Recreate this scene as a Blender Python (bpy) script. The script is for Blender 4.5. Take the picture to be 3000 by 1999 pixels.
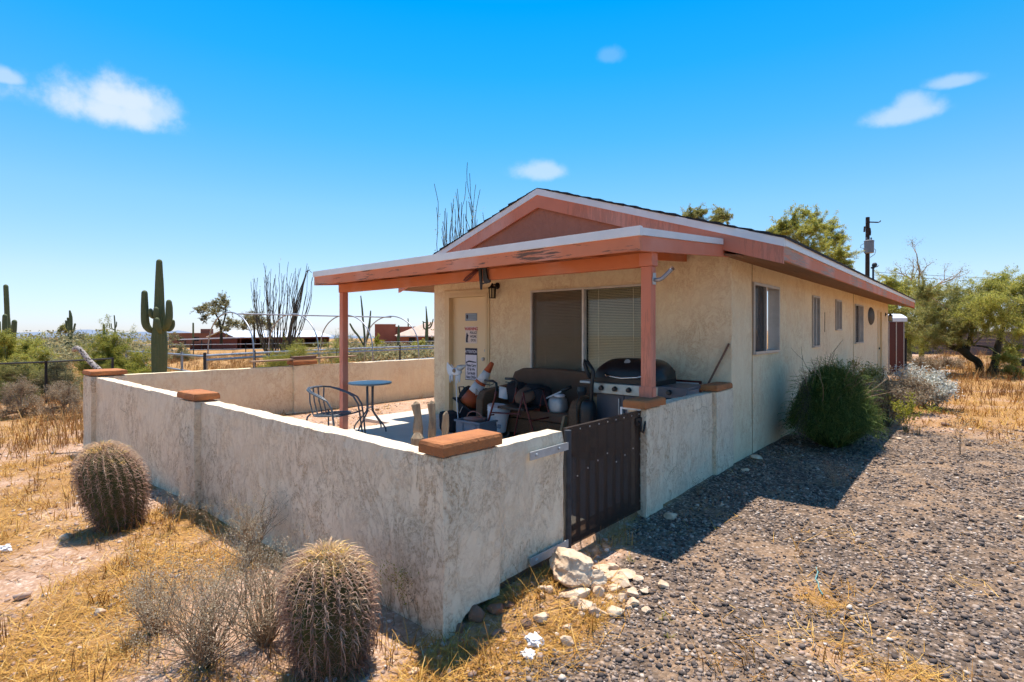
import bpy, bmesh, math, random
import numpy as np
from mathutils import Vector, Matrix, noise

for o in list(bpy.data.objects):
    bpy.data.objects.remove(o)
random.seed(7)
rng = np.random.default_rng(11)
scene = bpy.context.scene
COL = scene.collection
R = math.radians

# ------------------------------------------------------------------ camera
CAM = Vector((2.1095, -6.213, 1.447))
YAW = R(41.03)
VD = Vector((-math.sin(YAW), math.cos(YAW), 0))
RD = Vector((math.cos(YAW), math.sin(YAW), 0))
FPX = 1570.0
cd = bpy.data.cameras.new('camera')
cam = bpy.data.objects.new('camera', cd)
COL.objects.link(cam)
cam.location = CAM
cam.rotation_euler = (R(90), 0, YAW)
cd.sensor_width = 36
cd.lens = 36 * FPX / 3000
cd.shift_y = -30.5 / 3000
cd.clip_start = 0.05
cd.clip_end = 9000
scene.camera = cam

# ------------------------------------------------------------------ world, sun, exposure
SUNV = Vector((-0.205, 0.20, 1.0)).normalized()
world = bpy.data.worlds.new('World')
scene.world = world
world.use_nodes = True
wn = world.node_tree.nodes
wl = world.node_tree.links
wn.clear()
w_out = wn.new('ShaderNodeOutputWorld')
w_bg = wn.new('ShaderNodeBackground')
sky = wn.new('ShaderNodeTexSky')
sky.sky_type = 'NISHITA'
sky.sun_disc = False
sky.sun_elevation = math.asin(SUNV.z)
sky.sun_rotation = math.atan2(SUNV.x, SUNV.y)
sky.altitude = 600
sky.air_density = 1.0
sky.dust_density = 0.3
sky.ozone_density = 2.0
w_bg.inputs['Strength'].default_value = 0.10
tc = wn.new('ShaderNodeTexCoord')


def wmath(op, a, b=None, c=None, clamp=False):
    n = wn.new('ShaderNodeMath')
    n.operation = op
    n.use_clamp = clamp
    for i, q in enumerate((a, b, c)):
        if q is None:
            continue
        if isinstance(q, (int, float)):
            n.inputs[i].default_value = q
        else:
            wl.new(q, n.inputs[i])
    return n.outputs[0]


def wmix(fac, a, b, mode='MIX'):
    n = wn.new('ShaderNodeMix')
    n.data_type = 'RGBA'
    n.blend_type = mode
    for i, q in ((0, fac), (6, a), (7, b)):
        if isinstance(q, (int, float)):
            n.inputs[i].default_value = q
        elif isinstance(q, tuple):
            n.inputs[i].default_value = (*q, 1)
        else:
            wl.new(q, n.inputs[i])
    return n.outputs[2]


sep = wn.new('ShaderNodeSeparateXYZ')
wl.new(tc.outputs['Generated'], sep.inputs[0])
elev = sep.outputs[2]
tint = wn.new('ShaderNodeValToRGB')
wl.new(elev, tint.inputs[0])
SKYT = [(0.0, (0.58, 0.64, 0.88)), (0.03, (0.59, 0.66, 0.90)), (0.09, (0.66, 0.71, 0.79)), (0.21, (0.52, 0.80, 0.87)), (0.33, (0.22, 0.80, 0.95)),
        (0.43, (0.06, 0.79, 1.03)), (0.52, (0.0, 0.76, 1.10)), (0.75, (0.28, 0.82, 1.12)), (1.0, (0.48, 0.86, 1.08))]
cr = tint.color_ramp
cr.elements[0].position = SKYT[0][0]
cr.elements[0].color = (*SKYT[0][1], 1)
cr.elements[1].position = SKYT[-1][0]
cr.elements[1].color = (*SKYT[-1][1], 1)
for p_, c_ in SKYT[1:-1]:
    e_ = cr.elements.new(p_)
    e_.color = (*c_, 1)
skycol = wmix(1.0, sky.outputs[0], tint.outputs[0], 'MULTIPLY')


def direction(px, py):
    return (VD + RD * ((px - 1500) / FPX) + Vector((0, 0, (969 - py) / FPX))).normalized()


# small fair-weather clouds, placed by direction in the sky
nz = wn.new('ShaderNodeTexNoise')
nz.inputs['Scale'].default_value = 15
nz.inputs['Detail'].default_value = 8
nz.inputs['Roughness'].default_value = 0.6
wl.new(tc.outputs['Generated'], nz.inputs['Vector'])
CLOUDS = [(300, 325, 165, 54, 0.78, 0), (335, 290, 110, 60, 0.80, 0), (430, 335, 85, 44, 0.6, -.25), (4, 226, 48, 20, 0.5, 0),
          (2645, 338, 84, 32, 0.52, 0), (2668, 310, 46, 38, 0.5, 0), (2795, 240, 66, 20, 0.42, .1), (1590, 502, 95, 36, 0.5, 0.0),
          (1785, 165, 40, 26, 0.14, 0)]
cloudfac = 0.0
for px, py, sx, sy, op, tilt in CLOUDS:
    d = direction(px, py)
    t1 = d.cross(Vector((0, 0, 1))).normalized()
    t2 = t1.cross(d).normalized()
    a1 = (t1 * math.cos(tilt) - t2 * math.sin(tilt)) * (FPX / sx)
    a2 = (t2 * math.cos(tilt) + t1 * math.sin(tilt)) * (FPX / sy)
    dots = []
    for ax in (a1, a2):
        n = wn.new('ShaderNodeVectorMath')
        n.operation = 'DOT_PRODUCT'
        wl.new(tc.outputs['Generated'], n.inputs[0])
        n.inputs[1].default_value = ax
        dots.append(wmath('ADD', n.outputs['Value'], -ax.dot(d)))
    n = wn.new('ShaderNodeVectorMath')
    n.operation = 'DOT_PRODUCT'
    wl.new(tc.outputs['Generated'], n.inputs[0])
    n.inputs[1].default_value = d
    front = wmath('GREATER_THAN', n.outputs['Value'], 0.5)
    # flat base: squeeze the lower half
    low = wmath('MULTIPLY', wmath('MINIMUM', dots[1], 0.0), 1.5)
    vv = wmath('ADD', wmath('MAXIMUM', dots[1], 0.0), low)
    rr = wmath('SQRT', wmath('ADD', wmath('MULTIPLY', dots[0], dots[0]), wmath('MULTIPLY', vv, vv)))
    rr = wmath('ADD', rr, wmath('MULTIPLY', wmath('SUBTRACT', nz.outputs[0], 0.5), 1.7))
    m = wn.new('ShaderNodeMapRange')
    m.interpolation_type = 'SMOOTHERSTEP'
    wl.new(rr, m.inputs[0])
    m.inputs[1].default_value = 1.2
    m.inputs[2].default_value = 0.22
    m.inputs[3].default_value = 0
    m.inputs[4].default_value = op
    k = wmath('MULTIPLY', m.outputs[0], front)
    cloudfac = wmath('MAXIMUM', cloudfac, k) if not isinstance(cloudfac, float) else k
skycol = wmix(cloudfac, skycol, (4.2, 4.55, 5.4))
wl.new(skycol, w_bg.inputs['Color'])
wl.new(w_bg.outputs[0], w_out.inputs[0])

sd = bpy.data.lights.new('sun', 'SUN')
sd.energy = 3.7
sd.angle = R(0.53)
sd.color = (1.0, 0.94, 0.84)
sun = bpy.data.objects.new('sun', sd)
COL.objects.link(sun)
sun.rotation_euler = (-SUNV).to_track_quat('-Z', 'Y').to_euler()
sun.location = (0, 0, 30)
vs = scene.view_settings
vs.view_transform = 'Standard'
vs.look = 'None'
vs.exposure = 1.05
vs.gamma = 1
vs.use_curve_mapping = False
scene.render.engine = 'CYCLES'
scene.cycles.use_adaptive_sampling = True
scene.cycles.adaptive_threshold = 0.03
scene.cycles.max_bounces = 6
scene.cycles.diffuse_bounces = 4
scene.cycles.glossy_bounces = 3
scene.cycles.transparent_max_bounces = 10


# ------------------------------------------------------------------ placement helpers
def at(px, py, depth):
    return CAM + VD * depth + RD * ((px - 1500) / FPX * depth) + Vector((0, 0, (969 - py) / FPX * depth))


def sstep(a, b, x):
    t = min(1, max(0, (x - a) / (b - a)))
    return t * t * (3 - 2 * t)


def inside_court(x, y):
    return -7.80 < x < -0.07 and -4.26 < y < 13.5


def zbase(x, y):
    z = -0.075
    if x < 0:
        z -= 0.023 * min(-x, 9.0) + 0.0165 * max(0.0, -x - 9.0)
    z -= 0.02 * min(max(-y, 0), 6)
    return z


def zg(x, y):
    """height of the ground"""
    if inside_court(x, y):
        z = -0.035 - 0.03 * max(0.0, -x - 4.6)
        z += 0.008 * noise.noise(Vector((x * 1.7, y * 1.7, 3)))
        return z
    z = zbase(x, y)
    d = math.hypot(x - CAM.x, y - CAM.y)
    z += 0.025 * noise.noise(Vector((x * .55, y * .55, 0))) * sstep(0.3, 2.0, max(abs(x), 0.4))
    z += 0.012 * noise.noise(Vector((x * 2.6, y * 2.6, 5)))
    if d > 25:
        z += min((d - 25) * 0.012, 2.5) * noise.noise(Vector((x * .021, y * .021, 9)))
    # soil washed out under the corner pillar
    z += 0.085 * math.exp(-((x - 0.12) ** 2 / 0.05 + (y + 3.75) ** 2 / 0.16))
    return z


def G(px, py):
    """point on the ground seen at a photo position"""
    z = -0.1
    for _ in range(12):
        t = FPX * (CAM.z - z) / max(py - 969, 4)
        p = at(px, py, t)
        z = zg(p.x, p.y)
    return Vector((p.x, p.y, z))


def gd(px, depth):
    p = at(px, 969, depth)
    return Vector((p.x, p.y, zg(p.x, p.y)))


# ------------------------------------------------------------------ mesh helpers
ORG = {}


def link_mesh(name, me, mat, parent=None, smooth=False):
    o = bpy.data.objects.new(name, me)
    COL.objects.link(o)
    if mat is not None:
        me.materials.append(mat)
    if smooth:
        me.polygons.foreach_set('use_smooth', [True] * len(me.polygons))
    if parent is not None:
        o.parent = parent
        ORG[o.name] = ORG.get(parent.name, Vector((0, 0, 0)))
    return o


def tag(o, label, cat, group=None, kind=None):
    if label:
        o['label'] = label
    if cat:
        o['category'] = cat
    if group:
        o['group'] = group
    if kind:
        o['kind'] = kind
    return o


def thing(name, label, cat, loc=(0, 0, 0), group=None, local=False):
    o = bpy.data.objects.new(name, None)
    o.empty_display_size = 0.1
    COL.objects.link(o)
    o.location = loc
    ORG[o.name] = Vector((0, 0, 0)) if local else Vector(loc)
    return tag(o, label, cat, group)


class MB:
    def __init__(s):
        s.v = []
        s.f = []

    def add(s, vs_, fs_):
        b = len(s.v)
        s.v.extend(Vector(q) for q in vs_)
        s.f.extend(tuple(b + i for i in f) for f in fs_)
        return s

    def box(s, x0, x1, y0, y1, z0, z1, M=None):
        vs_ = [Vector((x, y, z)) for z in (z0, z1) for y in (y0, y1) for x in (x0, x1)]
        if M is not None:
            vs_ = [M @ q for q in vs_]
        return s.add(vs_, [(0, 2, 3, 1), (4, 5, 7, 6), (0, 1, 5, 4), (2, 6, 7, 3), (0, 4, 6, 2), (1, 3, 7, 5)])

    def cbox(s, c, sx, sy, sz, rz=0, rx=0, ry=0):
        M = Matrix.Translation(c) @ Matrix.Rotation(rz, 4, 'Z') @ Matrix.Rotation(ry, 4, 'Y') @ Matrix.Rotation(rx, 4, 'X')
        return s.box(-sx / 2, sx / 2, -sy / 2, sy / 2, -sz / 2, sz / 2, M)

    def bar(s, p, q, w, h, up=(0, 0, 1)):
        p = Vector(p)
        q = Vector(q)
        d = (q - p).normalized()
        u = Vector(up)
        if abs(d.dot(u)) > .98:
            u = Vector((1, 0, 0))
        a = d.cross(u).normalized() * (w / 2)
        b = a.cross(d).normalized() * (h / 2)
        vs_ = [p - a - b, p + a - b, p + a + b, p - a + b, q - a - b, q + a - b, q + a + b, q - a + b]
        return s.add(vs_, [(0, 1, 2, 3), (7, 6, 5, 4), (0, 4, 5, 1), (1, 5, 6, 2), (2, 6, 7, 3), (3, 7, 4, 0)])

    def tube(s, pts, rad, n=8, cap=True, ribs=0, depth=0.0):
        pts = [Vector(p) for p in pts]
        if isinstance(rad, (int, float)):
            rad = [rad] * len(pts)
        vs_ = []
        fs_ = []
        prev = None
        for i, p in enumerate(pts):
            d = (pts[min(i + 1, len(pts) - 1)] - pts[max(i - 1, 0)])
            if d.length < 1e-9:
                d = Vector((0, 0, 1))
            d.normalize()
            if prev is None:
                u = Vector((1, 0, 0)) if abs(d.x) < .9 else Vector((0, 1, 0))
            else:
                u = prev
            u = (u - d * u.dot(d)).normalized()
            prev = u
            w = d.cross(u)
            for k in range(n):
                a = 2 * math.pi * k / n
                rr = rad[i]
                if ribs:
                    rr *= 1 - depth * (0.5 - 0.5 * math.cos(a * ribs)) ** 1.0
                vs_.append(p + (u * math.cos(a) + w * math.sin(a)) * rr)
        for i in range(len(pts) - 1):
            for k in range(n):
                k2 = (k + 1) % n
                fs_.append((i * n + k, i * n + k2, (i + 1) * n + k2, (i + 1) * n + k))
        if cap:
            fs_.append(tuple(range(n))[::-1])
            fs_.append(tuple((len(pts) - 1) * n + k for k in range(n)))
        return s.add(vs_, fs_)

    def lathe(s, prof, n=24, M=None):
        """profile of (radius, z)"""
        vs_ = []
        fs_ = []
        for r_, z_ in prof:
            for k in range(n):
                a = 2 * math.pi * k / n
                q = Vector((r_ * math.cos(a), r_ * math.sin(a), z_))
                vs_.append(M @ q if M is not None else q)
        for i in range(len(prof) - 1):
            for k in range(n):
                k2 = (k + 1) % n
                fs_.append((i * n + k, i * n + k2, (i + 1) * n + k2, (i + 1) * n + k))
        fs_.append(tuple(range(n))[::-1])
        fs_.append(tuple((len(prof) - 1) * n + k for k in range(n)))
        return s.add(vs_, fs_)

    def prism(s, poly, a0, a1, axis='Y', M=None):
        """poly of (u,w): axis Y -> (x,z), axis X -> (y,z), axis Z -> (x,y)"""
        def mk(u, w, a):
            q = {'Y': Vector((u, a, w)), 'X': Vector((a, u, w)), 'Z': Vector((u, w, a))}[axis]
            return M @ q if M is not None else q
        n = len(poly)
        vs_ = [mk(u, w, a0) for u, w in poly] + [mk(u, w, a1) for u, w in poly]
        fs_ = [tuple(range(n)), tuple(range(n, 2 * n))[::-1]]
        fs_ += [(i, n + i, n + (i + 1) % n, (i + 1) % n) for i in range(n)]
        return s.add(vs_, fs_)

    def quad(s, a, b, c, d):
        return s.add([a, b, c, d], [(0, 1, 2, 3)])

    def build(s, name, mat, parent=None, smooth=False, bevel=0.0, seg=2, fix=True):
        off = ORG.get(parent.name, Vector((0, 0, 0))) if parent is not None else Vector((0, 0, 0))
        me = bpy.data.meshes.new(name)
        me.from_pydata([tuple(q - off) for q in s.v], [], s.f)
        if bevel or fix:
            bm = bmesh.new()
            bm.from_mesh(me)
            if fix:
                bmesh.ops.recalc_face_normals(bm, faces=bm.faces)
            if bevel:
                es = [e for e in bm.edges if len(e.link_faces) == 2 and e.calc_face_angle(0) > 0.6]
                bmesh.ops.bevel(bm, geom=es, offset=bevel, segments=seg, profile=0.6, affect='EDGES', clamp_overlap=True)
            bm.to_mesh(me)
            bm.free()
        return link_mesh(name, me, mat, parent, smooth)

    def top(s, name, mat, label, cat, loc, group=None, smooth=False, bevel=0.0):
        """a top-level thing that is one mesh, its origin at loc"""
        ORG['_tmp'] = Vector(loc)

        class P:
            name = '_tmp'
        off = Vector(loc)
        for q in s.v:
            q -= off
        o = s.build(name, mat, None, smooth, bevel)
        o.location = loc
        return tag(o, label, cat, group)


def fast_mesh(name, V, F, mat, parent=None, rnd=None, smooth=False, loc=None):
    """V (n,3) world coordinates, F (m,k)"""
    V = np.asarray(V, np.float32)
    F = np.asarray(F, np.int32)
    if parent is not None:
        V = V - np.array(ORG.get(parent.name, Vector((0, 0, 0))), np.float32)
    elif loc is not None:
        V = V - np.array(loc, np.float32)
    me = bpy.data.meshes.new(name)
    m, k = F.shape
    me.vertices.add(len(V))
    me.vertices.foreach_set('co', V.ravel())
    me.loops.add(m * k)
    me.loops.foreach_set('vertex_index', F.ravel())
    me.polygons.add(m)
    me.polygons.foreach_set('loop_start', np.arange(0, m * k, k, dtype=np.int32))
    me.polygons.foreach_set('loop_total', np.full(m, k, np.int32))
    if smooth:
        me.polygons.foreach_set('use_smooth', np.ones(m, bool))
    if rnd is not None:
        a = me.attributes.new('rnd', 'FLOAT', 'POINT')
        a.data.foreach_set('value', np.asarray(rnd, np.float32))
    me.update(calc_edges=True)
    o = link_mesh(name, me, mat, parent)
    if loc is not None and parent is None:
        o.location = loc
    return o


def rotmats(n, tilt=math.pi, r=None):
    """random rotations (n,3,3): spin about z, then tilt"""
    r = r or rng
    a = r.uniform(0, 2 * np.pi, n)
    b = r.uniform(-tilt, tilt, n)
    c = r.uniform(0, 2 * np.pi, n)
    def rz(t):
        M = np.zeros((n, 3, 3)); M[:, 0, 0] = np.cos(t); M[:, 0, 1] = -np.sin(t); M[:, 1, 0] = np.sin(t); M[:, 1, 1] = np.cos(t); M[:, 2, 2] = 1
        return M
    Mx = np.zeros((n, 3, 3)); Mx[:, 0, 0] = 1; Mx[:, 1, 1] = np.cos(b); Mx[:, 1, 2] = -np.sin(b); Mx[:, 2, 1] = np.sin(b); Mx[:, 2, 2] = np.cos(b)
    return rz(a) @ Mx @ rz(c)


def replicate(protos, pos, scale, tilt, r=None):
    """copies of small meshes -> V, F, rnd"""
    r = r or rng
    pos = np.asarray(pos)
    n = len(pos)
    pick = r.integers(0, len(protos), n)
    Rm = rotmats(n, tilt, r)
    scale = np.asarray(scale)
    if scale.ndim == 1:
        scale = np.repeat(scale[:, None], 3, 1)
    Vs, Fs, Rs = [], [], []
    base = 0
    rn = r.uniform(0, 1, n)
    for k, (pv, pf) in enumerate(protos):
        ix = np.nonzero(pick == k)[0]
        if not len(ix):
            continue
        v = pv[None, :, :] * scale[ix][:, None, :]
        v = np.einsum('nij,nkj->nki', Rm[ix], v) + pos[ix][:, None, :]
        f = pf[None, :, :] + (np.arange(len(ix)) * len(pv))[:, None, None] + base
        Vs.append(v.reshape(-1, 3))
        Fs.append(f.reshape(-1, pf.shape[1]))
        Rs.append(np.repeat(rn[ix], len(pv)))
        base += len(ix) * len(pv)
    return np.concatenate(Vs), np.concatenate(Fs), np.concatenate(Rs)


def segs_mesh(S, sides=3):
    """S: list of (p, q, r0, r1) -> prism mesh"""
    P0 = np.array([s[0] for s in S], float)
    P1 = np.array([s[1] for s in S], float)
    r0 = np.array([s[2] for s in S], float)
    r1 = np.array([s[3] for s in S], float)
    d = P1 - P0
    d /= np.maximum(np.linalg.norm(d, axis=1, keepdims=True), 1e-9)
    u = np.where(np.abs(d[:, 2:3]) < .9, np.array([[0, 0, 1.]]), np.array([[1., 0, 0]]))
    a = np.cross(d, u)
    a /= np.linalg.norm(a, axis=1, keepdims=True)
    b = np.cross(d, a)
    n = len(S)
    V = np.zeros((n, 2 * sides, 3))
    for k in range(sides):
        t = 2 * np.pi * k / sides
        o = a * np.cos(t) + b * np.sin(t)
        V[:, k] = P0 + o * r0[:, None]
        V[:, sides + k] = P1 + o * r1[:, None]
    F = np.array([(k, (k + 1) % sides, sides + (k + 1) % sides, sides + k) for k in range(sides)])
    F = F[None] + (np.arange(n) * 2 * sides)[:, None, None]
    return V.reshape(-1, 3), F.reshape(-1, 4)


def leaf_quads(C, size, aspect=2.2, r=None, droop=0.0):
    """small leaf faces at centres C"""
    r = r or rng
    C = np.asarray(C, float)
    n = len(C)
    L = r.uniform(.6, 1.3, n) * size
    Rm = rotmats(n, math.pi, r)
    q = np.array([[-.5, 0, 0], [0, -.5 / aspect, .06], [.5, 0, 0], [0, .5 / aspect, .06]])
    V = q[None] * L[:, None, None]
    V = np.einsum('nij,nkj->nki', Rm, V) + C[:, None, :]
    F = np.arange(n * 4).reshape(n, 4)
    return V.reshape(-1, 3), F, np.repeat(r.uniform(0, 1, n), 4)


# ------------------------------------------------------------------ materials
class NT:
    def __init__(s, name):
        s.m = bpy.data.materials.new(name)
        s.m.use_nodes = True
        s.t = s.m.node_tree
        s.b = s.t.nodes['Principled BSDF']
        s.out = s.t.nodes['Material Output']
        s._tc = None

    def n(s, k, **kw):
        q = s.t.nodes.new(k)
        for a, v in kw.items():
            setattr(q, a, v)
        return q

    def l(s, a, b):
        s.t.links.new(a, b)

    def put(s, sock, v):
        if isinstance(v, (int, float)):
            sock.default_value = v
        elif isinstance(v, (tuple, list)):
            if len(v) == 3 and sock.type == 'RGBA':
                sock.default_value = (*v, 1)
            else:
                sock.default_value = v
        else:
            s.l(v, sock)

    def co(s, which='Object'):
        if s._tc is None:
            s._tc = s.n('ShaderNodeTexCoord')
        return s._tc.outputs[which]

    def pos(s):
        return s.n('ShaderNodeNewGeometry').outputs['Position']

    def map(s, v, scale=(1, 1, 1), loc=(0, 0, 0)):
        q = s.n('ShaderNodeMapping')
        s.l(v, q.inputs[0])
        q.inputs['Scale'].default_value = scale
        q.inputs['Location'].default_value = loc
        return q.outputs[0]

    def noise(s, v, scale, detail=4, rough=.55, dist=0.0):
        q = s.n('ShaderNodeTexNoise')
        s.l(v, q.inputs['Vector'])
        q.inputs['Scale'].default_value = scale
        q.inputs['Detail'].default_value = detail
        q.inputs['Roughness'].default_value = rough
        q.inputs['Distortion'].default_value = dist
        return q.outputs[0]

    def vor(s, v, scale, feature='F1', out='Distance', rand=1.0):
        q = s.n('ShaderNodeTexVoronoi')
        q.feature = feature
        s.l(v, q.inputs['Vector'])
        q.inputs['Scale'].default_value = scale
        q.inputs['Randomness'].default_value = rand
        return q.outputs[out]

    def ramp(s, f, stops, interp='LINEAR'):
        q = s.n('ShaderNodeValToRGB')
        q.color_ramp.interpolation = interp
        e = q.color_ramp.elements
        def c4(c):
            return (c, c, c, 1) if isinstance(c, (int, float)) else (*c, 1)
        e[0].position, e[0].color = stops[0][0], c4(stops[0][1])
        e[1].position, e[1].color = stops[-1][0], c4(stops[-1][1])
        for p, c in stops[1:-1]:
            x = e.new(p)
            x.color = c4(c)
        s.put(q.inputs[0], f)
        return q.outputs[0]

    def mix(s, f, a, b, mode='MIX'):
        q = s.n('ShaderNodeMix', data_type='RGBA', blend_type=mode)
        s.put(q.inputs[0], f)
        s.put(q.inputs[6], a)
        s.put(q.inputs[7], b)
        return q.outputs[2]

    def math(s, op, a, b=0.0, clamp=False):
        q = s.n('ShaderNodeMath', operation=op, use_clamp=clamp)
        s.put(q.inputs[0], a)
        s.put(q.inputs[1], b)
        return q.outputs[0]

    def sep(s, v):
        q = s.n('ShaderNodeSeparateXYZ')
        s.l(v, q.inputs[0])
        return q.outputs

    def attr(s, name):
        q = s.n('ShaderNodeAttribute')
        q.attribute_name = name
        return q.outputs['Fac']

    def bump(s, h, strength=.4, dist=.01, normal=None):
        q = s.n('ShaderNodeBump')
        q.inputs['Strength'].default_value = strength
        q.inputs['Distance'].default_value = dist
        s.l(h, q.inputs['Height'])
        if normal is not None:
            s.l(normal, q.inputs['Normal'])
        s.l(q.outputs[0], s.b.inputs['Normal'])
        return q.outputs[0]

    def fin(s, col=None, rough=.8, metal=0.0, spec=.3):
        if col is not None:
            s.put(s.b.inputs['Base Color'], col)
        s.put(s.b.inputs['Roughness'], rough)
        s.put(s.b.inputs['Metallic'], metal)
        s.put(s.b.inputs['Specular IOR Level'], spec)
        return s.m


def plain(name, c, c2=None, scale=8, rough=.6, metal=0.0, bump=0.0, bs=40, bd=.004, stretch=(1, 1, 1), spec=.35):
    t = NT(name)
    v = t.map(t.co(), stretch)
    c2 = c2 or tuple(q * .72 for q in c)
    f = t.noise(v, scale, 5, .6)
    col = t.ramp(f, [(.3, c2), (.7, c)])
    rg = t.math('ADD', t.math('MULTIPLY', f, .2), rough - .1)
    if bump:
        t.bump(t.noise(v, bs, 4, .6), bump, bd)
    return t.fin(col, rg, metal, spec)


def stucco(name, c, crust, stain, crust_amt=.5, sc=1.0, streak=.45, crack=.0):
    t = NT(name)
    p = t.pos()
    big = t.noise(p, 1.1, 4, .6)
    base = t.mix(t.ramp(big, [(.3, 0.0), (.72, 1.0)]), tuple(q * .93 for q in c), tuple(min(.9, q * 1.05) for q in c))
    # skip-trowel coat: smooth islands, broken dirty edges between them
    wv = t.map(p, (1, 1, .6))
    n1 = t.noise(wv, 6.5 * sc, 10, .72, .6)
    n2 = t.noise(t.map(p, (1, 1, .8), (7, 3, 1)), 12 * sc, 7, .68, 1.0)
    fine = t.noise(p, 48 * sc, 5, .75)
    lace = t.ramp(n1, [(.44, 0.0), (.485, 1.0), (.51, .45), (.56, 0.0)])
    lace2 = t.ramp(n2, [(.47, 0.0), (.50, 1.0), (.53, 0.0)])
    lace = t.math('MAXIMUM', lace, t.math('MULTIPLY', lace2, .7))
    lace = t.math('MULTIPLY', lace, t.ramp(fine, [(.38, 0.0), (.54, 1.0)]))
    lace = t.math('MULTIPLY', lace, t.ramp(t.noise(p, 1.5, 3, .5), [(.36, .25), (.60, 1.0)]))
    col = t.mix(t.math('MULTIPLY', lace, crust_amt), base, crust)
    ck = t.vor(t.mix(.10, p, t.n('ShaderNodeTexNoise').outputs[1]), 1.7, 'DISTANCE_TO_EDGE')
    ck = t.math('MULTIPLY', t.ramp(ck, [(.002, 1.0), (.006, 0.0)]), t.ramp(t.noise(p, 2.2, 4, .6), [(.52, 0.0), (.60, crack)]))
    col = t.mix(ck, col, tuple(q * .5 for q in crust))
    # rain streaks
    sv = t.map(p, (11, 11, .9))
    st = t.ramp(t.noise(sv, 1.0, 6, .65), [(.50, 0.0), (.70, 1.0)])
    st = t.math('MULTIPLY', st, t.ramp(t.noise(p, .9, 2, .5), [(.40, .15), (.62, 1.0)]))
    col = t.mix(t.math('MULTIPLY', st, streak), col, stain)
    # fine mottling
    mot = t.noise(p, 24 * sc, 6, .72)
    col = t.mix(t.ramp(mot, [(.36, .30), (.56, 0.0)]), col, tuple(q * w for q, w in zip(c, (.82, .77, .72))))
    h1 = t.noise(p, 30 * sc, 6, .7, .8)
    h = t.math('ADD', t.math('MULTIPLY', h1, .35), t.ramp(n1, [(.42, 0.0), (.54, .7)]))
    h = t.math('SUBTRACT', h, t.math('MULTIPLY', lace, .5))
    t.bump(h, .55, .012)
    return t.fin(col, .93, 0, .15)


def painted_wood(name, c, wood, amt=.5, grain=(1, 1, 1), chalk=(.7, .45, .38)):
    """pink paint, flaking along the grain; wood shows through"""
    t = NT(name)
    p = t.pos()
    g = t.map(p, grain)
    f = t.noise(p, 3, 4, .6)
    base = t.mix(f, tuple(q * .86 for q in c), tuple(min(1, q * 1.1) for q in c))
    fade = t.ramp(t.noise(p, 1.3, 3, .5), [(.48, 0.0), (.75, .5)])
    base = t.mix(fade, base, chalk)
    pl = t.noise(g, 9, 7, .7)
    where = t.ramp(t.noise(p, 1.15, 2, .5), [(.44, 0.0), (.58, .17)])
    pk = t.math('ADD', pl, where)
    flake = t.ramp(pk, [(.66 - .05 * amt, 0.0), (.68 - .05 * amt, 1.0)])
    flake = t.math('MULTIPLY', flake, amt, True)
    woodc = t.mix(t.noise(g, 30, 4, .6), tuple(q * .35 for q in wood), wood)
    col = t.mix(flake, base, woodc)
    h = t.math('SUBTRACT', t.math('MULTIPLY', t.noise(g, 26, 5, .6), .4), flake)
    t.bump(h, .45, .004)
    return t.fin(col, .72, 0, .3)


def leafmat(name, a, b, c=None, trans=.35):
    t = NT(name)
    r_ = t.attr('rnd')
    stops = [(0.0, a), (1.0, b)] if c is None else [(0.0, a), (.55, b), (1.0, c)]
    col = t.ramp(r_, stops)
    m = t.fin(col, .65, 0, .25)
    tr = t.n('ShaderNodeBsdfTranslucent')
    t.l(col, tr.inputs[0])
    mx = t.n('ShaderNodeMixShader')
    mx.inputs[0].default_value = trans
    t.l(t.b.outputs[0], mx.inputs[1])
    t.l(tr.outputs[0], mx.inputs[2])
    t.l(mx.outputs[0], t.out.inputs[0])
    return m


def rndmat(name, stops, rough=.85, bump=0, bs=60, spec=.2):
    t = NT(name)
    r_ = t.attr('rnd')
    col = t.ramp(r_, stops)
    col = t.mix(.25, col, t.mix(t.noise(t.co(), 30, 3, .6), (.35, .35, .35), (1, 1, 1)), 'MULTIPLY')
    if bump:
        t.bump(t.noise(t.co(), bs, 4, .6), bump, .004)
    return t.fin(col, rough, 0, spec)


def glassmat(name, tintc=(.92, .95, .95), rough=0.02, refl=.4):
    t = NT(name)
    tr = t.n('ShaderNodeBsdfTransparent')
    tr.inputs[0].default_value = (*tintc, 1)
    gl = t.n('ShaderNodeBsdfGlossy')
    gl.inputs[0].default_value = (1, 1, 1, 1)
    gl.inputs['Roughness'].default_value = rough
    fr = t.n('ShaderNodeFresnel')
    fr.inputs[0].default_value = 1.52
    f2 = t.math('ADD', t.math('MULTIPLY', fr.outputs[0], refl), .0, True)
    mx = t.n('ShaderNodeMixShader')
    t.l(f2, mx.inputs[0])
    t.l(tr.outputs[0], mx.inputs[1])
    t.l(gl.outputs[0], mx.inputs[2])
    t.l(mx.outputs[0], t.out.inputs[0])
    return t.m


def screenmat(name, c, opacity, rough=.6, pattern=None):
    """fine woven or punched sheet: partly open"""
    t = NT(name)
    t.fin(c, rough, 0, .4)
    tr = t.n('ShaderNodeBsdfTransparent')
    mx = t.n('ShaderNodeMixShader')
    mx.inputs[0].default_value = opacity
    t.l(tr.outputs[0], mx.inputs[1])
    t.l(t.b.outputs[0], mx.inputs[2])
    t.l(mx.outputs[0], t.out.inputs[0])
    return t.m


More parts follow.
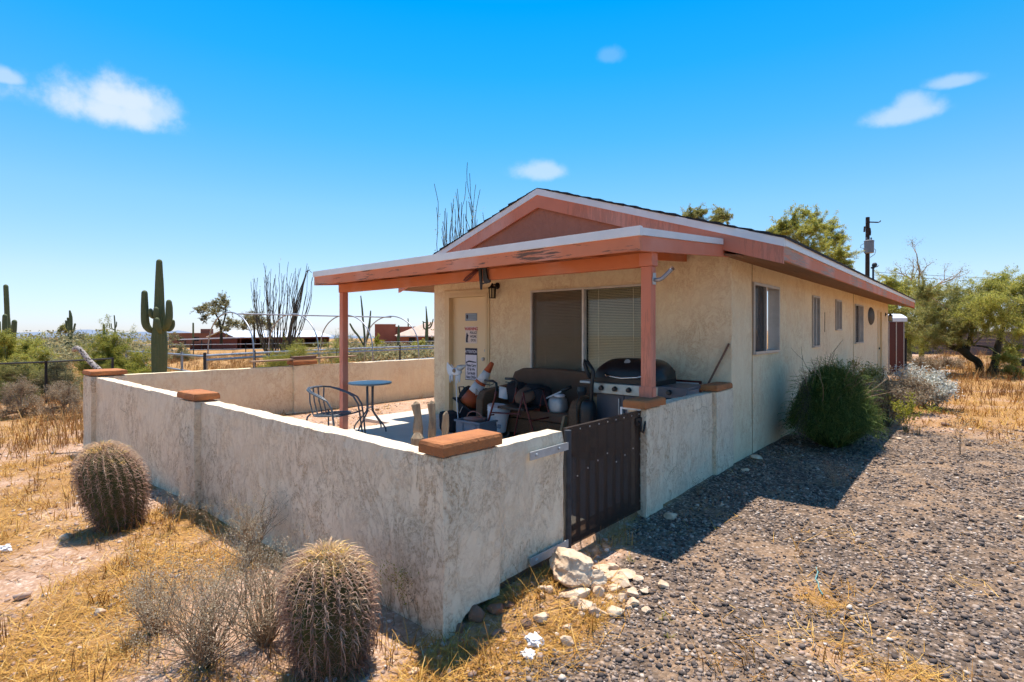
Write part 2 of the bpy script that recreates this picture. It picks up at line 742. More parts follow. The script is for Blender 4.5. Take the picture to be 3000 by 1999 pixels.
MAT = {}
MAT['house'] = stucco('house_stucco', (.90, .735, .50), (.66, .45, .25), (.82, .61, .39), 1.0, 1.0, .55, .12)
MAT['wall'] = stucco('courtyard_stucco', (.90, .725, .53), (.46, .30, .175), (.76, .56, .38), 1.0, .9, .5, .6)
MAT['gable'] = stucco('gable_stucco', (.40, .175, .12), (.27, .115, .08), (.36, .155, .105), .4, 1.2)
MAT['cap'] = plain('painted_cap', (.47, .175, .06), (.33, .12, .045), 9, .9, bump=.9, bs=45, bd=.010)
MAT['pink_x'] = painted_wood('pink_paint_x', (.64, .21, .105), (.22, .13, .09), .95, (.35, 3, 5))
MAT['pink_y'] = painted_wood('pink_paint_y', (.63, .215, .12), (.55, .42, .34), .8, (3, .3, 5))
MAT['pink_z'] = painted_wood('pink_paint_z', (.63, .21, .125), (.25, .15, .1), .25, (4, 4, .4))
MAT['beam'] = painted_wood('beam_paint', (.58, .17, .065), (.25, .13, .08), .1, (.4, 3, 5))
MAT['white'] = plain('white_metal', (.78, .77, .76), (.68, .67, .66), 3, .45, bump=.05)
MAT['shingle'] = plain('dark_shingle', (.035, .033, .035), (.02, .02, .022), 14, .95, bump=.5, bs=80)
MAT['soffit'] = plain('soffit_wood', (.30, .15, .08), (.20, .10, .05), 5, .8, stretch=(6, .5, 6))
MAT['door'] = plain('door_paint', (.76, .60, .37), (.72, .56, .34), 2, .5, bump=.04)
MAT['trim'] = plain('trim_paint', (.74, .57, .34), (.68, .52, .30), 3, .6)
MAT['alu'] = plain('window_frame', (.52, .47, .42), (.40, .36, .32), 6, .45, .5)
MAT['alu_front'] = plain('window_frame_front', (.70, .66, .60), (.55, .5, .45), 6, .45, .2)
MAT['glass'] = glassmat('window_glass')
MAT['glass_side'] = glassmat('side_window_glass', (.75, .78, .78), .015, 4.5)
MAT['blind'] = plain('blind_slat', (.86, .76, .56), (.82, .72, .52), 3, .6)
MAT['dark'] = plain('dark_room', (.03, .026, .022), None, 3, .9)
MAT['black'] = plain('black_paint', (.018, .017, .018), (.010, .010, .011), 8, .38)
MAT['blackcloth'] = plain('black_cloth', (.022, .022, .028), (.012, .012, .016), 10, .9, bump=.4, bs=30, bd=.01)
MAT['navy'] = plain('navy_cloth', (.03, .032, .075), (.02, .022, .05), 8, .85, bump=.3, bs=20, bd=.01)
MAT['blackplastic'] = plain('black_plastic', (.02, .02, .022), None, 8, .35)
MAT['gate'] = screenmat('gate_sheet', (.034, .019, .015), .70, .5)
MAT['gateframe'] = plain('gate_frame', (.035, .022, .018), (.02, .014, .012), 12, .5)
MAT['steel'] = plain('hinge_post_steel', (.06, .07, .085), (.03, .035, .045), 14, .5, .4)
MAT['galv'] = plain('galvanised', (.55, .55, .54), (.38, .39, .39), 10, .5, .4)
MAT['pipe'] = plain('pipe_steel', (.42, .43, .46), (.28, .28, .31), 4, .45, .5)
MAT['darkpipe'] = plain('dark_pipe', (.05, .045, .045), None, 4, .6)
MAT['concrete'] = plain('patio_concrete', (.66, .58, .48), (.54, .47, .39), 3, .9, bump=.2, bs=50)
MAT['bronze'] = plain('lantern_metal', (.025, .02, .017), None, 8, .45, .3)
MAT['lampglass'] = plain('lantern_glass', (.55, .45, .25), (.4, .33, .18), 6, .25)
MAT['bluegrey'] = plain('bistro_metal', (.10, .12, .145), (.07, .085, .10), 6, .4, .1)
MAT['tabletop'] = plain('table_top', (.22, .26, .28), (.16, .20, .22), 2, .35)
MAT['wicker'] = plain('wicker', (.20, .115, .065), (.10, .055, .03), 60, .7, bump=.8, bs=120, bd=.01)
MAT['cushion'] = plain('brown_cushion', (.155, .092, .062), (.12, .07, .046), 6, .9, bump=.2, bs=80)
MAT['orange'] = plain('cone_orange', (.55, .11, .03), (.40, .08, .03), 5, .6)
MAT['reflect'] = plain('cone_white', (.72, .72, .72), (.6, .6, .6), 8, .5)
MAT['whiteplastic'] = plain('white_plastic', (.72, .73, .75), (.6, .61, .64), 5, .45)
MAT['greybin'] = plain('grey_plastic', (.23, .25, .30), (.18, .20, .24), 5, .5)
MAT['rosebasket'] = plain('rose_plastic', (.42, .20, .16), (.33, .15, .12), 5, .5)
MAT['redframe'] = plain('walker_red', (.16, .03, .022), (.10, .02, .016), 8, .35, .2)
MAT['rubber'] = plain('rubber', (.16, .16, .17), None, 8, .7)
MAT['stainless'] = plain('stainless', (.46, .43, .39), (.33, .27, .20), 5, .35, .6)
MAT['shelf'] = plain('grill_shelf', (.09, .095, .115), None, 6, .4)
MAT['chrome'] = plain('chrome', (.75, .74, .70), None, 5, .15, 1.0)
MAT['oldwood'] = plain('grey_driftwood', (.46, .33, .20), (.20, .13, .08), 8, .85, bump=.8, bs=20, bd=.012, stretch=(3, 3, .5))
MAT['plank'] = plain('plank_wood', (.42, .27, .16), (.28, .17, .10), 5, .85, bump=.3, stretch=(3, .4, 3))
MAT['stick'] = plain('stick_wood', (.20, .105, .07), (.13, .07, .045), 6, .8)
MAT['tan'] = plain('tan_board', (.40, .27, .15), (.30, .2, .11), 5, .8)
MAT['quartz'] = plain('quartz_rock', (.76, .60, .43), (.52, .33, .20), 9, .8, bump=.7, bs=14, bd=.02)
MAT['brownrock'] = plain('brown_rock', (.26, .135, .085), (.15, .08, .055), 6, .95, bump=.8, bs=25, bd=.01)
MAT['paper'] = plain('white_paper', (.8, .8, .82), (.65, .66, .7), 20, .8)
MAT['saguaro'] = None
MAT['redbarn'] = plain('barn_red', (.15, .045, .035), (.11, .033, .027), 2, .8, stretch=(1, 1, .2))
MAT['tinroof'] = plain('white_metal_roof', (.80, .82, .86), (.7, .72, .76), .6, .4, .1)
MAT['adobe'] = plain('adobe_red', (.31, .105, .066), (.26, .085, .053), .6, .9)
MAT['adobe2'] = plain('adobe_brown', (.27, .115, .075), (.22, .09, .06), .6, .9)
MAT['tile'] = plain('pale_tile_roof', (.62, .45, .36), (.5, .34, .26), 1.5, .85)
MAT['block'] = plain('grey_block', (.16, .125, .125), (.12, .095, .095), 1.6, .95, bump=.3, bs=12)
MAT['pole'] = plain('creosote_pole', (.05, .032, .024), (.03, .02, .016), 5, .9, stretch=(4, 4, .4))
MAT['transformer'] = plain('transformer_grey', (.22, .23, .25), None, 3, .5)
MAT['bark'] = plain('dark_bark', (.055, .045, .025), (.03, .024, .016), 10, .9, bump=.6, bs=24, bd=.02)
MAT['greenbark'] = plain('green_bark', (.20, .19, .06), (.12, .11, .04), 8, .8)
MAT['twig'] = plain('grey_twig', (.42, .30, .19), (.25, .165, .10), 12, .9)
MAT['darktwig'] = plain('dark_twig', (.115, .095, .065), (.06, .05, .035), 6, .9)
MAT['pebble'] = None

# ================================================================== GROUND
def fbm(x, y, s, seed=0.0):
    p = Vector((x * s, y * s, seed))
    return noise.noise(p) + .5 * noise.noise(p * 2.1) + .25 * noise.noise(p * 4.3)


def gravel_mask(x, y):
    """1 on the dark gravel drive, 0 on sandy soil"""
    xb = np.interp(y, [-9, -4.8, -4.3, -3.6, -3.0, -2.2, 2.0, 6, 40], [.35, .42, .52, .55, .25, -.05, -.1, 0.6, 3.0])
    g = sstep(-.10, .16, x - xb + .10 * fbm(x, y, 2.0, 1.0))
    far = 1 - sstep(2.2, 7.0, y + 1.3 * fbm(x, y, .6, 4.0) + .35 * max(0.0, x - 1.0) * (y > 0))
    g *= max(far, .25 * sstep(-.1, .4, fbm(x, y, .9, 8)))
    # sandy worn patches
    for cx_, cy_, sx_, sy_ in ((1.42, -2.62, .16, .16), (1.66, -3.22, .34, .17), (2.0, -3.25, .30, .2), (1.25, -3.6, .12, .1)):
        g *= 1 - .92 * math.exp(-(((x - cx_) / sx_) ** 2 + ((y - cy_) / sy_) ** 2) ** 1.5) * sstep(-.35, .2, fbm(x, y, 5, 2) + .15)
    if inside_court(x, y):
        g = .35 * sstep(0, .5, fbm(x, y, 1.2, 6))
    return g


def straw_mask(x, y):
    """amount of golden straw and stubble on the soil"""
    s = sstep(-.70, .45, fbm(x, y, .75, 12.0) + .35 * fbm(x, y, 2.6, 3.0))
    if y > 2 and x > 0.3:
        s = max(s * .9, sstep(2, 7, y)) * sstep(-.9, .1, fbm(x, y, 1.1, 5))
    if x < -8.3:
        s = max(s, .30 + .70 * sstep(11, 20, -x))
    if inside_court(x, y):
        s = .25 * s + .5 * sstep(-7.2, -7.7, x)
    return s


def axis_coords(f0, f1, step, lo, hi, extra):
    c = list(np.arange(f0, f1 + 1e-6, step))
    a, st = f0, step
    while a > lo:
        st *= 1.17
        a -= st
        c.append(a)
    a, st = f1, step
    while a < hi:
        st *= 1.17
        a += st
        c.append(a)
    c = [q for q in c if all(abs(q - e) > .03 for e in extra)] + list(extra)
    return np.array(sorted(c))


gx = axis_coords(-10, 7, .14, -1500, 900, [-7.82, -7.78, -.09, -.05])
gy = axis_coords(-8, 11, .14, -500, 1500, [-4.28, -4.24, 13.45, 13.55])
nx, ny = len(gx), len(gy)
GV = np.zeros((ny, nx, 3))
gatt = np.zeros((ny, nx))
satt = np.zeros((ny, nx))
for j, y in enumerate(gy):
    for i, x in enumerate(gx):
        GV[j, i] = (x, y, zg(x, y))
        gatt[j, i] = gravel_mask(x, y) if abs(x) < 40 and abs(y) < 60 else 0
        satt[j, i] = straw_mask(x, y)
ii = np.arange(nx * ny).reshape(ny, nx)
GF = np.stack([ii[:-1, :-1], ii[:-1, 1:], ii[1:, 1:], ii[1:, :-1]], -1).reshape(-1, 4)

t = NT('desert_soil')
p = t.pos()
gm = t.attr('gravel')
sm = t.attr('straw')
n_big = t.noise(p, .7, 4, .6)
n_mid = t.noise(p, 5, 6, .65)
n_fin = t.noise(p, 55, 4, .7)
soil = t.mix(t.ramp(n_big, [(.35, 0.0), (.65, 1.0)]), (.43, .235, .135), (.50, .30, .19))
soil = t.mix(t.ramp(n_mid, [(.35, .55), (.6, 0.0)]), soil, (.33, .19, .11))
peb = t.vor(p, 60, 'F1', 'Color')
pebd = t.vor(p, 60)
pc = t.ramp(t.sep(peb)[0], [(.0, (.25, .16, .12)), (.45, (.45, .30, .22)), (.8, (.62, .44, .33)), (1, (.75, .62, .52))])
soil = t.mix(t.ramp(n_mid, [(.42, .15), (.6, .75)]), soil, pc)
# straw litter too fine to build, as colour of the ground
sv = t.map(p, (26, 5, 5))
str1 = t.noise(sv, 3, 4, .7, 2.5)
strawc = t.mix(str1, (.24, .11, .028), (.48, .26, .07))
soil = t.mix(t.math('MULTIPLY', t.ramp(sm, [(.25, 0.0), (.95, .96)]), t.ramp(str1, [(.35, .35), (.55, 1.0)])), soil, strawc)
gsz = t.mix(.5, p, t.map(p, (1, 1, 1), (3.1, 1.7, 0)))
gc = t.vor(p, 42, 'F1', 'Color')
gcd = t.vor(p, 42)
grav = t.ramp(t.sep(gc)[0], [(0, (.05, .038, .033)), (.4, (.18, .135, .11)), (.72, (.34, .25, .195)), (.9, (.50, .37, .29)), (1, (.7, .58, .48))])
grav = t.mix(t.ramp(gcd, [(.25, 0.0), (.6, .8)]), grav, (.13, .088, .060))
sandy = t.ramp(t.noise(p, 3.2, 5, .65), [(.46, 0.0), (.68, .7)])
grav = t.mix(sandy, grav, (.42, .265, .16))
gmn = t.math('ADD', gm, t.math('MULTIPLY', t.math('SUBTRACT', n_mid, .5), .6))
col = t.mix(t.ramp(gmn, [(.35, 0.0), (.65, 1.0)]), soil, grav)
hh = t.math('ADD', t.math('MULTIPLY', n_fin, .4), t.math('MULTIPLY', gcd, t.math('MULTIPLY', gm, -1.2)))
hh = t.math('ADD', hh, t.math('MULTIPLY', str1, .5))
t.bump(hh, .8, .02)
MAT['ground'] = t.fin(col, .95, 0, .1)
ground = fast_mesh('ground', GV.reshape(-1, 3), GF, MAT['ground'], smooth=True)
for nm, arr in (('gravel', gatt), ('straw', satt)):
    a = ground.data.attributes.new(nm, 'FLOAT', 'POINT')
    a.data.foreach_set('value', arr.ravel().astype(np.float32))
ground['kind'] = 'structure'


# ------------------------------------------------------------------ scatter helpers
def cam_samples(n, d0, d1, power=1.0, half=54, r=None):
    """points on the ground in front of the camera, denser near it"""
    r = r or rng
    u = r.uniform(0, 1, n)
    d = (d0 ** power + u * (d1 ** power - d0 ** power)) ** (1 / power) if power != 0 else d0 * (d1 / d0) ** u
    a = np.radians(r.uniform(-half, half, n))
    x = CAM.x + d * (VD.x * np.cos(a) + RD.x * np.sin(a))
    y = CAM.y + d * (VD.y * np.cos(a) + RD.y * np.sin(a))
    return x, y, d


def blocked(x, y, m=0.0):
    if -5.2 - m < x < 0.05 + m and -0.1 < y < 14:
        return True
    if -4.85 < x < -.2 and -3.6 < y < 0:
        return True
    if -5.65 < x < -4.85 and -1.1 < y < 6:
        return True
    if -7.95 < x < .03 and -4.4 < y < -4.15:
        return True
    if -7.9 < x < -7.68 and y > -4.4:
        return True
    if -.2 < x < .03 and -4.4 < y < 0 and not (-3.15 < y < -2.1):
        return True
    return False


def stone_protos(k, sub=1, seed=3, flat=.62):
    out = []
    for q in range(k):
        bm = bmesh.new()
        bmesh.ops.create_icosphere(bm, subdivisions=sub, radius=1.0)
        for v in bm.verts:
            n_ = noise.noise(v.co * 1.4 + Vector((q * 7.3, seed, 0)))
            v.co *= 1 + .70 * n_
            v.co.z *= flat
            v.co.x *= 1.15
        bmesh.ops.triangulate(bm, faces=bm.faces)
        bm.verts.ensure_lookup_table()
        out.append((np.array([tuple(v.co) for v in bm.verts]), np.array([[v.index for v in f.verts] for f in bm.faces])))
        bm.free()
    return out


MAT['pebble'] = rndmat('gravel_stones', [(0, (.075, .056, .048)), (.25, (.135, .10, .083)), (.5, (.225, .167, .135)), (.75, (.33, .245, .193)), (.95, (.46, .345, .27)), (1, (.72, .60, .50))], .8)
MAT['sandstone_pebble'] = rndmat('soil_pebbles', [(0, (.16, .10, .08)), (.4, (.38, .25, .19)), (.8, (.58, .41, .32)), (1, (.75, .65, .57))], .9)

X, Y, D = cam_samples(170000, 1.35, 13.0, 0.55, 56)
keep = []
for i in range(len(X)):
    g = gravel_mask(X[i], Y[i])
    if g * (0.62 + .55 * fbm(X[i], Y[i], 2.2, 5)) > rng.uniform(.05, .95) and not blocked(X[i], Y[i]):
        keep.append(i)
keep = np.array(keep)
sz = np.minimum(rng.lognormal(math.log(.0066), .40, len(keep)), .017) * (1 + .05 * D[keep])
pz = np.array([zg(X[i], Y[i]) for i in keep]) + sz * rng.uniform(-.1, .55, len(keep))
V, F, rn = replicate(stone_protos(8, 1), np.stack([X[keep], Y[keep], pz], -1), sz, .5)
gravel = fast_mesh('drive_gravel', V, F, MAT['pebble'], rnd=rn, smooth=False)
tag(gravel, 'loose dark grey and pinkish gravel covering the drive beside the house', 'gravel', kind='stuff')

X, Y, D = cam_samples(26000, 1.4, 11.0, 0.8, 56)
keep = np.array([i for i in range(len(X)) if not blocked(X[i], Y[i]) and gravel_mask(X[i], Y[i]) < .5
                 and rng.uniform() < .25 + .75 * sstep(.1, -.5, fbm(X[i], Y[i], .9, 31))])
sz = rng.lognormal(math.log(.0085), .45, len(keep)) * (1 + .05 * D[keep])
pz = np.array([zg(X[i], Y[i]) for i in keep]) + sz * rng.uniform(-.2, .4, len(keep))
V, F, rn = replicate(stone_protos(6, 1, 9), np.stack([X[keep], Y[keep], pz], -1), sz, .5)
tag(fast_mesh('soil_pebbles', V, F, MAT['sandstone_pebble'], rnd=rn, smooth=True),
    'small pinkish pebbles lying on the sandy soil around the wall', 'pebbles', kind='stuff')


# ------------------------------------------------------------------ dry grass
def blade(p, ang, length, lean, curl, w, segs=3):
    """strip of quads; returns verts, faces (local index)"""
    vs_, fs_ = [], []
    d = Vector((math.cos(ang), math.sin(ang), 0))
    side = Vector((-d.y, d.x, 0)) * w
    q = Vector(p)
    th = lean
    for k in range(segs + 1):
        ww = 1 - .75 * k / segs
        vs_ += [q - side * ww, q + side * ww]
        if k < segs:
            fs_.append((2 * k, 2 * k + 1, 2 * k + 3, 2 * k + 2))
        q = q + (d * math.sin(th) + Vector((0, 0, 1)) * math.cos(th)) * (length / segs)
        th += curl / segs
    return vs_, fs_


def tuft_protos(k, nbl, h, spread, lean, curl, w, seed, segs=3):
    r = random.Random(seed)
    out = []
    for _ in range(k):
        vs_, fs_ = [], []
        for _b in range(nbl):
            a = r.uniform(0, 6.283)
            rad = spread * math.sqrt(r.random())
            b = len(vs_)
            v_, f_ = blade((rad * math.cos(a), rad * math.sin(a), -.01), r.uniform(0, 6.283), h * r.uniform(.45, 1.15),
                           r.uniform(*lean), r.uniform(*curl), w * r.uniform(.7, 1.3), segs)
            vs_ += v_
            fs_ += [tuple(b + q for q in f) for f in f_]
        out.append((np.array([tuple(q) for q in vs_]), np.array(fs_)))
    return out


MAT['straw'] = rndmat('golden_straw', [(0, (.13, .055, .014)), (.28, (.33, .15, .028)), (.6, (.54, .28, .055)), (.86, (.70, .43, .12)), (1, (.72, .58, .38))], .75)
MAT['stubble'] = rndmat('brown_stubble', [(0, (.15, .07, .03)), (.5, (.36, .18, .06)), (1, (.58, .35, .13))], .85)


def scatter_grass(name, label, n, d0, d1, protos, mat, size, dens, tilt=.15, power=.8, lift=0.0, grow=0.0):
    X, Y, D = cam_samples(n, d0, d1, power, 56)
    k = np.array([i for i in range(n) if not blocked(X[i], Y[i], .02) and rng.uniform() < dens(X[i], Y[i])])
    sc = rng.uniform(.65, 1.35, len(k)) * size * (1 + grow * D[k])
    P = np.stack([X[k], Y[k], np.array([zg(X[i], Y[i]) for i in k]) + lift], -1)
    V, F, rn = replicate(protos, P, sc, tilt)
    rn = np.clip(rn * .6 + .4 * np.repeat(rng.uniform(0, 1, len(rn) // 2), 2)[:len(rn)] if len(rn) % 2 == 0 else rn, 0, 1)
    return tag(fast_mesh(name, V, F, mat, rnd=rn), label, 'dry grass', kind='stuff')


def d_straw(x, y):
    g = gravel_mask(x, y)
    s = straw_mask(x, y)
    if inside_court(x, y):
        return .35 * s
    return (s ** 1.3) * (1 - g) * .95 + .05 * s * g * (.3 if x > .3 and y < 3 else 1)


scatter_grass('straw_litter', 'flattened golden straw matted over the sandy soil', 27000, 1.4, 12,
              tuft_protos(7, 9, .115, .10, (1.15, 1.6), (-.2, .3), .0015, 5, 3), MAT['straw'], 1.0, d_straw, .12, .75, .012, .06)
scatter_grass('straw_tufts', 'short curled tufts of golden dry grass on the soil', 9000, 1.4, 14,
              tuft_protos(6, 13, .11, .045, (.15, 1.0), (.2, 1.3), .0022, 6, 3), MAT['straw'], 1.0,
              lambda x, y: .9 * d_straw(x, y) * sstep(-.3, .3, fbm(x, y, 2.4, 91)), .2, .8, 0, .05)


def d_stub(x, y):
    if inside_court(x, y):
        return .0
    g = gravel_mask(x, y)
    c = sstep(.05, .5, fbm(x, y, 1.3, 44))
    return c * (1 - g) * (.7 if x < 0 else .45) + (.10 * c if (y > 3 and x > .5) else 0)


scatter_grass('stubble', 'upright brown stubble stalks in small patches on the soil', 6500, 1.6, 14,
              tuft_protos(6, 6, .10, .06, (.0, .25), (-.1, .2), .0024, 8, 2), MAT['stubble'], 1.0, d_stub, .1, .9, 0, .05)


def d_field(x, y):
    if inside_court(x, y):
        return 0
    if x < -2 and y < 40:
        return (.25 + .75 * sstep(-.25, .35, fbm(x, y, .45, 71))) * (1.0 if x < -8.2 else .0)
    return .55 * sstep(7, 11, y + .8 * fbm(x, y, .4, 2)) if x > .2 else 0


scatter_grass('field_grass', 'knee high dry brown grass of the field beyond the wall', 17000, 6.5, 70,
              tuft_protos(6, 12, .34, .13, (.05, .5), (.05, .7), .006, 10, 3), MAT['stubble'], .75, d_field, .12, .55, 0, .016)


scatter_grass('meadow_straw', 'low golden straw tufts covering the open ground beyond the gravel', 12000, 8.0, 34,
              tuft_protos(6, 12, .13, .12, (.35, 1.35), (.1, .8), .0042, 16, 3), MAT['straw'], 1.0,
              lambda x, y: 0 if inside_court(x, y) else (.75 * sstep(3.0, 7.0, y) if x > .3 else .6 * sstep(-8.0, -9.5, x)), .15, .7, 0, .02)


# ================================================================== HOUSE
def wall_cells(mb, axis, face, inner, u0, u1, z0, z1, holes):
    """wall slab with rectangular openings; axis 'Y': u is x, 'X': u is y"""
    us = sorted({u0, u1, *[h[0] for h in holes], *[h[1] for h in holes]})
    zs = sorted({z0, z1, *[h[2] for h in holes], *[h[3] for h in holes]})

    def P(u, a, z):
        return Vector((u, a, z)) if axis == 'Y' else Vector((a, u, z))
    for i in range(len(us) - 1):
        for j in range(len(zs) - 1):
            cu, cz = (us[i] + us[i + 1]) / 2, (zs[j] + zs[j + 1]) / 2
            if any(h[0] < cu < h[1] and h[2] < cz < h[3] for h in holes):
                continue
            for a in (face, inner):
                mb.quad(P(us[i], a, zs[j]), P(us[i + 1], a, zs[j]), P(us[i + 1], a, zs[j + 1]), P(us[i], a, zs[j + 1]))
    for h in holes:
        for (ua, za), (ub, zb) in (((h[0], h[2]), (h[0], h[3])), ((h[1], h[2]), (h[1], h[3])), ((h[0], h[3]), (h[1], h[3])), ((h[0], h[2]), (h[1], h[2]))):
            mb.quad(P(ua, face, za), P(ub, face, zb), P(ub, inner, zb), P(ua, inner, za))
    return mb


house = thing('house', 'tan stucco bungalow with pink trim and low gabled roof', 'house', (-2.5, 7, 0))
HX0, HY1 = -5.11, 13.95
DOOR = (-4.74, -3.80, -.02, 2.05)
FWIN = (-2.92, -1.07, .82, 2.04)
mb = wall_cells(MB(), 'Y', 0.0, 0.16, HX0, 0.0, -.25, 2.42, [DOOR, FWIN])
mb.build('front_wall', MAT['house'], house, fix=False)
SW = [(.742, 1.88, 1.15, 2.05), (3.88, 4.40, 1.16, 2.04), (5.82, 6.39, 1.45, 2.055), (7.99, 9.10, 1.15, 2.05), (11.66, 12.46, -.05, 2.02)]
mb = wall_cells(MB(), 'X', 0.0, -0.16, 0.0, HY1, -.3, 2.40, SW)
mb.build('side_wall', MAT['house'], house, fix=False)
MB().box(HX0, HX0 + .16, .16, HY1, -.4, 2.40).build('side_wall', MAT['house'], house)
MB().box(HX0 + .16, -.16, HY1 - .16, HY1, -.3, 2.40).build('rear_wall', MAT['house'], house)
for y in (.725, 7.83):
    MB().tube([(.003, y + .006 * math.sin(k), -.1 + k * .19) for k in range(14)], .005, 5).build('control_joint', MAT['tan'], house)
MB().bar((.004, 4.86, 1.42), (.004, 4.87, 1.78), .012, .006, (1, 0, 0)).build('wall_crack', MAT['stick'], house)

RX, RZ = -2.48, 3.43
EXR, EXL, EZ = .642, -5.60, 2.40
YF, YB = -.404, 14.2
sl = (RZ - EZ) / (EXR - RX)
mb = MB().prism([(HX0, 2.423), (0, 2.423), (0, RZ - .30 - sl * (0 - RX)), (RX, RZ - .30), (HX0, RZ - .30 - sl * (RX - HX0))], .02, .14, 'Y')
mb.build('gable', MAT['gable'], house)  # unseen inner gable, kept to block light behind the front one
gxh = (RZ - .27 - 2.445) / sl
MB().prism([(RX - gxh, 2.445), (RX + gxh, 2.445), (RX, RZ - .27)], YF + .05, YF + .12, 'Y').build('gable', MAT['gable'], house)
MB().prism([(HX0, 2.40), (0, 2.40), (0, RZ - .30 - sl * (0 - RX)), (RX, RZ - .30), (HX0, RZ - .30 - sl * (RX - HX0))], HY1 - .13, HY1 - .01, 'Y').build('gable', MAT['gable'], house)
# roof deck and stepped shingle courses
roof = MB().prism([(EXL, EZ - .03), (RX, RZ - .03), (EXR, EZ - .03), (EXR, EZ - .06), (RX, RZ - .06), (EXL, EZ - .06)], YF + .035, YB - .035, 'Y').build('roof', MAT['soffit'], house)
for sgn, ex in ((1, EXR), (-1, EXL)):
    L = abs(ex - RX)
    nc = 19
    for k in range(nc):
        a0 = RX + sgn * L * k / nc
        a1 = RX + sgn * (L * (k + 1) / nc + .03)
        z0_, z1_ = RZ - sl * abs(a0 - RX), RZ - sl * abs(a1 - RX)
        th = .016 + .004 * ((k * 7) % 3)
        if sgn < 0 and k % 5 == 2:
            th += .008
        w = .010 + .006 * ((k * 5) % 4)
        MB().prism([(a0, z0_ - .028), (a1, z1_ - .028), (a1, z1_ - .028 + th + .010), (a0, z0_ - .028 + .014)], YF - w, YB + .02, 'Y').build('shingle_course', MAT['shingle'], roof)


def rake(mbx, y0, y1, top, bot, sgn, ext=0.0):
    ex = EXR if sgn > 0 else EXL
    e = ex + sgn * ext
    return mbx.prism([(RX, RZ - top), (e, RZ - top - sl * abs(e - RX)), (e, RZ - bot - sl * abs(e - RX)), (RX, RZ - bot)], y0, y1, 'Y')


for sgn in (1, -1):
    rake(MB(), YF - .012, YF + .030, .025, .112, sgn, .012).build('drip_edge', MAT['white'], house)
    rake(MB(), YF, YF + .032, .112, .285, sgn).build('barge_board', MAT['pink_z'], house)
    rake(MB(), YB - .03, YB, .112, .285, sgn).build('barge_board', MAT['pink_x'], house)
# eaves: white edge, weathered fascia, sloping soffit boards
for sgn, ex in ((1, EXR), (-1, EXL)):
    MB().box(*sorted((ex - sgn * .02, ex + sgn * .014)), YF + .031, YB, EZ - .105, EZ - .022).build('drip_edge', MAT['white'], house)
    MB().box(*sorted((ex - sgn * .035, ex - sgn * .002)), YF + .033, YB, EZ - .245, EZ - .106).build('fascia', MAT['pink_y'], house)
    wx = 0.0 if sgn > 0 else HX0
    nb = 5
    xa, xb = ex - sgn * .037, wx
    for k in range(nb):
        u0, u1 = xa + (xb - xa) * k / nb, xa + (xb - xa) * (k + .96) / nb
        za, zb = EZ - .235 + .02 * k, EZ - .235 + .02 * (k + .96)
        MB().prism([(u0, za), (u1, zb), (u1, zb + .018), (u0, za + .018)], YF + .034, YB - .04, 'Y').build('soffit_board', MAT['soffit'], house)

# shadowed inside behind the windows
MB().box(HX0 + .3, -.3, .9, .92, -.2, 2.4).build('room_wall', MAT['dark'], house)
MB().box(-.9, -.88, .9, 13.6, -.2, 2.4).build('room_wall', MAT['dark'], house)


def window(axis, face, dirn, u0, u1, z0, z1, split, fr, fmat, blinds=(True, True), screen=None, depth=.02):
    """aluminium slider; dirn = +1/-1: outward direction along the wall's axis"""
    def B(mb_, ua, ub, a, b, za, zb):
        lo, hi = sorted((face + dirn * a, face + dirn * b))
        return mb_.box(ua, ub, lo, hi, za, zb) if axis == 'Y' else mb_.box(lo, hi, ua, ub, za, zb)
    w = MB()
    B(w, u0, u0 + fr, -.07, depth, z0, z1)
    B(w, u1 - fr, u1, -.07, depth, z0, z1)
    B(w, u0 + fr, u1 - fr, -.07, depth, z1 - fr, z1)
    B(w, u0 + fr, u1 - fr, -.07, depth + .01, z0, z0 + fr)
    um = u0 + (u1 - u0) * split
    B(w, um - fr * .55, um + fr * .55, -.065, depth - .004, z0 + fr, z1 - fr)
    wo = w.build('window', fmat, house)
    for k, (a, b) in enumerate(((u0 + fr, um - fr * .55), (um + fr * .55, u1 - fr))):
        off = -.03 - .02 * k
        B(MB(), a, b, off - .004, off, z0 + fr, z1 - fr).build('pane', MAT['glass'] if axis == 'Y' else MAT['glass_side'], wo)
        if screen == k:
            B(MB(), a, b, -.012, -.010, z0 + fr, z1 - fr).build('insect_screen', MAT['screen'], wo)
        if blinds[k]:
            bl = MB()
            z = z0 + fr + .01
            while z < z1 - fr - .01:
                bz = z
                if axis == 'Y':
                    bl.prism([(face - dirn * .085, bz), (face - dirn * .107, bz + .016), (face - dirn * .107, bz + .0175), (face - dirn * .085, bz + .0015)], a, b, 'X')
                else:
                    bl.prism([(face - dirn * .085, bz), (face - dirn * .107, bz + .016), (face - dirn * .107, bz + .0175), (face - dirn * .085, bz + .0015)], a, b, 'Y')
                z += .0215
            for q in (.2, .8):
                uc = a + (b - a) * q
                B(bl, uc - .004, uc + .004, -.082, -.080, z0 + fr, z1 - fr)
            bo = bl.build('blind', MAT['blind'], wo, fix=False)
            bo['kind'] = 'stuff'
    return wo


MAT['screen'] = screenmat('insect_screen', (.18, .125, .085), .36, .8)
MAT['screen2'] = screenmat('side_screen', (.07, .06, .055), .6, .8)
window('Y', 0.0, -1, *FWIN, .5, .026, MAT['alu_front'], (True, True), 0)
MAT['screen'] = MAT['screen2']
window('X', 0.0, 1, *SW[0], .46, .035, MAT['alu'], (True, True), 0, .025)
window('X', 0.0, 1, *SW[1], .5, .03, MAT['alu'], (False, False), None, .025)
window('X', 0.0, 1, *SW[2], .5, .03, MAT['alu'], (True, True), None, .025)
window('X', 0.0, 1, *SW[3], .5, .03, MAT['alu'], (True, True), 0, .025)

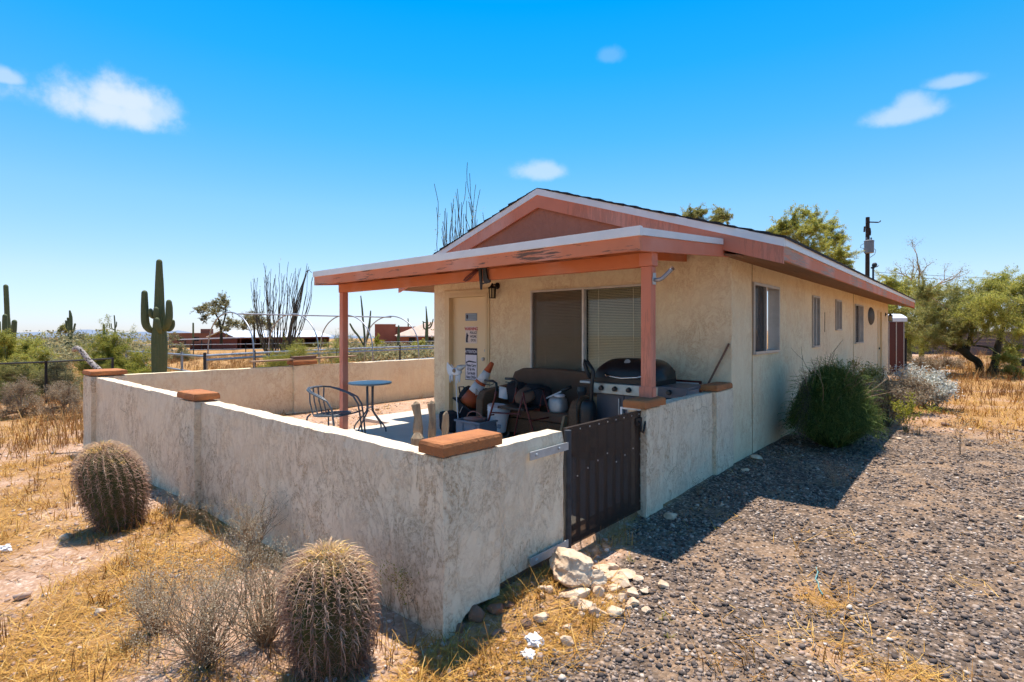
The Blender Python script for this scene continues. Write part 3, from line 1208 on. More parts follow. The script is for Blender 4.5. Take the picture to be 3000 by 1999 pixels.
# front door with its frame, knob and threshold
fd = MB()
fd.box(DOOR[0], DOOR[0] + .045, -.03, .15, 0, 2.05)
fd.box(DOOR[1] - .045, DOOR[1], -.03, .15, 0, 2.05)
fd.box(DOOR[0] + .045, DOOR[1] - .045, -.03, .15, 2.005, 2.05)
fdo = fd.build('door_frame', MAT['trim'], house)
tr_ = MB()
tr_.box(DOOR[0] - .07, DOOR[0] - .001, -.022, 0.0, 0, 2.12)
tr_.box(DOOR[1] + .001, DOOR[1] + .035, -.022, 0.0, 0, 2.12)
tr_.box(DOOR[0] - .001, DOOR[1] + .001, -.022, 0.0, 2.051, 2.12)
tr_.build('door_trim', MAT['trim'], house)
fdoor = MB().box(DOOR[0] + .047, DOOR[1] - .047, .06, .10, .02, 2.002).build('door', MAT['door'], house)
MB().lathe([(.028, 0), (.030, .012), (.012, .02), (.012, .04), (.030, .05), (.030, .075), (.015, .085)], 14,
           Matrix.Translation((DOOR[1] - .115, .06, .985)) @ Matrix.Rotation(R(90), 4, 'X')).build('knob', MAT['galv'], fdoor, smooth=True)
MB().lathe([(.027, 0), (.027, .012), (.018, .018)], 14, Matrix.Translation((DOOR[1] - .115, .06, 1.12)) @ Matrix.Rotation(R(90), 4, 'X')).build('deadbolt', MAT['galv'], fdoor, smooth=True)
MB().box(DOOR[0] + .046, DOOR[1] - .046, -.04, .13, -.015, .018).build('threshold', MAT['galv'], house)
for z in (.3, 1.1, 1.85):
    MB().box(DOOR[1] - .05, DOOR[1] - .040, .048, .058, z, z + .09).build('hinge', MAT['bronze'], fdoor)
# side door
a, b, c_, d_ = SW[4]
sf = MB()
sf.box(-.13, .018, a, a + .05, -.05, d_)
sf.box(-.13, .018, b - .05, b, -.05, d_)
sf.box(-.13, .018, a + .05, b - .05, d_ - .05, d_)
sf.build('door_frame', MAT['trim'], house)
sdo = MB().box(-.07, -.03, a + .052, b - .052, -.03, d_ - .052).build('door', MAT['trim'], house)
MB().lathe([(.026, 0), (.012, .02), (.012, .04), (.028, .05), (.026, .075)], 12, Matrix.Translation((-.03, a + .11, .95)) @ Matrix.Rotation(R(90), 4, 'Y')).build('knob', MAT['bronze'], sdo, smooth=True)

# ------------------------------------------------------------------ porch
porch = thing('porch', 'pink timber porch roof on two posts in front of the house', 'porch', (-2.6, -1.73, 0))
PY, PX0, PX1 = -2.27, -5.09, 0.046
PZF, PZB = 2.282, 2.458
psl = (PZB - PZF) / (0 - PY)


def pz_(y):
    return PZF + psl * (y - PY)


MB().prism([(PY + .03, PZF - .035), (-.41, pz_(-.41) - .035), (-.41, pz_(-.41) - .002), (PY + .03, PZF - .004)], PX0 + .03, PX1 - .03, 'X').build('roof_deck', MAT['soffit'], porch)
MB().prism([(-.41, pz_(-.41) - .035), (-.002, pz_(0) - .035), (-.002, pz_(0) - .012), (-.41, pz_(-.41) - .012)], PX0 + .03, PX1 - .03, 'X').build('roof_deck', MAT['soffit'], porch)
MB().box(PX0 - .012, PX1 + .012, PY - .016, PY + .03, PZF - .066, PZF + .012).build('drip_edge', MAT['white'], porch, bevel=.003)
MB().prism([(PY + .031, PZF - .060), (-.42, pz_(-.42) - .060), (-.42, pz_(-.42) + .002), (PY + .031, PZF + .002)], PX1 - .02, PX1 + .012, 'X').build('drip_edge', MAT['white'], porch)
MB().prism([(PY + .031, PZF - .060), (-.42, pz_(-.42) - .060), (-.42, pz_(-.42) + .002), (PY + .031, PZF + .002)], PX0 - .012, PX0 + .02, 'X').build('drip_edge', MAT['white'], porch)
MB().box(PX0, PX1 - .001, PY, PY + .035, PZF - .185, PZF - .063).build('fascia', MAT['pink_x'], porch)
MB().prism([(PY + .036, PZF - .185), (-.003, pz_(0) - .185), (-.003, pz_(0) - .062), (PY + .036, PZF - .062)], PX1 - .038, PX1 - .002, 'X').build('fascia', MAT['pink_z'], porch)
MB().prism([(PY + .036, PZF - .185), (-.003, pz_(0) - .185), (-.003, pz_(0) - .062), (PY + .036, PZF - .062)], PX0 + .002, PX0 + .038, 'X').build('fascia', MAT['pink_z'], porch)
for k in range(1, 9):
    x = PX0 + .02 + (PX1 - PX0 - .04) * k / 9
    MB().prism([(PY + .037, PZF - .184), (-.004, pz_(0) - .184), (-.004, pz_(0) - .036), (PY + .037, PZF - .036)], x - .019, x + .019, 'X').build('rafter', MAT['beam'], porch)
BY = -1.91
MB().box(-4.97, -.008, BY - .045, BY + .045, 2.004, 2.123).build('beam', MAT['beam'], porch, bevel=.004)
MB().box(-.107, -.013, BY - .0475, BY + .0475, .869, 2.002).build('post', MAT['pink_z'], porch, bevel=.005)
MB().box(-4.945, -4.855, BY - .045, BY + .045, -.16, 2.002).build('post', MAT['pink_z'], porch, bevel=.005)
MB().box(-.122, .002, BY - .055, BY + .055, 2.006, 2.12).build('post_block', MAT['pink_z'], porch, bevel=.004)
MB().box(-.12, 0.0, BY - .055, BY - .048, .869, .96).build('post_bracket', MAT['pink_z'], porch)
MB().box(-.012, -.006, BY - .04, BY + .03, 1.91, 2.0).build('post_bracket', MAT['pink_z'], porch)
MB().box(-.012, -.004, BY - .03, BY + .04, .87, .955).build('post_bracket', MAT['pink_z'], porch)

# concrete
pat = MB()
pat.box(-4.85, -.17, -3.6, .04, -.12, 0.0)
pat.build('patio', MAT['concrete'], None)['kind'] = 'structure'
MB().box(-5.65, -4.855, -1.1, 6.0, -.15, -.008).build('concrete_path', MAT['concrete'], None)['kind'] = 'structure'


# ================================================================== COURTYARD WALLS
def slab(x0, x1, y0, y1, z1, bottom, res=.07, amp=.007, z0f=None):
    """plastered block with uneven faces and a crumbly top edge"""
    def ax(a, b):
        n_ = max(1, int(round((b - a) / res)))
        return np.linspace(a, b, n_ + 1)
    X_, Y_, Z_ = ax(x0, x1), ax(y0, y1), np.linspace(0, 1, max(2, int((z1 - bottom) / res)) + 1)
    V_, F_ = [], []

    def dis(x, y, w):
        zb = bottom if z0f is None else z0f(x, y)
        z = zb + (z1 - zb) * w
        p_ = Vector((x, y, z))
        e = 0
        for c0, c1, q in ((x0, x1, x), (y0, y1, y), (bottom, z1, z)):
            if min(abs(q - c0), abs(q - c1)) < 1e-5:
                e += 1
        d_ = Vector((noise.noise(p_ * 3.1), noise.noise(p_ * 3.1 + Vector((9, 0, 0))), noise.noise(p_ * 3.1 + Vector((0, 9, 0))))) * amp
        d_ += Vector((noise.noise(p_ * 11), noise.noise(p_ * 11 + Vector((5, 0, 0))), noise.noise(p_ * 11 + Vector((0, 5, 0))))) * amp * (.4 if e < 2 else 1.1)
        if w > .999 and e >= 2:   # rounded arris
            cx_, cy_ = (x0 + x1) / 2, (y0 + y1) / 2
            d_ += Vector(((cx_ - x) / max(abs(cx_ - x), .01) * .006 if min(abs(x - x0), abs(x - x1)) < 1e-5 else 0,
                          (cy_ - y) / max(abs(cy_ - y), .01) * .006 if min(abs(y - y0), abs(y - y1)) < 1e-5 else 0, -.007))
        return p_ + d_

    def grid(A, B, fn):
        b0 = len(V_)
        for a_ in A:
            for b_ in B:
                V_.append(fn(a_, b_))
        nb = len(B)
        for i in range(len(A) - 1):
            for j in range(nb - 1):
                F_.append((b0 + i * nb + j, b0 + (i + 1) * nb + j, b0 + (i + 1) * nb + j + 1, b0 + i * nb + j + 1))
    grid(X_, Z_, lambda a_, w: dis(a_, y0, w))
    grid(X_, Z_, lambda a_, w: dis(a_, y1, w))
    grid(Y_, Z_, lambda a_, w: dis(x0, a_, w))
    grid(Y_, Z_, lambda a_, w: dis(x1, a_, w))
    grid(X_, Y_, lambda a_, b_: dis(a_, b_, 1.0))
    m_ = MB()
    m_.v = V_
    m_.f = F_
    return m_


def capstone(x0, x1, y0, y1, z0, z1, parent):
    m_ = slab(x0, x1, y0, y1, z1, z0, .022, .003)
    return m_.build('cap', MAT['cap'], parent, smooth=False)


WZ = .775
fw = thing('courtyard_wall', 'low weathered stucco wall along the front, behind the barrel cacti', 'wall', (-3.9, -4.25, -.2))
slab(-7.45, -3.831, -4.33, -4.18, WZ, -.55).build('panel', MAT['wall'], fw)
slab(-3.409, -.141, -4.33, -4.18, WZ, -.55).build('panel', MAT['wall'], fw)
slab(-7.93, -7.451, -4.385, -3.95, WZ + .012, -.55).build('pillar', MAT['wall'], fw)
slab(-3.830, -3.410, -4.385, -4.155, WZ + .005, -.55).build('pillar', MAT['wall'], fw)


def under_corner(x, y):
    """washed out foot of the corner pillar: bottom edge arcs up along the right face"""
    q = sstep(-.12, .01, x)
    return -.30 + q * np.interp(y, [-4.36, -4.31, -4.22, -4.12, -3.93], [0.0, .10, .215, .25, .225])


slab(-.140, .03, -4.36, -3.931, .79, -.30, .04, .006, under_corner).build('pillar', MAT['wall'], fw)
capstone(-7.945, -7.435, -4.395, -3.95, .80, .866, fw)
capstone(-3.845, -3.395, -4.398, -4.165, .792, .856, fw)
capstone(-.150, .048, -4.378, -3.925, .797, .866, fw)

gw = thing('courtyard_wall', 'short stucco wall stub between the corner pillar and the gate', 'wall', (-.07, -3.5, -.1))
slab(-.15, -.015, -3.929, -3.24, WZ - .005, -.04, .06, .007).build('panel', MAT['wall'], gw)
slab(-.13, -.045, -3.929, -3.26, -.045, -.35, .08, .01).build('footing', MAT['brownrock'], gw)

rw = thing('courtyard_wall', 'low stucco wall between the gate and the house corner, under the porch post', 'wall', (-.07, -1.2, -.1))
slab(-.150, .022, -2.11, -1.790, .790, -.35).build('pillar', MAT['wall'], rw)
slab(-.148, -.018, -1.789, -.52, WZ + .015, -.35).build('panel', MAT['wall'], rw)
slab(-.146, .022, -.519, -.003, .80, -.35).build('pillar', MAT['wall'], rw)
capstone(-.165, .037, -2.165, -1.770, .797, .866, rw)
capstone(-.155, .037, -.545, -.07, .807, .868, rw)

lw = thing('courtyard_wall', 'long golden stucco wall along the far left side of the courtyard', 'wall', (-7.8, 3, -.2))
slab(-7.87, -7.72, -3.949, -1.26, WZ, -.55, .1).build('panel', MAT['house'], lw)  # golden bounced light put into this wall's colour by using the house stucco
slab(-7.90, -7.67, -1.259, -.82, WZ + .012, -.55, .08).build('pillar', MAT['house'], lw)
slab(-7.87, -7.72, -.819, 13.0, WZ + .005, -.6, .15).build('panel', MAT['house'], lw)
capstone(-7.92, -7.65, -1.28, -.80, .797, .875, lw)

# ------------------------------------------------------------------ gate
gate = thing('gate', 'dark brown perforated metal gate closing the courtyard wall', 'gate', (-.03, -2.63, -.05))
g0, g1, gz0, gz1 = -3.19, -2.10, -.055, .775
gs = MB().box(-.032, -.030, g0 + .02, g1, gz0, gz1).build('sheet', MAT['gate'], gate)
fr_ = MB()
fr_.box(-.070, -.034, g0 + .02, g0 + .055, gz0, gz1 - .005)
fr_.box(-.070, -.034, g1 - .035, g1 - .003, gz0, gz1 - .005)
fr_.box(-.070, -.034, g0 + .056, g1 - .036, gz1 - .045, gz1 - .005)
fr_.box(-.070, -.034, g0 + .056, g1 - .036, gz0 + .01, gz0 + .045)
fr_.build('frame', MAT['gateframe'], gate)
for k in range(1, 8):
    y = g0 + .055 + (g1 - g0 - .09) * k / 8
    MB().box(-.062, -.040, y - .011, y + .011, gz0 + .046, gz1 - .046).build('bar', MAT['gateframe'], gate)
MB().box(-.060, -.036, g0 + .056, g0 + .19, .56, .60).build('brace', MAT['gateframe'], gate)
MB().box(-.060, -.036, g0 + .056, g0 + .19, .04, .075).build('brace', MAT['gateframe'], gate)
sc = MB()
for k in range(9):
    sc.lathe([(.006, 0), (.004, .004)], 6, Matrix.Translation((-.030, g0 + .05 + k * .125, gz1 - .025)) @ Matrix.Rotation(R(90), 4, 'Y'))
for k in range(6):
    for y in (g0 + .04, g1 - .02):
        sc.lathe([(.006, 0), (.004, .004)], 6, Matrix.Translation((-.030, y, .02 + k * .13)) @ Matrix.Rotation(R(90), 4, 'Y'))
for k in range(7):
    sc.lathe([(.006, 0), (.004, .004)], 6, Matrix.Translation((-.030, g0 + .14 + k * .135, .42 + .03 * ((k * 5) % 4))) @ Matrix.Rotation(R(90), 4, 'Y'))
sc.build('screws', MAT['galv'], gate)['kind'] = 'stuff'
MB().tube([(-.010, g0 - .005, -.13), (-.010, g0 - .005, gz1 - .01)], .024, 12).build('hinge_post', MAT['steel'], gate, smooth=False)
for z in (.665, .005):
    m_ = MB().box(.006, .013, -3.63, g0 - .03, z - .026, z + .026)
    st_ = m_.build('hinge_strap', MAT['galv'], gate)
    for y in (-3.57, -3.33):
        MB().lathe([(.011, 0), (.011, .006), (.005, .010)], 8, Matrix.Translation((.013, y, z)) @ Matrix.Rotation(R(90), 4, 'Y')).build('bolt', MAT['galv'], st_)
la = MB().tube([(-.02, g1 - .07, .70), (.005, g1 - .07, .68), (.012, g1 - .08, .62), (.012, g1 - .045, .60), (.012, g1 - .02, .64), (.010, g1 + .0, .69)], .009, 7)
la.box(-.03, -.016, g1 - .11, g1 - .01, .66, .72)
la.build('latch', MAT['gateframe'], gate)
# white painted metal angle round the latch opening
br = MB()
br.box(-.205, -.190, -2.140, -2.121, .68, .794)
br.box(-.189, -.02, -2.140, -2.121, .778, .794)
br.top('latch_bracket', MAT['white'], 'white metal angle fixed to the pillar beside the gate latch', 'bracket', (-.13, -2.115, .68))

# ================================================================== THINGS FIXED TO THE HOUSE AND PORCH
def lantern(name, label, M, s=1.0):
    """carriage lantern; local: wall at y=0, light hangs towards -y"""
    o = thing(name, label, 'lamp', (0, 0, 0), None, True)
    MB().lathe([(.055 * s, 0), (.055 * s, .012 * s), (.03 * s, .022 * s)], 16, Matrix.Rotation(R(90), 4, 'X')).build('wall_plate', MAT['bronze'], o, smooth=True)
    MB().tube([(0, -.02 * s, 0), (0, -.07 * s, .02 * s), (0, -.11 * s, .015 * s), (0, -.125 * s, -.01 * s)], .011 * s, 8).build('arm', MAT['bronze'], o, smooth=True)
    MB().lathe([(.012 * s, .045 * s), (.02 * s, .03 * s), (.035 * s, 0), (.075 * s, -.03 * s), (.078 * s, -.037 * s), (.05 * s, -.04 * s)], 12, Matrix.Translation((0, -.125 * s, -.01 * s))).build('cap', MAT['bronze'], o)
    c = MB()
    for k in range(6):
        a = 2 * math.pi * k / 6
        c.bar((.055 * s * math.cos(a), -.125 * s + .055 * s * math.sin(a), -.045 * s), (.05 * s * math.cos(a), -.125 * s + .05 * s * math.sin(a), -.20 * s), .012 * s, .012 * s)
    c.lathe([(.056 * s, 0), (.058 * s, .010 * s), (.02 * s, .014 * s)], 12, Matrix.Translation((0, -.125 * s, -.212 * s)))
    c.build('cage', MAT['bronze'], o)
    MB().lathe([(.046 * s, -.2 * s), (.05 * s, -.05 * s)], 6, Matrix.Translation((0, -.125 * s, 0))).build('glass', MAT['lampglass'], o)
    o.matrix_world = M
    return o


lantern('wall_lantern', 'dark lantern on the wall between the front door and the window', Matrix.Translation((-3.60, 0, 2.15)), .95)
lantern('wall_lantern', 'small black lantern on the side wall by the rear door', Matrix.Translation((0, 13.3, 1.93)) @ Matrix.Rotation(R(90), 4, 'Z'), 1.0)

pl = MB()
prof = [(.0, .055), (.10, .05), (.20, .028), (.235, 0), (.0, -.002)]
vs_, fs_ = [], []
for r_, h_ in prof[:-1]:
    for k in range(28):
        a = 2 * math.pi * k / 28
        vs_.append((.004 + h_, 10.42 + r_ * 2.15 * math.cos(a), 1.825 + r_ * math.sin(a)))
fs_ = [(i * 28 + k, i * 28 + (k + 1) % 28, (i + 1) * 28 + (k + 1) % 28, (i + 1) * 28 + k) for i in range(3) for k in range(28)]
pl.add(vs_, fs_).top('wall_plaque', MAT['darkpipe'], 'black oval plaque hung on the side wall near the rear door', 'plaque', (0, 10.42, 1.825), smooth=True)


def text_mesh(s, size, mat, name, parent, M, bold=0.0):
    c = bpy.data.curves.new('lettering', 'FONT')
    c.body = s
    c.size = size
    c.align_x = 'CENTER'
    c.extrude = .0006
    c.offset = bold
    o = bpy.data.objects.new('lettering_tmp', c)
    COL.objects.link(o)
    bpy.context.view_layer.update()
    me = bpy.data.meshes.new_from_object(o.evaluated_get(bpy.context.evaluated_depsgraph_get()))
    bpy.data.objects.remove(o)
    me.transform(M)
    off = ORG.get(parent.name, Vector((0, 0, 0)))
    me.transform(Matrix.Translation(-off))
    me.materials.clear()
    return link_mesh(name, me, mat, parent)


SM = Matrix.Rotation(R(90), 4, 'X')          # lettering stands upright, facing the yard
MAT['ink'] = plain('black_ink', (.02, .02, .05), None, 5, .6)
MAT['redink'] = plain('red_ink', (.55, .03, .03), None, 5, .6)
MAT['signwhite'] = plain('sign_white', (.70, .66, .72), (.6, .57, .62), 6, .5)
MAT['signwarm'] = plain('sign_cream', (.72, .62, .56), (.64, .54, .48), 6, .5)
MAT['signblue'] = plain('sign_blue', (.20, .27, .36), (.16, .22, .30), 6, .45)
MAT['signbluelight'] = plain('sign_blue_light', (.30, .38, .47), None, 6, .45)
SX, SY = -4.245, .0585
s1 = thing('door_sign', 'small blue grey plate sign at the top of the front door', 'sign', (SX, SY, 1.66))
MB().box(SX - .135, SX + .135, SY - .003, SY, 1.61, 1.735).build('plate', MAT['signblue'], s1)
MB().box(SX - .125, SX + .125, SY - .0045, SY - .0032, 1.622, 1.723).build('panel', MAT['signbluelight'], s1)
MB().prism([(SX - .112, 1.71), (SX - .07, 1.71), (SX - .07, 1.66), (SX - .091, 1.632), (SX - .112, 1.66)], SY - .0062, SY - .0047, 'Y').build('emblem', MAT['ink'], s1)
for z in (1.69, 1.665, 1.64):
    MB().box(SX - .055, SX + .11, SY - .0058, SY - .0047, z, z + .009).build('text_line', MAT['signblue'], s1)
s2 = thing('door_sign', 'white warning sign with red heading and dog silhouette on the door', 'sign', (SX, SY, 1.25))
MB().box(SX - .135, SX + .135, SY - .003, SY, 1.235, 1.515).build('plate', MAT['signwarm'], s2)
text_mesh('WARNING', .072, MAT['redink'], 'heading', s2, Matrix.Translation((SX, SY - .0040, 1.452)) @ SM @ Matrix.Scale(.88, 4, (1, 0, 0)), .0018)
for k, w_ in enumerate(('POLICE', 'WORK', 'DOG')):
    text_mesh(w_, .058, MAT['ink'], 'lettering', s2, Matrix.Translation((SX + .052, SY - .0040, 1.392 - k * .062)) @ SM @ Matrix.Scale(.85, 4, (1, 0, 0)), .001)
dogp = [(-.122, 1.25), (-.068, 1.25), (-.066, 1.258), (-.082, 1.268), (-.078, 1.31), (-.072, 1.345), (-.06, 1.358), (-.062, 1.37), (-.083, 1.385), (-.086, 1.412), (-.096, 1.392),
        (-.106, 1.414), (-.112, 1.385), (-.116, 1.35), (-.122, 1.31), (-.124, 1.28)]
MB().prism([(SX + u, w) for u, w in dogp], SY - .0050, SY - .0032, 'Y').build('dog_silhouette', MAT['ink'], s2)
s3 = thing('door_sign', 'tall white notice with dark heading band low on the front door', 'sign', (SX, SY, .62))
MB().box(SX - .140, SX + .140, SY - .003, SY, .625, 1.155).build('border', MAT['ink'], s3)
MB().box(SX - .132, SX + .132, SY - .0045, SY - .0032, .635, 1.045).build('plate', MAT['signwhite'], s3)
text_mesh('ATTENTION', .070, MAT['signwhite'], 'heading', s3, Matrix.Translation((SX, SY - .0050, 1.075)) @ SM @ Matrix.Scale(.72, 4, (1, 0, 0)), .001)
MB().prism([(SX - .12, .925), (SX - .05, .95), (SX + .04, .94), (SX + .12, .93), (SX + .12, .916), (SX + .03, .918), (SX - .05, .925), (SX - .12, .90)], SY - .0060, SY - .0047, 'Y').build('swoosh', MAT['ink'], s3)
for k, w_ in enumerate(('Please Carry', 'ID So We', 'Can Notify', 'Next Of Kin')):
    text_mesh(w_, .066, MAT['ink'], 'lettering', s3, Matrix.Translation((SX, SY - .0055, .850 - k * .066)) @ SM @ Matrix.Scale(.66, 4, (1, 0, 0)), .0015)

tl = thing('hanging_clamp', 'dark clamp with a red loop handle hanging from the porch beam', 'tool', (-2.27, -1.80, 2.1))
MB().tube([(-2.27, -1.80, 2.175), (-2.36, -1.80, 2.13), (-2.45, -1.80, 2.085), (-2.48, -1.80, 2.062), (-2.445, -1.80, 2.055), (-2.38, -1.80, 2.075), (-2.32, -1.80, 2.12), (-2.24, -1.80, 2.175)], .011, 8).build('loop_handle', MAT['redframe'], tl, smooth=True)
MB().bar((-2.26, -1.795, 2.18), (-2.11, -1.795, 2.185), .03, .02).build('bar', MAT['darkpipe'], tl)
MB().prism([(-2.235, 2.18), (-2.195, 2.18), (-2.185, 2.03), (-2.19, 1.945), (-2.205, 1.945), (-2.215, 2.03)], -1.815, -1.795, 'Y').build('jaw', MAT['darkpipe'], tl)
MB().prism([(-2.165, 2.18), (-2.12, 2.18), (-2.10, 2.06), (-2.06, 2.03), (-2.06, 2.015), (-2.13, 2.005), (-2.16, 2.04)], -1.815, -1.795, 'Y').build('jaw', MAT['darkpipe'], tl)
MB().tube([(-2.20, -1.805, 2.0), (-2.12, -1.805, 2.02)], .008, 6).build('screw', MAT['darkpipe'], tl)

tl.location = Vector(tl.location) + Vector((.178, -.18, -.045))

pb = thing('pipe_bracket', 'grey angled pipe bracket bolted to the right porch post', 'bracket', (-.09, -1.72, 1.90))
MB().box(-.100, -.092, -1.755, -1.70, 1.865, 1.965).build('plate', MAT['galv'], pb)
MB().tube([(-.09, -1.73, 1.905), (-.045, -1.73, 1.905), (-.02, -1.728, 1.915), (.045, -1.70, 1.985), (.052, -1.697, 1.992)], .017, 10).build('pipe', MAT['pipe'], pb, smooth=True)
MB().tube([(.050, -1.698, 1.990), (.062, -1.692, 2.003)], .019, 10).build('rusty_end', MAT['stick'], pb)

pb.location = Vector(pb.location) + Vector((.09, -.18, -.02))

# ================================================================== COURTYARD FURNITURE
tb = thing('bistro_table', 'round blue grey bistro table with bent legs by the left post', 'table', (-4.55, -1.70, 0), None, True)
MB().lathe([(.285, -.028), (.305, -.024), (.312, -.012), (.310, -.002), (.29, .0), (.0, .002)], 40, Matrix.Translation((0, 0, .70))).build('table_top', MAT['tabletop'], tb, smooth=False)
for k in range(4):
    a = R(20 + 90 * k)
    c, s = math.cos(a), math.sin(a)
    MB().tube([(c * .055, s * .055, .67), (c * .05, s * .05, .33), (c * .06, s * .06, .28), (c * .11, s * .11, .22), (c * .24, s * .24, .085), (c * .27, s * .27, .04), (c * .275, s * .275, .0)], .0115, 8).build('leg', MAT['bluegrey'], tb, smooth=True)
for z in (.645, .335):
    MB().tube([(.052 * math.cos(q * math.pi / 6), .052 * math.sin(q * math.pi / 6), z) for q in range(13)], .006, 6, False).build('ring', MAT['galv'], tb)

ch = thing('bistro_chair', 'blue grey tubular armchair standing behind the front wall', 'chair', (-4.02, -2.62, 0), None, True)
BG = MAT['bluegrey']
for off, nm in ((0.0, 'arm_frame'), (.032, 'arm_frame')):
    ptsb = []
    for q in range(25):
        t_ = q / 24
        a = math.pi * (1.5 - t_)      # horseshoe seen from above, open towards +x
        ptsb.append((.04 + (.26 - off) * math.cos(a) * (1.15 if math.cos(a) < 0 else 1), (.285 - off) * math.sin(a), .72 - .10 * max(0, math.cos(a)) - .01 * off))
    path = []
    for sy_ in (-1,):
        path = [(.30 - off, -.29, 0), (.27 - off, -.288 + off, .33), (.24 - off, -.285 + off, .50), (.17 - off, -.283 + off, .595), (.05, -.278 + off, .64), (-.10, -.262 + off, .685),
                (-.20 + off * .5, -.21 + off * .6, .715), (-.265 + off, -.11, .728), (-.285 + off, 0, .73)]
    full = path + [(x, -y, z) for x, y, z in path[-2::-1]]
    MB().tube(full, .011, 8).build(nm, BG, ch, smooth=True)
for y in (-.13, -.045, .045, .13):
    MB().tube([(-.265 + abs(y) * .25, y, .725), (-.235, y * .95, .55), (-.19, y * .9, .40), (-.17, y * .9, .385)], .009, 7).build('back_slat', BG, ch, smooth=True)
for sgn in (-1, 1):
    MB().tube([(-.19, .16 * sgn, .41), (-.21, .19 * sgn, .38), (-.24, .225 * sgn, .2), (-.28, .235 * sgn, 0)], .011, 8).build('leg', BG, ch, smooth=True)
seat = [(.22 * math.cos(q * math.pi / 12) + .01, .215 * math.sin(q * math.pi / 12), .40 + .015 * math.cos(q * math.pi / 12)) for q in range(25)]
MB().tube(seat, .011, 8, False).build('seat_ring', BG, ch, smooth=True)
for k in range(7):
    x = -.15 + k * .053
    w_ = math.sqrt(max(.02, .215 ** 2 - (x - .01) ** 2)) * .97
    MB().tube([(x, -w_, .402), (x, 0, .386), (x, w_, .402)], .007, 6).build('seat_slat', BG, ch)
MB().tube([(.255, -.283, .42), (.23, -.16, .405), (.232, .16, .405), (.255, .283, .42)], .010, 7).build('front_rail', BG, ch, smooth=True)
ch.rotation_euler = (0, 0, math.atan2(RD.y * .93 - VD.y * .36, RD.x * .93 - VD.x * .36))

# loveseat with a wicker frame and a brown back cushion
ls = thing('loveseat', 'brown cushioned wicker loveseat under the front window, piled with things', 'sofa', (-2.3, -.5, 0))
bk = [( -3.06, .40), (-3.07, .70), (-3.00, .85), (-2.85, .905), (-2.3, .92), (-1.85, .905), (-1.62, .86), (-1.52, .72), (-1.52, .40)]
MB().prism(bk, -.30, -.14, 'Y').build('backrest', MAT['cushion'], ls, bevel=.035, seg=3)
MB().box(-3.0, -1.60, -.85, -.31, .30, .42).build('seat', MAT['cushion'], ls, bevel=.03, seg=3)
MB().box(-3.02, -1.58, -.86, -.30, .10, .295).build('front_skirt', MAT['wicker'], ls, bevel=.01)
for x0_, x1_ in ((-3.16, -3.03), (-1.60, -1.46)):
    MB().prism([(-.93, .06), (-.93, .50), (-.86, .60), (-.70, .63), (-.30, .66), (-.16, .70), (-.14, .06)], x0_, x1_, 'X').build('arm', MAT['wicker'], ls, bevel=.025, seg=3)
for x in (-3.1, -1.53):
    for y in (-.88, -.2):
        MB().box(x - .03, x + .03, y - .03, y + .03, 0, .07).build('foot', MAT['stick'], ls)
for k in range(9):
    z = .12 + k * .02
    MB().bar((-3.0, -.864, z), (-1.6, -.864, z), .008, .010).build('wicker_strand', MAT['wicker'], ls)

# traffic cone lying back against the wall
cn = thing('traffic_cone', 'orange traffic cone with two white bands leaning by the front door', 'cone', (0, 0, 0), None, True)
prof = [(.135, .0), (.118, .10), (.098, .22)]
MB().lathe([(.140, .02), (.105, .24)], 24).build('cone_base', MAT['orange'], cn, smooth=True)
MB().lathe([(.1055, .24), (.0860, .385)], 24).build('reflective_band', MAT['reflect'], cn, smooth=True)
MB().lathe([(.0855, .386), (.0790, .43)], 24).build('cone_middle', MAT['orange'], cn, smooth=True)
MB().lathe([(.0795, .431), (.0560, .60)], 24).build('reflective_band', MAT['reflect'], cn, smooth=True)
MB().lathe([(.0555, .601), (.034, .735), (.028, .75), (.012, .755)], 24).build('cone_tip', MAT['orange'], cn, smooth=True)
MB().box(-.19, .19, -.19, .19, 0, .03).build('foot', MAT['black'], cn, bevel=.015)
cn.location = (-3.64, -.62, .33)
cn.rotation_euler = (R(-8), R(30), R(12))


def lump(c, sx, sy, sz, seed, amp=.22, sub=3, f=1.6, flat=True):
    bm = bmesh.new()
    bmesh.ops.create_icosphere(bm, subdivisions=sub, radius=1.0)
    m_ = MB()
    for v in bm.verts:
        n_ = noise.noise(v.co * f + Vector((seed * 3.7, seed, 1))) + .5 * noise.noise(v.co * f * 2.6 + Vector((seed, 5, 1)))
        q = v.co * (1 + amp * n_)
        # squarish body
        q = Vector([math.copysign(abs(t_) ** .75, t_) for t_ in q])
        if flat and q.z < -.85:
            q.z = -.85
        m_.v.append(Vector(c) + Vector((q.x * sx, q.y * sy, q.z * sz)))
    bm.verts.index_update()
    m_.f = [tuple(v.index for v in f_.verts) for f_ in bm.faces]
    bm.free()
    return m_


bag = thing('duffel_bag', 'big black upright bag standing beside the front door', 'bag', (-3.72, -.55, 0))
lump((-3.72, -.52, .27), .15, .13, .33, 3, .18).build('body', MAT['blackcloth'], bag, smooth=True)
MB().tube([(-3.80, -.62, .50), (-3.78, -.66, .60), (-3.68, -.66, .61), (-3.64, -.62, .50)], .012, 6).build('strap', MAT['blackplastic'], bag)
MB().tube([(-3.82, -.66, .12), (-3.70, -.67, .30), (-3.60, -.65, .42)], .006, 5).build('buckle_strap', MAT['galv'], bag)
bag2 = thing('cloth_bag', 'navy cloth bag slumped under the traffic cone', 'bag', (-3.36, -.52, 0))
lump((-3.36, -.50, .27), .15, .14, .34, 5, .16).build('body', MAT['navy'], bag2, smooth=True)
MB().tube([(-3.44, -.64, .50), (-3.42, -.66, .60), (-3.36, -.66, .55), (-3.38, -.65, .45)], .008, 6).build('handle', MAT['galv'], bag2)
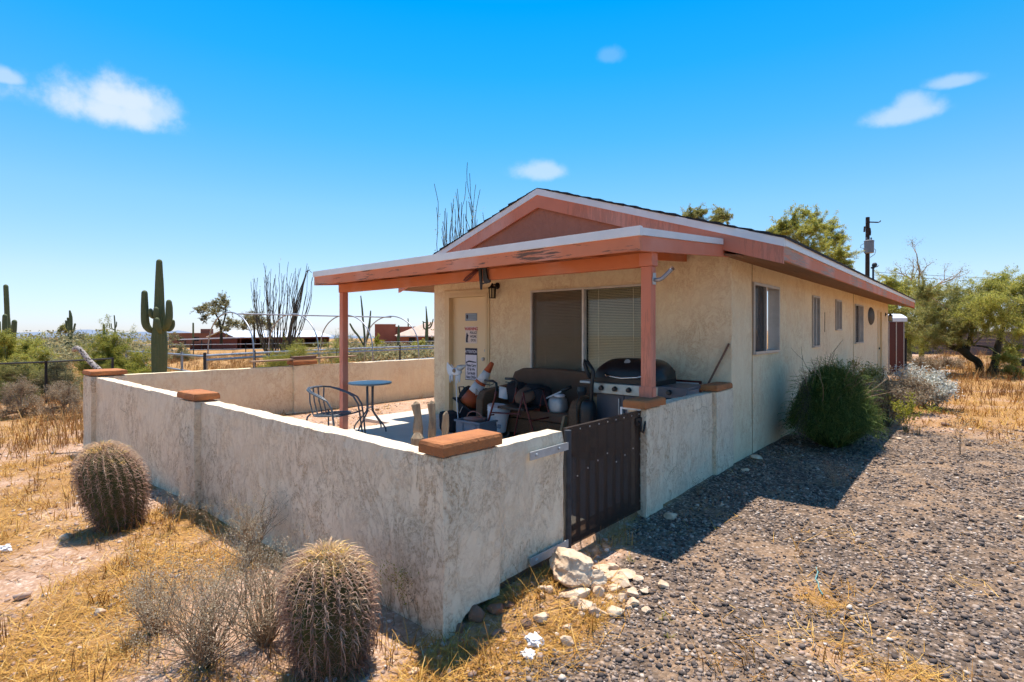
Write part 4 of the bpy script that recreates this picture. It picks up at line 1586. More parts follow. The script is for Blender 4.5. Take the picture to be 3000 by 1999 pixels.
lump((-3.62, -.98, .14), .17, .13, .16, 8, .25).top('cloth_heap', MAT['blackcloth'], 'crumpled black cloth heap on the patio in front of the bags', 'cloth', (-3.62, -.98, 0), smooth=True)

bn = thing('storage_bin', 'grey plastic storage bin on the patio with a basket and bucket in it', 'bin', (-2.85, -1.28, 0))
m_ = MB()
bx0, bx1, by0, by1 = -3.03, -2.60, -1.42, -1.10
for (x0_, x1_, y0_, y1_) in ((bx0, bx1, by0, by0 + .012), (bx0, bx1, by1 - .012, by1), (bx0, bx0 + .012, by0 + .0121, by1 - .0121), (bx1 - .012, bx1, by0 + .0121, by1 - .0121)):
    m_.box(x0_, x1_, y0_, y1_, .012, .268)
m_.box(bx0, bx1, by0, by1, 0, .011)
m_.build('body', MAT['greybin'], bn)
m_ = MB()
m_.box(bx0 - .02, bx1 + .02, by0 - .02, by0 + .008, .269, .292)
m_.box(bx0 - .02, bx1 + .02, by1 - .008, by1 + .02, .269, .292)
m_.box(bx0 - .02, bx0 + .008, by0 + .0081, by1 - .0081, .269, .292)
m_.box(bx1 - .008, bx1 + .02, by0 + .0081, by1 - .0081, .269, .292)
m_.build('rim', MAT['greybin'], bn, bevel=.004)
for x in (bx0 + .09, bx1 - .11):
    MB().box(x, x + .05, by0 - .012, by0 - .0005, .02, .255).build('rib', MAT['greybin'], bn)
MB().lathe([(.13, 0), (.15, .10), (.152, .105)], 24, Matrix.Translation((-2.86, -1.24, .20))).top('basket', MAT['rosebasket'], 'rose coloured plastic basket with a hoop handle in the grey bin', 'basket', (-2.86, -1.24, .20), smooth=True)
MB().tube([(-2.86 - .145 * math.cos(q * math.pi / 12), -1.25, .29 + .10 * math.sin(q * math.pi / 12)) for q in range(13)], .008, 6).build('handle', MAT['rosebasket'], bpy.data.objects['basket']).location = -Vector((-2.86, -1.24, .20))


def bucket(name, label, loc, r0, r1, h, tilt, rz, band=True):
    o = thing(name, label, 'bucket', (0, 0, 0), None, True)
    MB().lathe([(r0, 0), (r1, h), (r1 * .93, h), (r0 * .9, .01)], 28).build('body', MAT['whiteplastic'], o, smooth=False)
    for k in range(3):
        z = h * (.78 + .085 * k)
        rr = r0 + (r1 - r0) * z / h
        MB().lathe([(rr, z), (rr + .008, z + .003), (rr + .008, z + .008), (rr, z + .011)], 28).build('rim', MAT['whiteplastic'], o)
    if band:
        MB().box(-.05, .03, -r0 - .022, -r0 - .008, h * .28, h * .38).build('print', MAT['ink'], o)
        MB().box(.045, .09, -r0 - .012, -r0 + .006, h * .22, h * .36).build('print', MAT['signblue'], o)
    o.location = loc
    o.rotation_euler = (tilt[0], tilt[1], rz)
    return o


bucket('bucket', 'white ribbed plastic bucket tilted behind the grey bin', (-2.70, -1.0, .13), .125, .15, .33, (R(4), R(8), 0), R(25))
bucket('bucket', 'small white pail lying on the black bags behind the walker', (-2.86, -.66, .50), .085, .105, .15, (R(-12), R(6), 0), 0, False)

# rollator walker
wk = thing('rollator', 'dark red rollator walker with black hand grips in front of the loveseat', 'walker', (-2.25, -1.0, 0))
RF = MAT['redframe']
for y in (-.82, -1.22):
    s_ = 1 if y > -1 else -1
    MB().tube([(-2.50, y, .70), (-2.52, y, .60), (-2.62, y, .33), (-2.70, y, .12)], .013, 8).build('front_leg', RF, wk, smooth=True)
    MB().tube([(-2.06, y, .70), (-2.03, y, .58), (-1.93, y, .32), (-1.86, y, .12)], .013, 8).build('rear_leg', RF, wk, smooth=True)
    MB().tube([(-2.06, y, .66), (-2.14, y, .40), (-2.20, y, .14)], .011, 8).build('brace', RF, wk, smooth=True)
    MB().tube([(-2.60, y, .40), (-2.10, y, .43)], .010, 8).build('side_rail', RF, wk)
    MB().tube([(-2.49, y, .68), (-2.50, y, .78), (-2.56, y, .805), (-2.70, y, .80)], .017, 8).build('hand_grip', MAT['blackplastic'], wk, smooth=True)
    MB().tube([(-2.54, y, .77), (-2.60, y, .75), (-2.70, y, .755)], .006, 6).build('brake_lever', MAT['blackplastic'], wk)
    for x in (-2.71, -1.85):
        M_ = Matrix.Translation((x, y, .085)) @ Matrix.Rotation(R(90), 4, 'X')
        w_ = MB().lathe([(.060, -.014), (.080, -.012), (.085, 0), (.080, .012), (.060, .014)], 22, M_).build('wheel', MAT['rubber'], wk, smooth=False)
        MB().lathe([(.018, -.018), (.055, -.0155), (.055, .0155), (.018, .018)], 14, M_).build('hub', MAT['blackplastic'], w_)
MB().box(-2.52, -2.08, -1.18, -.86, .455, .49).build('seat', MAT['blackplastic'], wk, bevel=.01)
MB().tube([(-2.62, -.82, .36), (-2.62, -1.22, .36)], .010, 7).build('cross_rail', RF, wk)
MB().tube([(-1.95, -.82, .36), (-1.95, -1.22, .36)], .010, 7).build('cross_rail', RF, wk)
MB().tube([(-2.05, -.83, .70), (-1.98, -1.02, .74), (-2.05, -1.21, .70)], .014, 8).build('back_strap', MAT['blackcloth'], wk, smooth=True)

lump((-2.24, -.72, .60), .22, .14, .15, 12, .22).top('black_satchel', MAT['blackcloth'], 'black satchel lying on the loveseat behind the walker', 'bag', (-2.24, -.72, .45), smooth=True)
MB().lathe([(.02, .085), (.09, .075), (.14, .03), (.15, -.01), (.14, -.02)], 20, Matrix.Translation((-2.30, -.88, .60)) @ Matrix.Rotation(R(35), 4, 'X')).top('sun_hat', MAT['cushion'], 'brown domed hat resting on the walker seat', 'hat', (-2.30, -.88, .55), smooth=True)
lump((-2.62, -.66, .60), .16, .10, .16, 15, .22).top('black_pouch', MAT['blackcloth'], 'black pouch beside the small white pail on the loveseat', 'bag', (-2.62, -.66, .45), smooth=True)
lump((-1.92, -.70, .50), .13, .11, .12, 21, .12).top('plastic_bag', MAT['galv'], 'crumpled pale plastic bag on the right end of the loveseat', 'bag', (-1.92, -.70, .42), smooth=True)
lump((-1.86, -.74, .63), .07, .06, .022, 22, .1).top('white_cap', MAT['whiteplastic'], 'small white and blue cap lying on the pale plastic bag', 'cap', (-1.86, -.74, .61), smooth=True)
po = thing('gripped_pole', 'white pole with a black grip leaning across the loveseat arm', 'pole', (-1.95, -.78, .5))
MB().tube([(-2.09, -.80, .56), (-1.83, -.72, .69)], .010, 8).build('shaft', MAT['whiteplastic'], po)
MB().tube([(-1.84, -.723, .685), (-1.72, -.69, .745)], .021, 10).build('grip', MAT['blackplastic'], po, smooth=True)
up = thing('upright_vacuum', 'black upright vacuum with a looped handle beside the grill', 'vacuum', (-1.24, -1.0, 0))
MB().tube([(-1.25, -1.0, .20), (-1.22, -1.0, .80), (-1.20, -1.0, .98), (-1.21, -1.0, 1.0), (-1.285, -1.0, 1.095), (-1.31, -1.0, 1.105), (-1.315, -1.0, 1.06), (-1.29, -1.0, .99), (-1.235, -1.0, .90)], .022, 10).build('handle', MAT['blackplastic'], up, smooth=True)
lump((-1.27, -.99, .42), .10, .09, .24, 30, .08).build('body', MAT['blackplastic'], up, smooth=True)
MB().box(-1.42, -1.12, -1.16, -.86, 0, .09).build('head', MAT['blackplastic'], up, bevel=.03)
MB().tube([(-1.33, -1.05, .75), (-1.38, -1.07, .60), (-1.36, -1.09, .35), (-1.28, -1.08, .25)], .007, 6).build('cord', MAT['blackplastic'], up)
MB().lathe([(.045, 0), (.06, .05), (.05, .10)], 12, Matrix.Translation((-1.34, -1.02, .70))).build('cord_hook', MAT['blackplastic'], up)
mb_ = MB().prism([(-1.12, .0), (-1.03, .0), (-.86, .42), (-.95, .42)], -1.66, -1.63, 'X')
mb_.top('leaning_board', MAT['tan'], 'tan board leaning against the arm of the loveseat', 'board', (-1.64, -1.0, 0))
bxc = MB().box(-1.58, -1.32, -.62, -.34, .0, .64)
bxc.top('carton', MAT['tan'], 'tall tan carton between the loveseat and the grill', 'box', (-1.45, -.48, 0), bevel=.006)

# gas grill
gr = thing('gas_grill', 'black lidded gas grill with steel control panel beside the porch post', 'grill', (-.85, -.6, 0))
gx0, gx1, gy0, gy1 = -1.28, -.50, -.86, -.34
lidp = [(gy0 + .01, .90), (gy0 + .02, .99), (gy0 + .08, 1.08), (gy0 + .20, 1.125), (gy1 - .10, 1.12), (gy1 - .02, 1.04), (gy1, .90)]
lid = MB()
ns = 14
rows = []
for k in range(ns + 1):
    t_ = k / ns
    x = gx0 + (gx1 - gx0) * t_
    e = 1 - (abs(t_ - .5) * 2) ** 5 * .42
    rows.append([(x + 0, gy0 + (y - gy0) * (.9 + .1 * e) + .02 * (1 - e), .90 + (z - .90) * e) for y, z in lidp])
vs_ = [q for r_ in rows for q in r_]
m7 = len(lidp)
fs_ = [(i * m7 + j, (i + 1) * m7 + j, (i + 1) * m7 + j + 1, i * m7 + j + 1) for i in range(ns) for j in range(m7 - 1)]
fs_ += [tuple(range(m7)), tuple(ns * m7 + j for j in range(m7))]
lido = lid.add(vs_, fs_).build('lid', MAT['black'], gr, smooth=True)
MB().tube([(gx0 + .14, gy0 - .005, .952), (gx0 + .20, gy0 - .05, .935), ((gx0 + gx1) / 2, gy0 - .065, .918), (gx1 - .20, gy0 - .05, .935), (gx1 - .14, gy0 - .005, .952)], .010, 8).build('handle', MAT['chrome'], lido, smooth=True)
MB().lathe([(.036, 0), (.036, .012), (.03, .016)], 18, Matrix.Translation((-.90, gy0 + .105, 1.085)) @ Matrix.Rotation(R(52), 4, 'X')).build('thermometer', MAT['galv'], lido)
MB().box(gx0 + .005, gx1 - .005, gy0 + .01, gy1, .80, .90).build('firebox', MAT['black'], gr)
MB().prism([(gy0 - .05, .73), (gy0 - .035, .845), (gy0 + .009, .848), (gy0 + .009, .73)], gx0 + .0, gx1 + .04, 'X').build('control_panel', MAT['stainless'], gr, bevel=.006)
for k in range(4):
    x = gx0 + .13 + k * .175
    MB().lathe([(.030, 0), (.027, .020), (.024, .034), (.010, .036)], 16, Matrix.Translation((x, gy0 - .042, .79)) @ Matrix.Rotation(R(95), 4, 'X')).build('knob', MAT['blackplastic'], gr)
MB().box(gx0 - .20, gx0 - .002, gy0 + .0, gy1 - .02, .825, .852).build('side_shelf', MAT['galv'], gr, bevel=.008)
MB().box(gx1 + .042, gx1 + .36, gy0 - .02, gy1 - .05, .825, .856).build('side_shelf', MAT['shelf'], gr, bevel=.008)
MB().box(gx1 + .042, gx1 + .36, gy0 - .045, gy0 - .021, .74, .856).build('shelf_front', MAT['shelf'], gr, bevel=.006)
MB().lathe([(.028, 0), (.024, .03), (.01, .033)], 14, Matrix.Translation((gx1 + .17, gy0 - .045, .80)) @ Matrix.Rotation(R(90), 4, 'X')).build('knob', MAT['blackplastic'], gr)
MB().box(gx0 + .03, gx1 - .03, gy0 + .03, gy1 - .01, .10, .728).build('cabinet', MAT['navy'], gr)
for k in range(2):
    xa = gx0 + .035 + k * (gx1 - gx0 - .06) / 2
    d_ = MB().box(xa, xa + (gx1 - gx0 - .08) / 2, gy0 + .008, gy0 + .028, .13, .72).build('cabinet_door', MAT['shelf'], gr, bevel=.005)
    MB().tube([(xa + (.30 if k == 0 else .05), gy0 - .01, .50), (xa + (.30 if k == 0 else .05), gy0 - .01, .68)], .008, 6).build('door_handle', MAT['galv'], d_)
for x in (gx0 + .05, gx1 - .05):
    for y in (gy0 + .06, gy1 - .06):
        MB().lathe([(.03, 0), (.04, .02), (.04, .08), (.02, .10)], 12, Matrix.Translation((x, y, 0))).build('caster', MAT['blackplastic'], gr)

wb = thing('framed_board', 'white board with a brown edge standing behind the grill', 'board', (-.5, -.14, .3))
MB().box(-.80, -.312, -.155, -.135, .30, .845).build('panel', MAT['whiteplastic'], wb)
fr_ = MB()
fr_.box(-.80, -.29, -.160, -.130, .846, .868)
fr_.box(-.311, -.29, -.160, -.130, .30, .8455)
fr_.build('frame', MAT['redframe'], wb)
MB().box(-.47, -.41, -.158, -.1555, .79, .806).build('mark', MAT['ink'], wb)
MB().bar((-.585, -.20, .06), (-.02, -.022, 1.30), .03, .022).top('leaning_stick', MAT['stick'], 'brown wooden stick leaning on the house corner above a cap', 'stick', (-.585, -.20, .06))

# weathered wood
for (px, py, hh, r_, lean, lab) in ((-1.36, -3.32, .82, .052, (-.13, .0), 'tallest split grey wood post behind the corner pillar'),
                                     (-1.29, -3.28, .83, .045, (-.08, .03), 'cracked wood post in the middle of the post bundle'),
                                     (-1.20, -3.27, .76, .042, (.03, .0), 'short forked wood post at the right of the bundle')):
    pts, rd = [], []
    for k in range(9):
        t_ = k / 8
        pts.append((px + lean[0] * t_ + .008 * math.sin(k * 2.1 + px * 9), py + lean[1] * t_ + .008 * math.cos(k * 1.7), hh * t_))
        rd.append(r_ * (1.05 - .25 * t_) * (1 + .14 * math.sin(k * 2.7 + px * 20)))
    pts.append((pts[-1][0] + .01, pts[-1][1], pts[-1][2] + .025))
    rd.append(r_ * .25)
    MB().tube(pts, rd, 10, True, 4, .35).top('wood_post', MAT['oldwood'], lab, 'post', (px, py, 0), 'old wood posts behind the corner pillar')
MB().tube([(-.74, -3.90, 0), (-.745, -3.90, .5), (-.75, -3.90, .72), (-.76, -3.895, .755)], [.055, .05, .046, .02], 10, True, 5, .3).top('wood_stump', MAT['oldwood'], 'stubby pale wood post end just behind the orange corner cap', 'post', (-.74, -3.9, 0))

# white flying ornament on a stake
orn = thing('garden_ornament', 'white winged whirligig ornament on a thin pole before the door', 'ornament', (-3.12, -1.30, 0))
MB().tube([(-3.09, -1.30, 0), (-3.14, -1.30, .45), (-3.165, -1.30, .86)], .007, 7).build('pole', MAT['whiteplastic'], orn)
lump((-3.15, -1.30, .90), .085, .05, .055, 2, .12, 2).build('body', MAT['whiteplastic'], orn, smooth=True)
MB().lathe([(.045, 0), (.035, .05), (.008, .13)], 14, Matrix.Translation((-3.10, -1.30, .945)) @ Matrix.Rotation(R(70), 4, 'Y')).build('head', MAT['galv'], orn, smooth=True)
MB().prism([(-3.22, .95), (-3.32, 1.02), (-3.33, .94), (-3.30, .86), (-3.24, .84)], -1.315, -1.305, 'Y').build('wing', MAT['whiteplastic'], orn)
for k in range(4):
    x = -3.27 + .04 * k + (.06 if k > 1 else 0)
    MB().tube([(x, -1.30, .87), (x - .005, -1.30, .80), (x, -1.30, .745 + .02 * (k % 2))], [.016, .013, .009], 7).build('feather', MAT['whiteplastic'], orn, smooth=True)
MB().lathe([(.028, 0), (.02, .014)], 14, Matrix.Translation((-3.14, -1.352, .915)) @ Matrix.Rotation(R(90), 4, 'X')).build('hollow', MAT['oldwood'], orn)
MB().tube([(-3.24, -1.31, .99), (-3.20, -1.31, .955)], .006, 6).build('spike', MAT['whiteplastic'], orn)

# plank and block lying on the pilaster of the left wall
MB().bar((-7.80, -2.0, .884), (-7.78, .12, .917), .16, .026).top('plank', MAT['plank'], 'wooden plank balanced on the capped pillar of the left wall', 'plank', (-7.79, -.95, .862))
MB().box(-7.86, -7.70, -1.23, -.78, .920, .967, Matrix.Rotation(R(.8), 4, 'X')).top('wood_block', MAT['stick'], 'dark wood block lying on the plank on the left wall', 'block', (-7.78, -1.0, .905))

# ================================================================== CACTI
t = NT('saguaro_skin')
p = t.pos()
col = t.mix(t.noise(p, 2.5, 4, .6), (.075, .095, .042), (.14, .155, .062))
col = t.mix(t.ramp(t.noise(p, 22, 4, .7), [(.5, 0.0), (.75, .5)]), col, (.20, .16, .09))
t.bump(t.noise(p, 30, 3, .6), .3, .02)
MAT['saguaro'] = t.fin(col, .75, 0, .3)
MAT['cactus_tip'] = plain('cactus_tip', (.26, .23, .10), (.18, .16, .07), 6, .8)


def smooth_path(pts, per=4):
    out = []
    n_ = len(pts)
    for i in range(n_ - 1):
        p0, p1, p2, p3 = pts[max(i - 1, 0)], pts[i], pts[i + 1], pts[min(i + 2, n_ - 1)]
        for k in range(per):
            t_ = k / per
            out.append(tuple(.5 * ((2 * b) + (-a + c) * t_ + (2 * a - 5 * b + 4 * c - d) * t_ ** 2 + (-a + 3 * b - 3 * c + d) * t_ ** 3) for a, b, c, d in zip(p0, p1, p2, p3)))
    out.append(tuple(pts[-1]))
    return out


def limb(depth, pts, near):
    """pts (px, py, width px[, depth offset]) from base to tip -> rounded, ribbed column"""
    pts = [(q[0], q[1], q[2], q[3] if len(q) > 3 else 0.0) for q in pts]
    sp = smooth_path(pts, 5 if near else 3)
    P = [at(q[0], q[1], depth + q[3]) for q in sp]
    Rr = [max(q[2], .5) / 2 * (depth + q[3]) / FPX for q in sp]
    d = (P[-1] - P[-2]).normalized()
    r_ = Rr[-1]
    for k in range(1, 5):
        a = k / 4 * math.pi / 2
        P.append(P[len(sp) - 1] + d * r_ * math.sin(a) * 1.1)
        Rr.append(r_ * max(math.cos(a), .08))
    ribs = 15 if near else 9
    return MB().tube(P, Rr, ribs * (4 if near else 2), True, ribs, .13 if near else .15)


def saguaro(label, depth, trunk, arms, near=False, group='saguaros'):
    q = trunk[0]
    base = at(q[0], q[1], depth)
    gz = zg(base.x, base.y)
    ybase = 969 + (CAM.z - gz + .1) / depth * FPX
    tr = [(q[0], ybase, q[2])] + list(trunk)
    o = thing('saguaro', label, 'cactus', (base.x, base.y, gz), group)
    limb(depth, tr, near).build('trunk', MAT['saguaro'], o, smooth=True)
    for a in arms:
        limb(depth, a, near).build('arm', MAT['saguaro'], o, smooth=True)
    return o


def c1(x, y, w, dd=0.0):
    return (x / 3.136, 700 + y / 3.136, w / 3.136, dd)


saguaro('tallest green saguaro with stubby arms, standing behind the left courtyard wall', 16,
        [c1(1463, 1240, 120), c1(1465, 1050, 128), c1(1463, 900, 126), c1(1464, 800, 104), c1(1464, 620, 84), c1(1464, 420, 70), c1(1463, 300, 58), c1(1463, 215, 50)],
        [[c1(1420, 850, 40), c1(1375, 835, 56, -.1), c1(1338, 780, 66, -.15), c1(1330, 650, 62, -.15), c1(1328, 500, 50, -.15)],
         [c1(1490, 830, 40), c1(1528, 810, 54, -.1), c1(1552, 740, 60, -.15), c1(1554, 640, 58, -.15), c1(1552, 585, 48, -.15)],
         [c1(1510, 830, 30, .2), c1(1560, 835, 36, .25), c1(1585, 800, 38, .3), c1(1590, 760, 30, .3)],
         [c1(1475, 860, 30, -.25), c1(1460, 830, 44, -.38), c1(1440, 775, 54, -.42), c1(1440, 750, 50, -.42)],
         [c1(1450, 740, 30, -.2), c1(1437, 720, 44, -.32), c1(1435, 680, 48, -.34), c1(1434, 650, 44, -.34)],
         [c1(1440, 730, 26, -.15), c1(1400, 715, 36, -.25), c1(1384, 690, 42, -.28), c1(1383, 660, 38, -.28)]], True)
saguaro('tall bare saguaro column with a ragged top at the left edge', 24, [(24, 985, 16), (21, 930, 13), (19, 880, 12.5), (17, 840, 12)], [])
saguaro('shorter saguaro column with a green rounded top at the left edge', 21, [(14, 985, 13), (14, 950, 13), (14.5, 927, 12)], [])
saguaro('short ragged saguaro stub right of the tall column', 22, [(40, 995, 12), (41, 965, 13), (42, 944, 13)], [])
saguaro('saguaro sliver cut by the left edge of the view', 22, [(-4, 990, 12), (-5, 960, 12), (-5, 945, 11)], [])
saguaro('many armed saguaro beside the leaning cholla log', 42, [(205, 1052, 13), (205, 1000, 12), (206, 960, 11), (207, 930, 9), (204.5, 912, 5)],
        [[(205, 1022, 4), (197, 1018, 6), (189, 1003, 6), (187, 984, 5)], [(206, 1020, 4), (216, 1020, 4.5), (223, 1010, 4.5), (225, 1000, 4)],
         [(205, 965, 4), (197, 963, 6), (194, 950, 5), (193, 941, 4.5)], [(207, 978, 4), (215, 970, 5), (218, 958, 5), (220, 950, 5)],
         [(203, 960, 4), (200, 950, 5), (198.5, 933, 5)], [(200, 1020, 4), (196, 1010, 4.5), (196, 996, 4.5)], [(214, 1052, 7, 1), (221, 1040, 7, 1), (224, 1030, 6, 1)]])
saguaro('small far saguaro stub above the creosote bush', 60, [(304, 972, 6), (304, 953, 6)], [], group='far saguaros')
saguaro('far saguaro with two thin arms above the creosote bush', 62, [(337, 965, 4), (336, 940, 3.5), (334.5, 925, 3)], [[(337, 963, 2.5), (341, 955, 3), (341.5, 944, 2.6)], [(334, 968, 2.5), (327, 960, 2.5), (326, 949, 2.5)], [(336, 966, 2), (322, 962, 2.5), (321, 950, 2.5)]], group='far saguaros')
saguaro('lone far saguaro post left of the red barn', 95, [(566, 978, 5), (566, 948, 4.5)], [], group='far saguaros')
saguaro('leaning curved saguaro arm pair behind the hoops beside the left post', 34, [(1068, 985, 6), (1064, 945, 5.5), (1061, 905, 5), (1057, 868, 3)], [[(1068, 1010, 6), (1078, 980, 9), (1083, 945, 6), (1086, 912, 3.6)], [(1066, 1012, 5), (1050, 985, 6), (1036, 968, 6), (1026, 950, 5)]], group='saguaros')
saguaro('saguaro with raised arms beside the pale tiled roof', 55, [(1250, 1005, 10.5), (1250, 975, 10), (1251, 950, 8), (1249.5, 920, 4.5), (1248, 899, 2.5)],
        [[(1252, 962, 4), (1260, 960, 4.5), (1266, 948, 4), (1269, 936, 3)], [(1248, 965, 4), (1242, 962, 4.5), (1240.5, 950, 4), (1240, 946, 3)], [(1250, 946, 3), (1243, 945, 3), (1238.5, 942, 2.6)], [(1254, 955, 3), (1260, 951, 3.4), (1262, 945, 3)]])
saguaro('dark pointed saguaro in front of the red adobe house', 60, [(1167, 1005, 9), (1168, 975, 8), (1168, 955, 4)], [], group='far saguaros')
saguaro('thin saguaro post rising behind the red adobe roof', 110, [(1196, 958, 4), (1195.5, 934, 2.6)], [], group='far saguaros')

# leaning cholla skeleton
t = NT('cholla_wood')
p = t.co()
vd = t.vor(t.map(p, (34, 34, 34)), 1.0)
hole = t.ramp(vd, [(.26, 1.0), (.40, 0.0)])
col = t.mix(hole, t.mix(t.noise(p, 20, 3, .5), (.30, .24, .20), (.48, .42, .38)), (.06, .04, .03))
t.bump(t.math('MULTIPLY', hole, -1.0), .9, .02)
MAT['cholla'] = t.fin(col, .9)
tp = [at(216, 1028, 8.35), at(224, 1021, 8.30), at(236, 1026, 8.28), at(262, 1058, 8.26), at(300, 1092, 8.22), at(330, 1112, 8.18), at(400, 1190, 8.1)]
lg = MB().tube([tuple(q) for q in smooth_path([tuple(q) for q in tp], 3)], [.028, .036, .040, .040] + [.038] * 6 + [.040] * 9, 12)
lg.top('cholla_log', MAT['cholla'], 'pale pitted cholla skeleton log leaning over the far left wall corner', 'log', tuple(tp[-1]))


# barrel cacti
def barrel(label, base, h, rad, lean, seed):
    r = random.Random(seed)
    o = thing('barrel_cactus', label, 'cactus', tuple(base), 'barrel cacti by the front wall')
    ribs = 21
    n = ribs * 6
    rows = 22
    vs_, fs_ = [], []

    def prof(t_):
        # narrow foot, widest above the middle, domed top
        if t_ < .55:
            return rad * (.66 + .35 * math.sin(t_ / .55 * math.pi / 2))
        q = (t_ - .55) / .45
        return rad * 1.01 * math.sqrt(max(.0004, 1 - q ** 2.5))

    def axis(t_):
        return Vector((lean[0] * t_ ** 1.4, lean[1] * t_ ** 1.4, h * t_))

    def surf(t_, a, k=0.0):
        rr = prof(t_) * (1 - .17 * (.5 - .5 * math.cos(a * ribs)) ** .8) * (1 + .09 * noise.noise(Vector((math.cos(a) * 1.3 + seed, math.sin(a) * 1.3, t_ * 2.2)))) + k
        return Vector(base) + axis(t_) + Vector((math.cos(a) * rr, math.sin(a) * rr, 0))
    for i in range(rows + 1):
        t_ = math.sin(i / rows * math.pi / 2) if i < rows else 1.0
        for k in range(n):
            vs_.append(surf(t_, 2 * math.pi * k / n))
    for i in range(rows):
        for k in range(n):
            fs_.append((i * n + k, i * n + (k + 1) % n, (i + 1) * n + (k + 1) % n, (i + 1) * n + k))
    fs_.append(tuple(rows * n + k for k in range(n)))
    MB().add(vs_, fs_).build('body', MAT['barrel'], o, smooth=True, fix=False)
    S, Rn = [], []
    for k in range(ribs):
        a = 2 * math.pi * k / ribs
        na = 26
        for i in range(na):
            t_ = min(.992, .04 + .97 * math.sin((i + r.uniform(-.15, .15)) / na * 1.5))
            if t_ > .95 and k % 2:
                continue
            c = surf(t_, a)
            out = (surf(min(t_, .99), a, .05) - c)
            out.z += .05 * max(0, (t_ - .45) / .55) * 2.4
            out.normalize()
            up = (surf(min(1, t_ + .03), a) - surf(max(0, t_ - .03), a)).normalized()
            sd = out.cross(up)
            col = min(1, max(0, r.gauss(.1 + .75 * t_ ** 1.5, .16)))  # golden towards the crown; shade of the lower part put into the spine colour
            for j in range(9):
                if j == 0:      # hooked central spine, pointing down and out
                    L = r.uniform(.06, .09)
                    d1 = (out * .9 - up * .35 + sd * r.uniform(-.3, .3)).normalized()
                    d2 = (out * .35 - up * .9 + sd * r.uniform(-.2, .2)).normalized()
                    w = .0036
                else:
                    L = r.uniform(.042, .07)
                    an = 2 * math.pi * j / 8 + r.uniform(-.3, .3)
                    d1 = (out * r.uniform(.5, .9) + up * math.sin(an) + sd * math.cos(an)).normalized()
                    d2 = (d1 + sd * r.uniform(-.4, .4) - up * .2 + out * .2).normalized()
                    w = .0014
                m1 = c + d1 * L * .55
                m2 = m1 + d2 * L * .5
                S.append((tuple(c), tuple(m1), w, w * .8))
                S.append((tuple(m1), tuple(m2), w * .8, w * .15))
                Rn += [col] * 12
    V, F = segs_mesh(S, 3)
    sp = fast_mesh('spines', V, F, MAT['spine'], o, rnd=Rn)
    sp['kind'] = 'stuff'
    fl = MB()
    for k in range(16):
        a = r.uniform(0, 6.283)
        c = surf(.93 + .05 * r.random(), a)
        s_ = r.uniform(.008, .014)
        fl.lathe([(s_ * .6, -s_), (s_, 0), (s_ * .7, s_ * 1.6), (s_ * .2, s_ * 1.9)], 7, Matrix.Translation(c))
    fl.build('dried_fruit', MAT['yellow_fruit'], o)['kind'] = 'stuff'
    return o


t = NT('barrel_skin')
p = t.pos()
col = t.mix(t.noise(p, 9, 4, .6), (.05, .055, .018), (.13, .13, .04))
col = t.mix(t.ramp(t.noise(p, 5, 4, .6), [(.46, 0.0), (.66, .7)]), col, (.12, .085, .045))
MAT['barrel'] = t.fin(col, .8)
MAT['spine'] = rndmat('spines', [(0, (.20, .105, .07)), (.4, (.46, .275, .19)), (.7, (.70, .47, .33)), (.9, (.84, .60, .36)), (1, (.90, .60, .20))], .6)
MAT['yellow_fruit'] = plain('yellow_fruit', (.62, .42, .06), (.45, .26, .05), 10, .7)
b1 = G(352, 1545)
barrel('spiny barrel cactus leaning left, near the pillar of the front wall', b1, .70, .218, (-.12, -.10), 3)
b2 = G(975, 1960)
barrel('spiny barrel cactus nearest the camera beside the wall corner', b2, .56, .188, (-.03, -.02), 4)
S = []
for q in ((640, 1270), (650, 1285), (625, 1290)):
    b = at(q[0] - 195, q[1] + 70, 5.0)
    for k in range(5):
        a = random.uniform(-.5, .5)
        S.append((tuple(b), tuple(b + Vector((a * .12, random.uniform(-.05, .05), random.uniform(.1, .2)))), .004, .001))
V, F = segs_mesh(S, 3)


# ================================================================== PLANTS
def grow(p, d, length, rad, depth, r, S, tips, wig=.35, split=(2, 3), shrink=.68, upb=.15, seg=.08):
    """branching twigs as segments"""
    q = Vector(p)
    d = Vector(d).normalized()
    n_ = max(2, int(length / seg))
    for k in range(n_):
        d = (d + Vector((r.uniform(-1, 1), r.uniform(-1, 1), r.uniform(-1, 1) + upb)) * wig * .5).normalized()
        q2 = q + d * (length / n_)
        ra = rad * (1 - .45 * k / n_)
        S.append((tuple(q), tuple(q2), ra, rad * (1 - .45 * (k + 1) / n_)))
        q = q2
        if depth > 0 and k >= 1 and r.random() < .35:
            dd = (d + Vector((r.uniform(-1, 1), r.uniform(-1, 1), r.uniform(-.5, 1))) * .9).normalized()
            grow(q, dd, length * shrink * r.uniform(.5, .9), ra * .6, depth - 1, r, S, tips, wig, split, shrink, upb, seg)
    tips.append((tuple(q), tuple(d)))
    if depth > 0:
        for _ in range(r.randint(*split)):
            dd = (d + Vector((r.uniform(-1, 1), r.uniform(-1, 1), r.uniform(-.6, 1))) * .75).normalized()
            grow(q, dd, length * shrink * r.uniform(.7, 1.1), rad * .58, depth - 1, r, S, tips, wig, split, shrink, upb, seg)


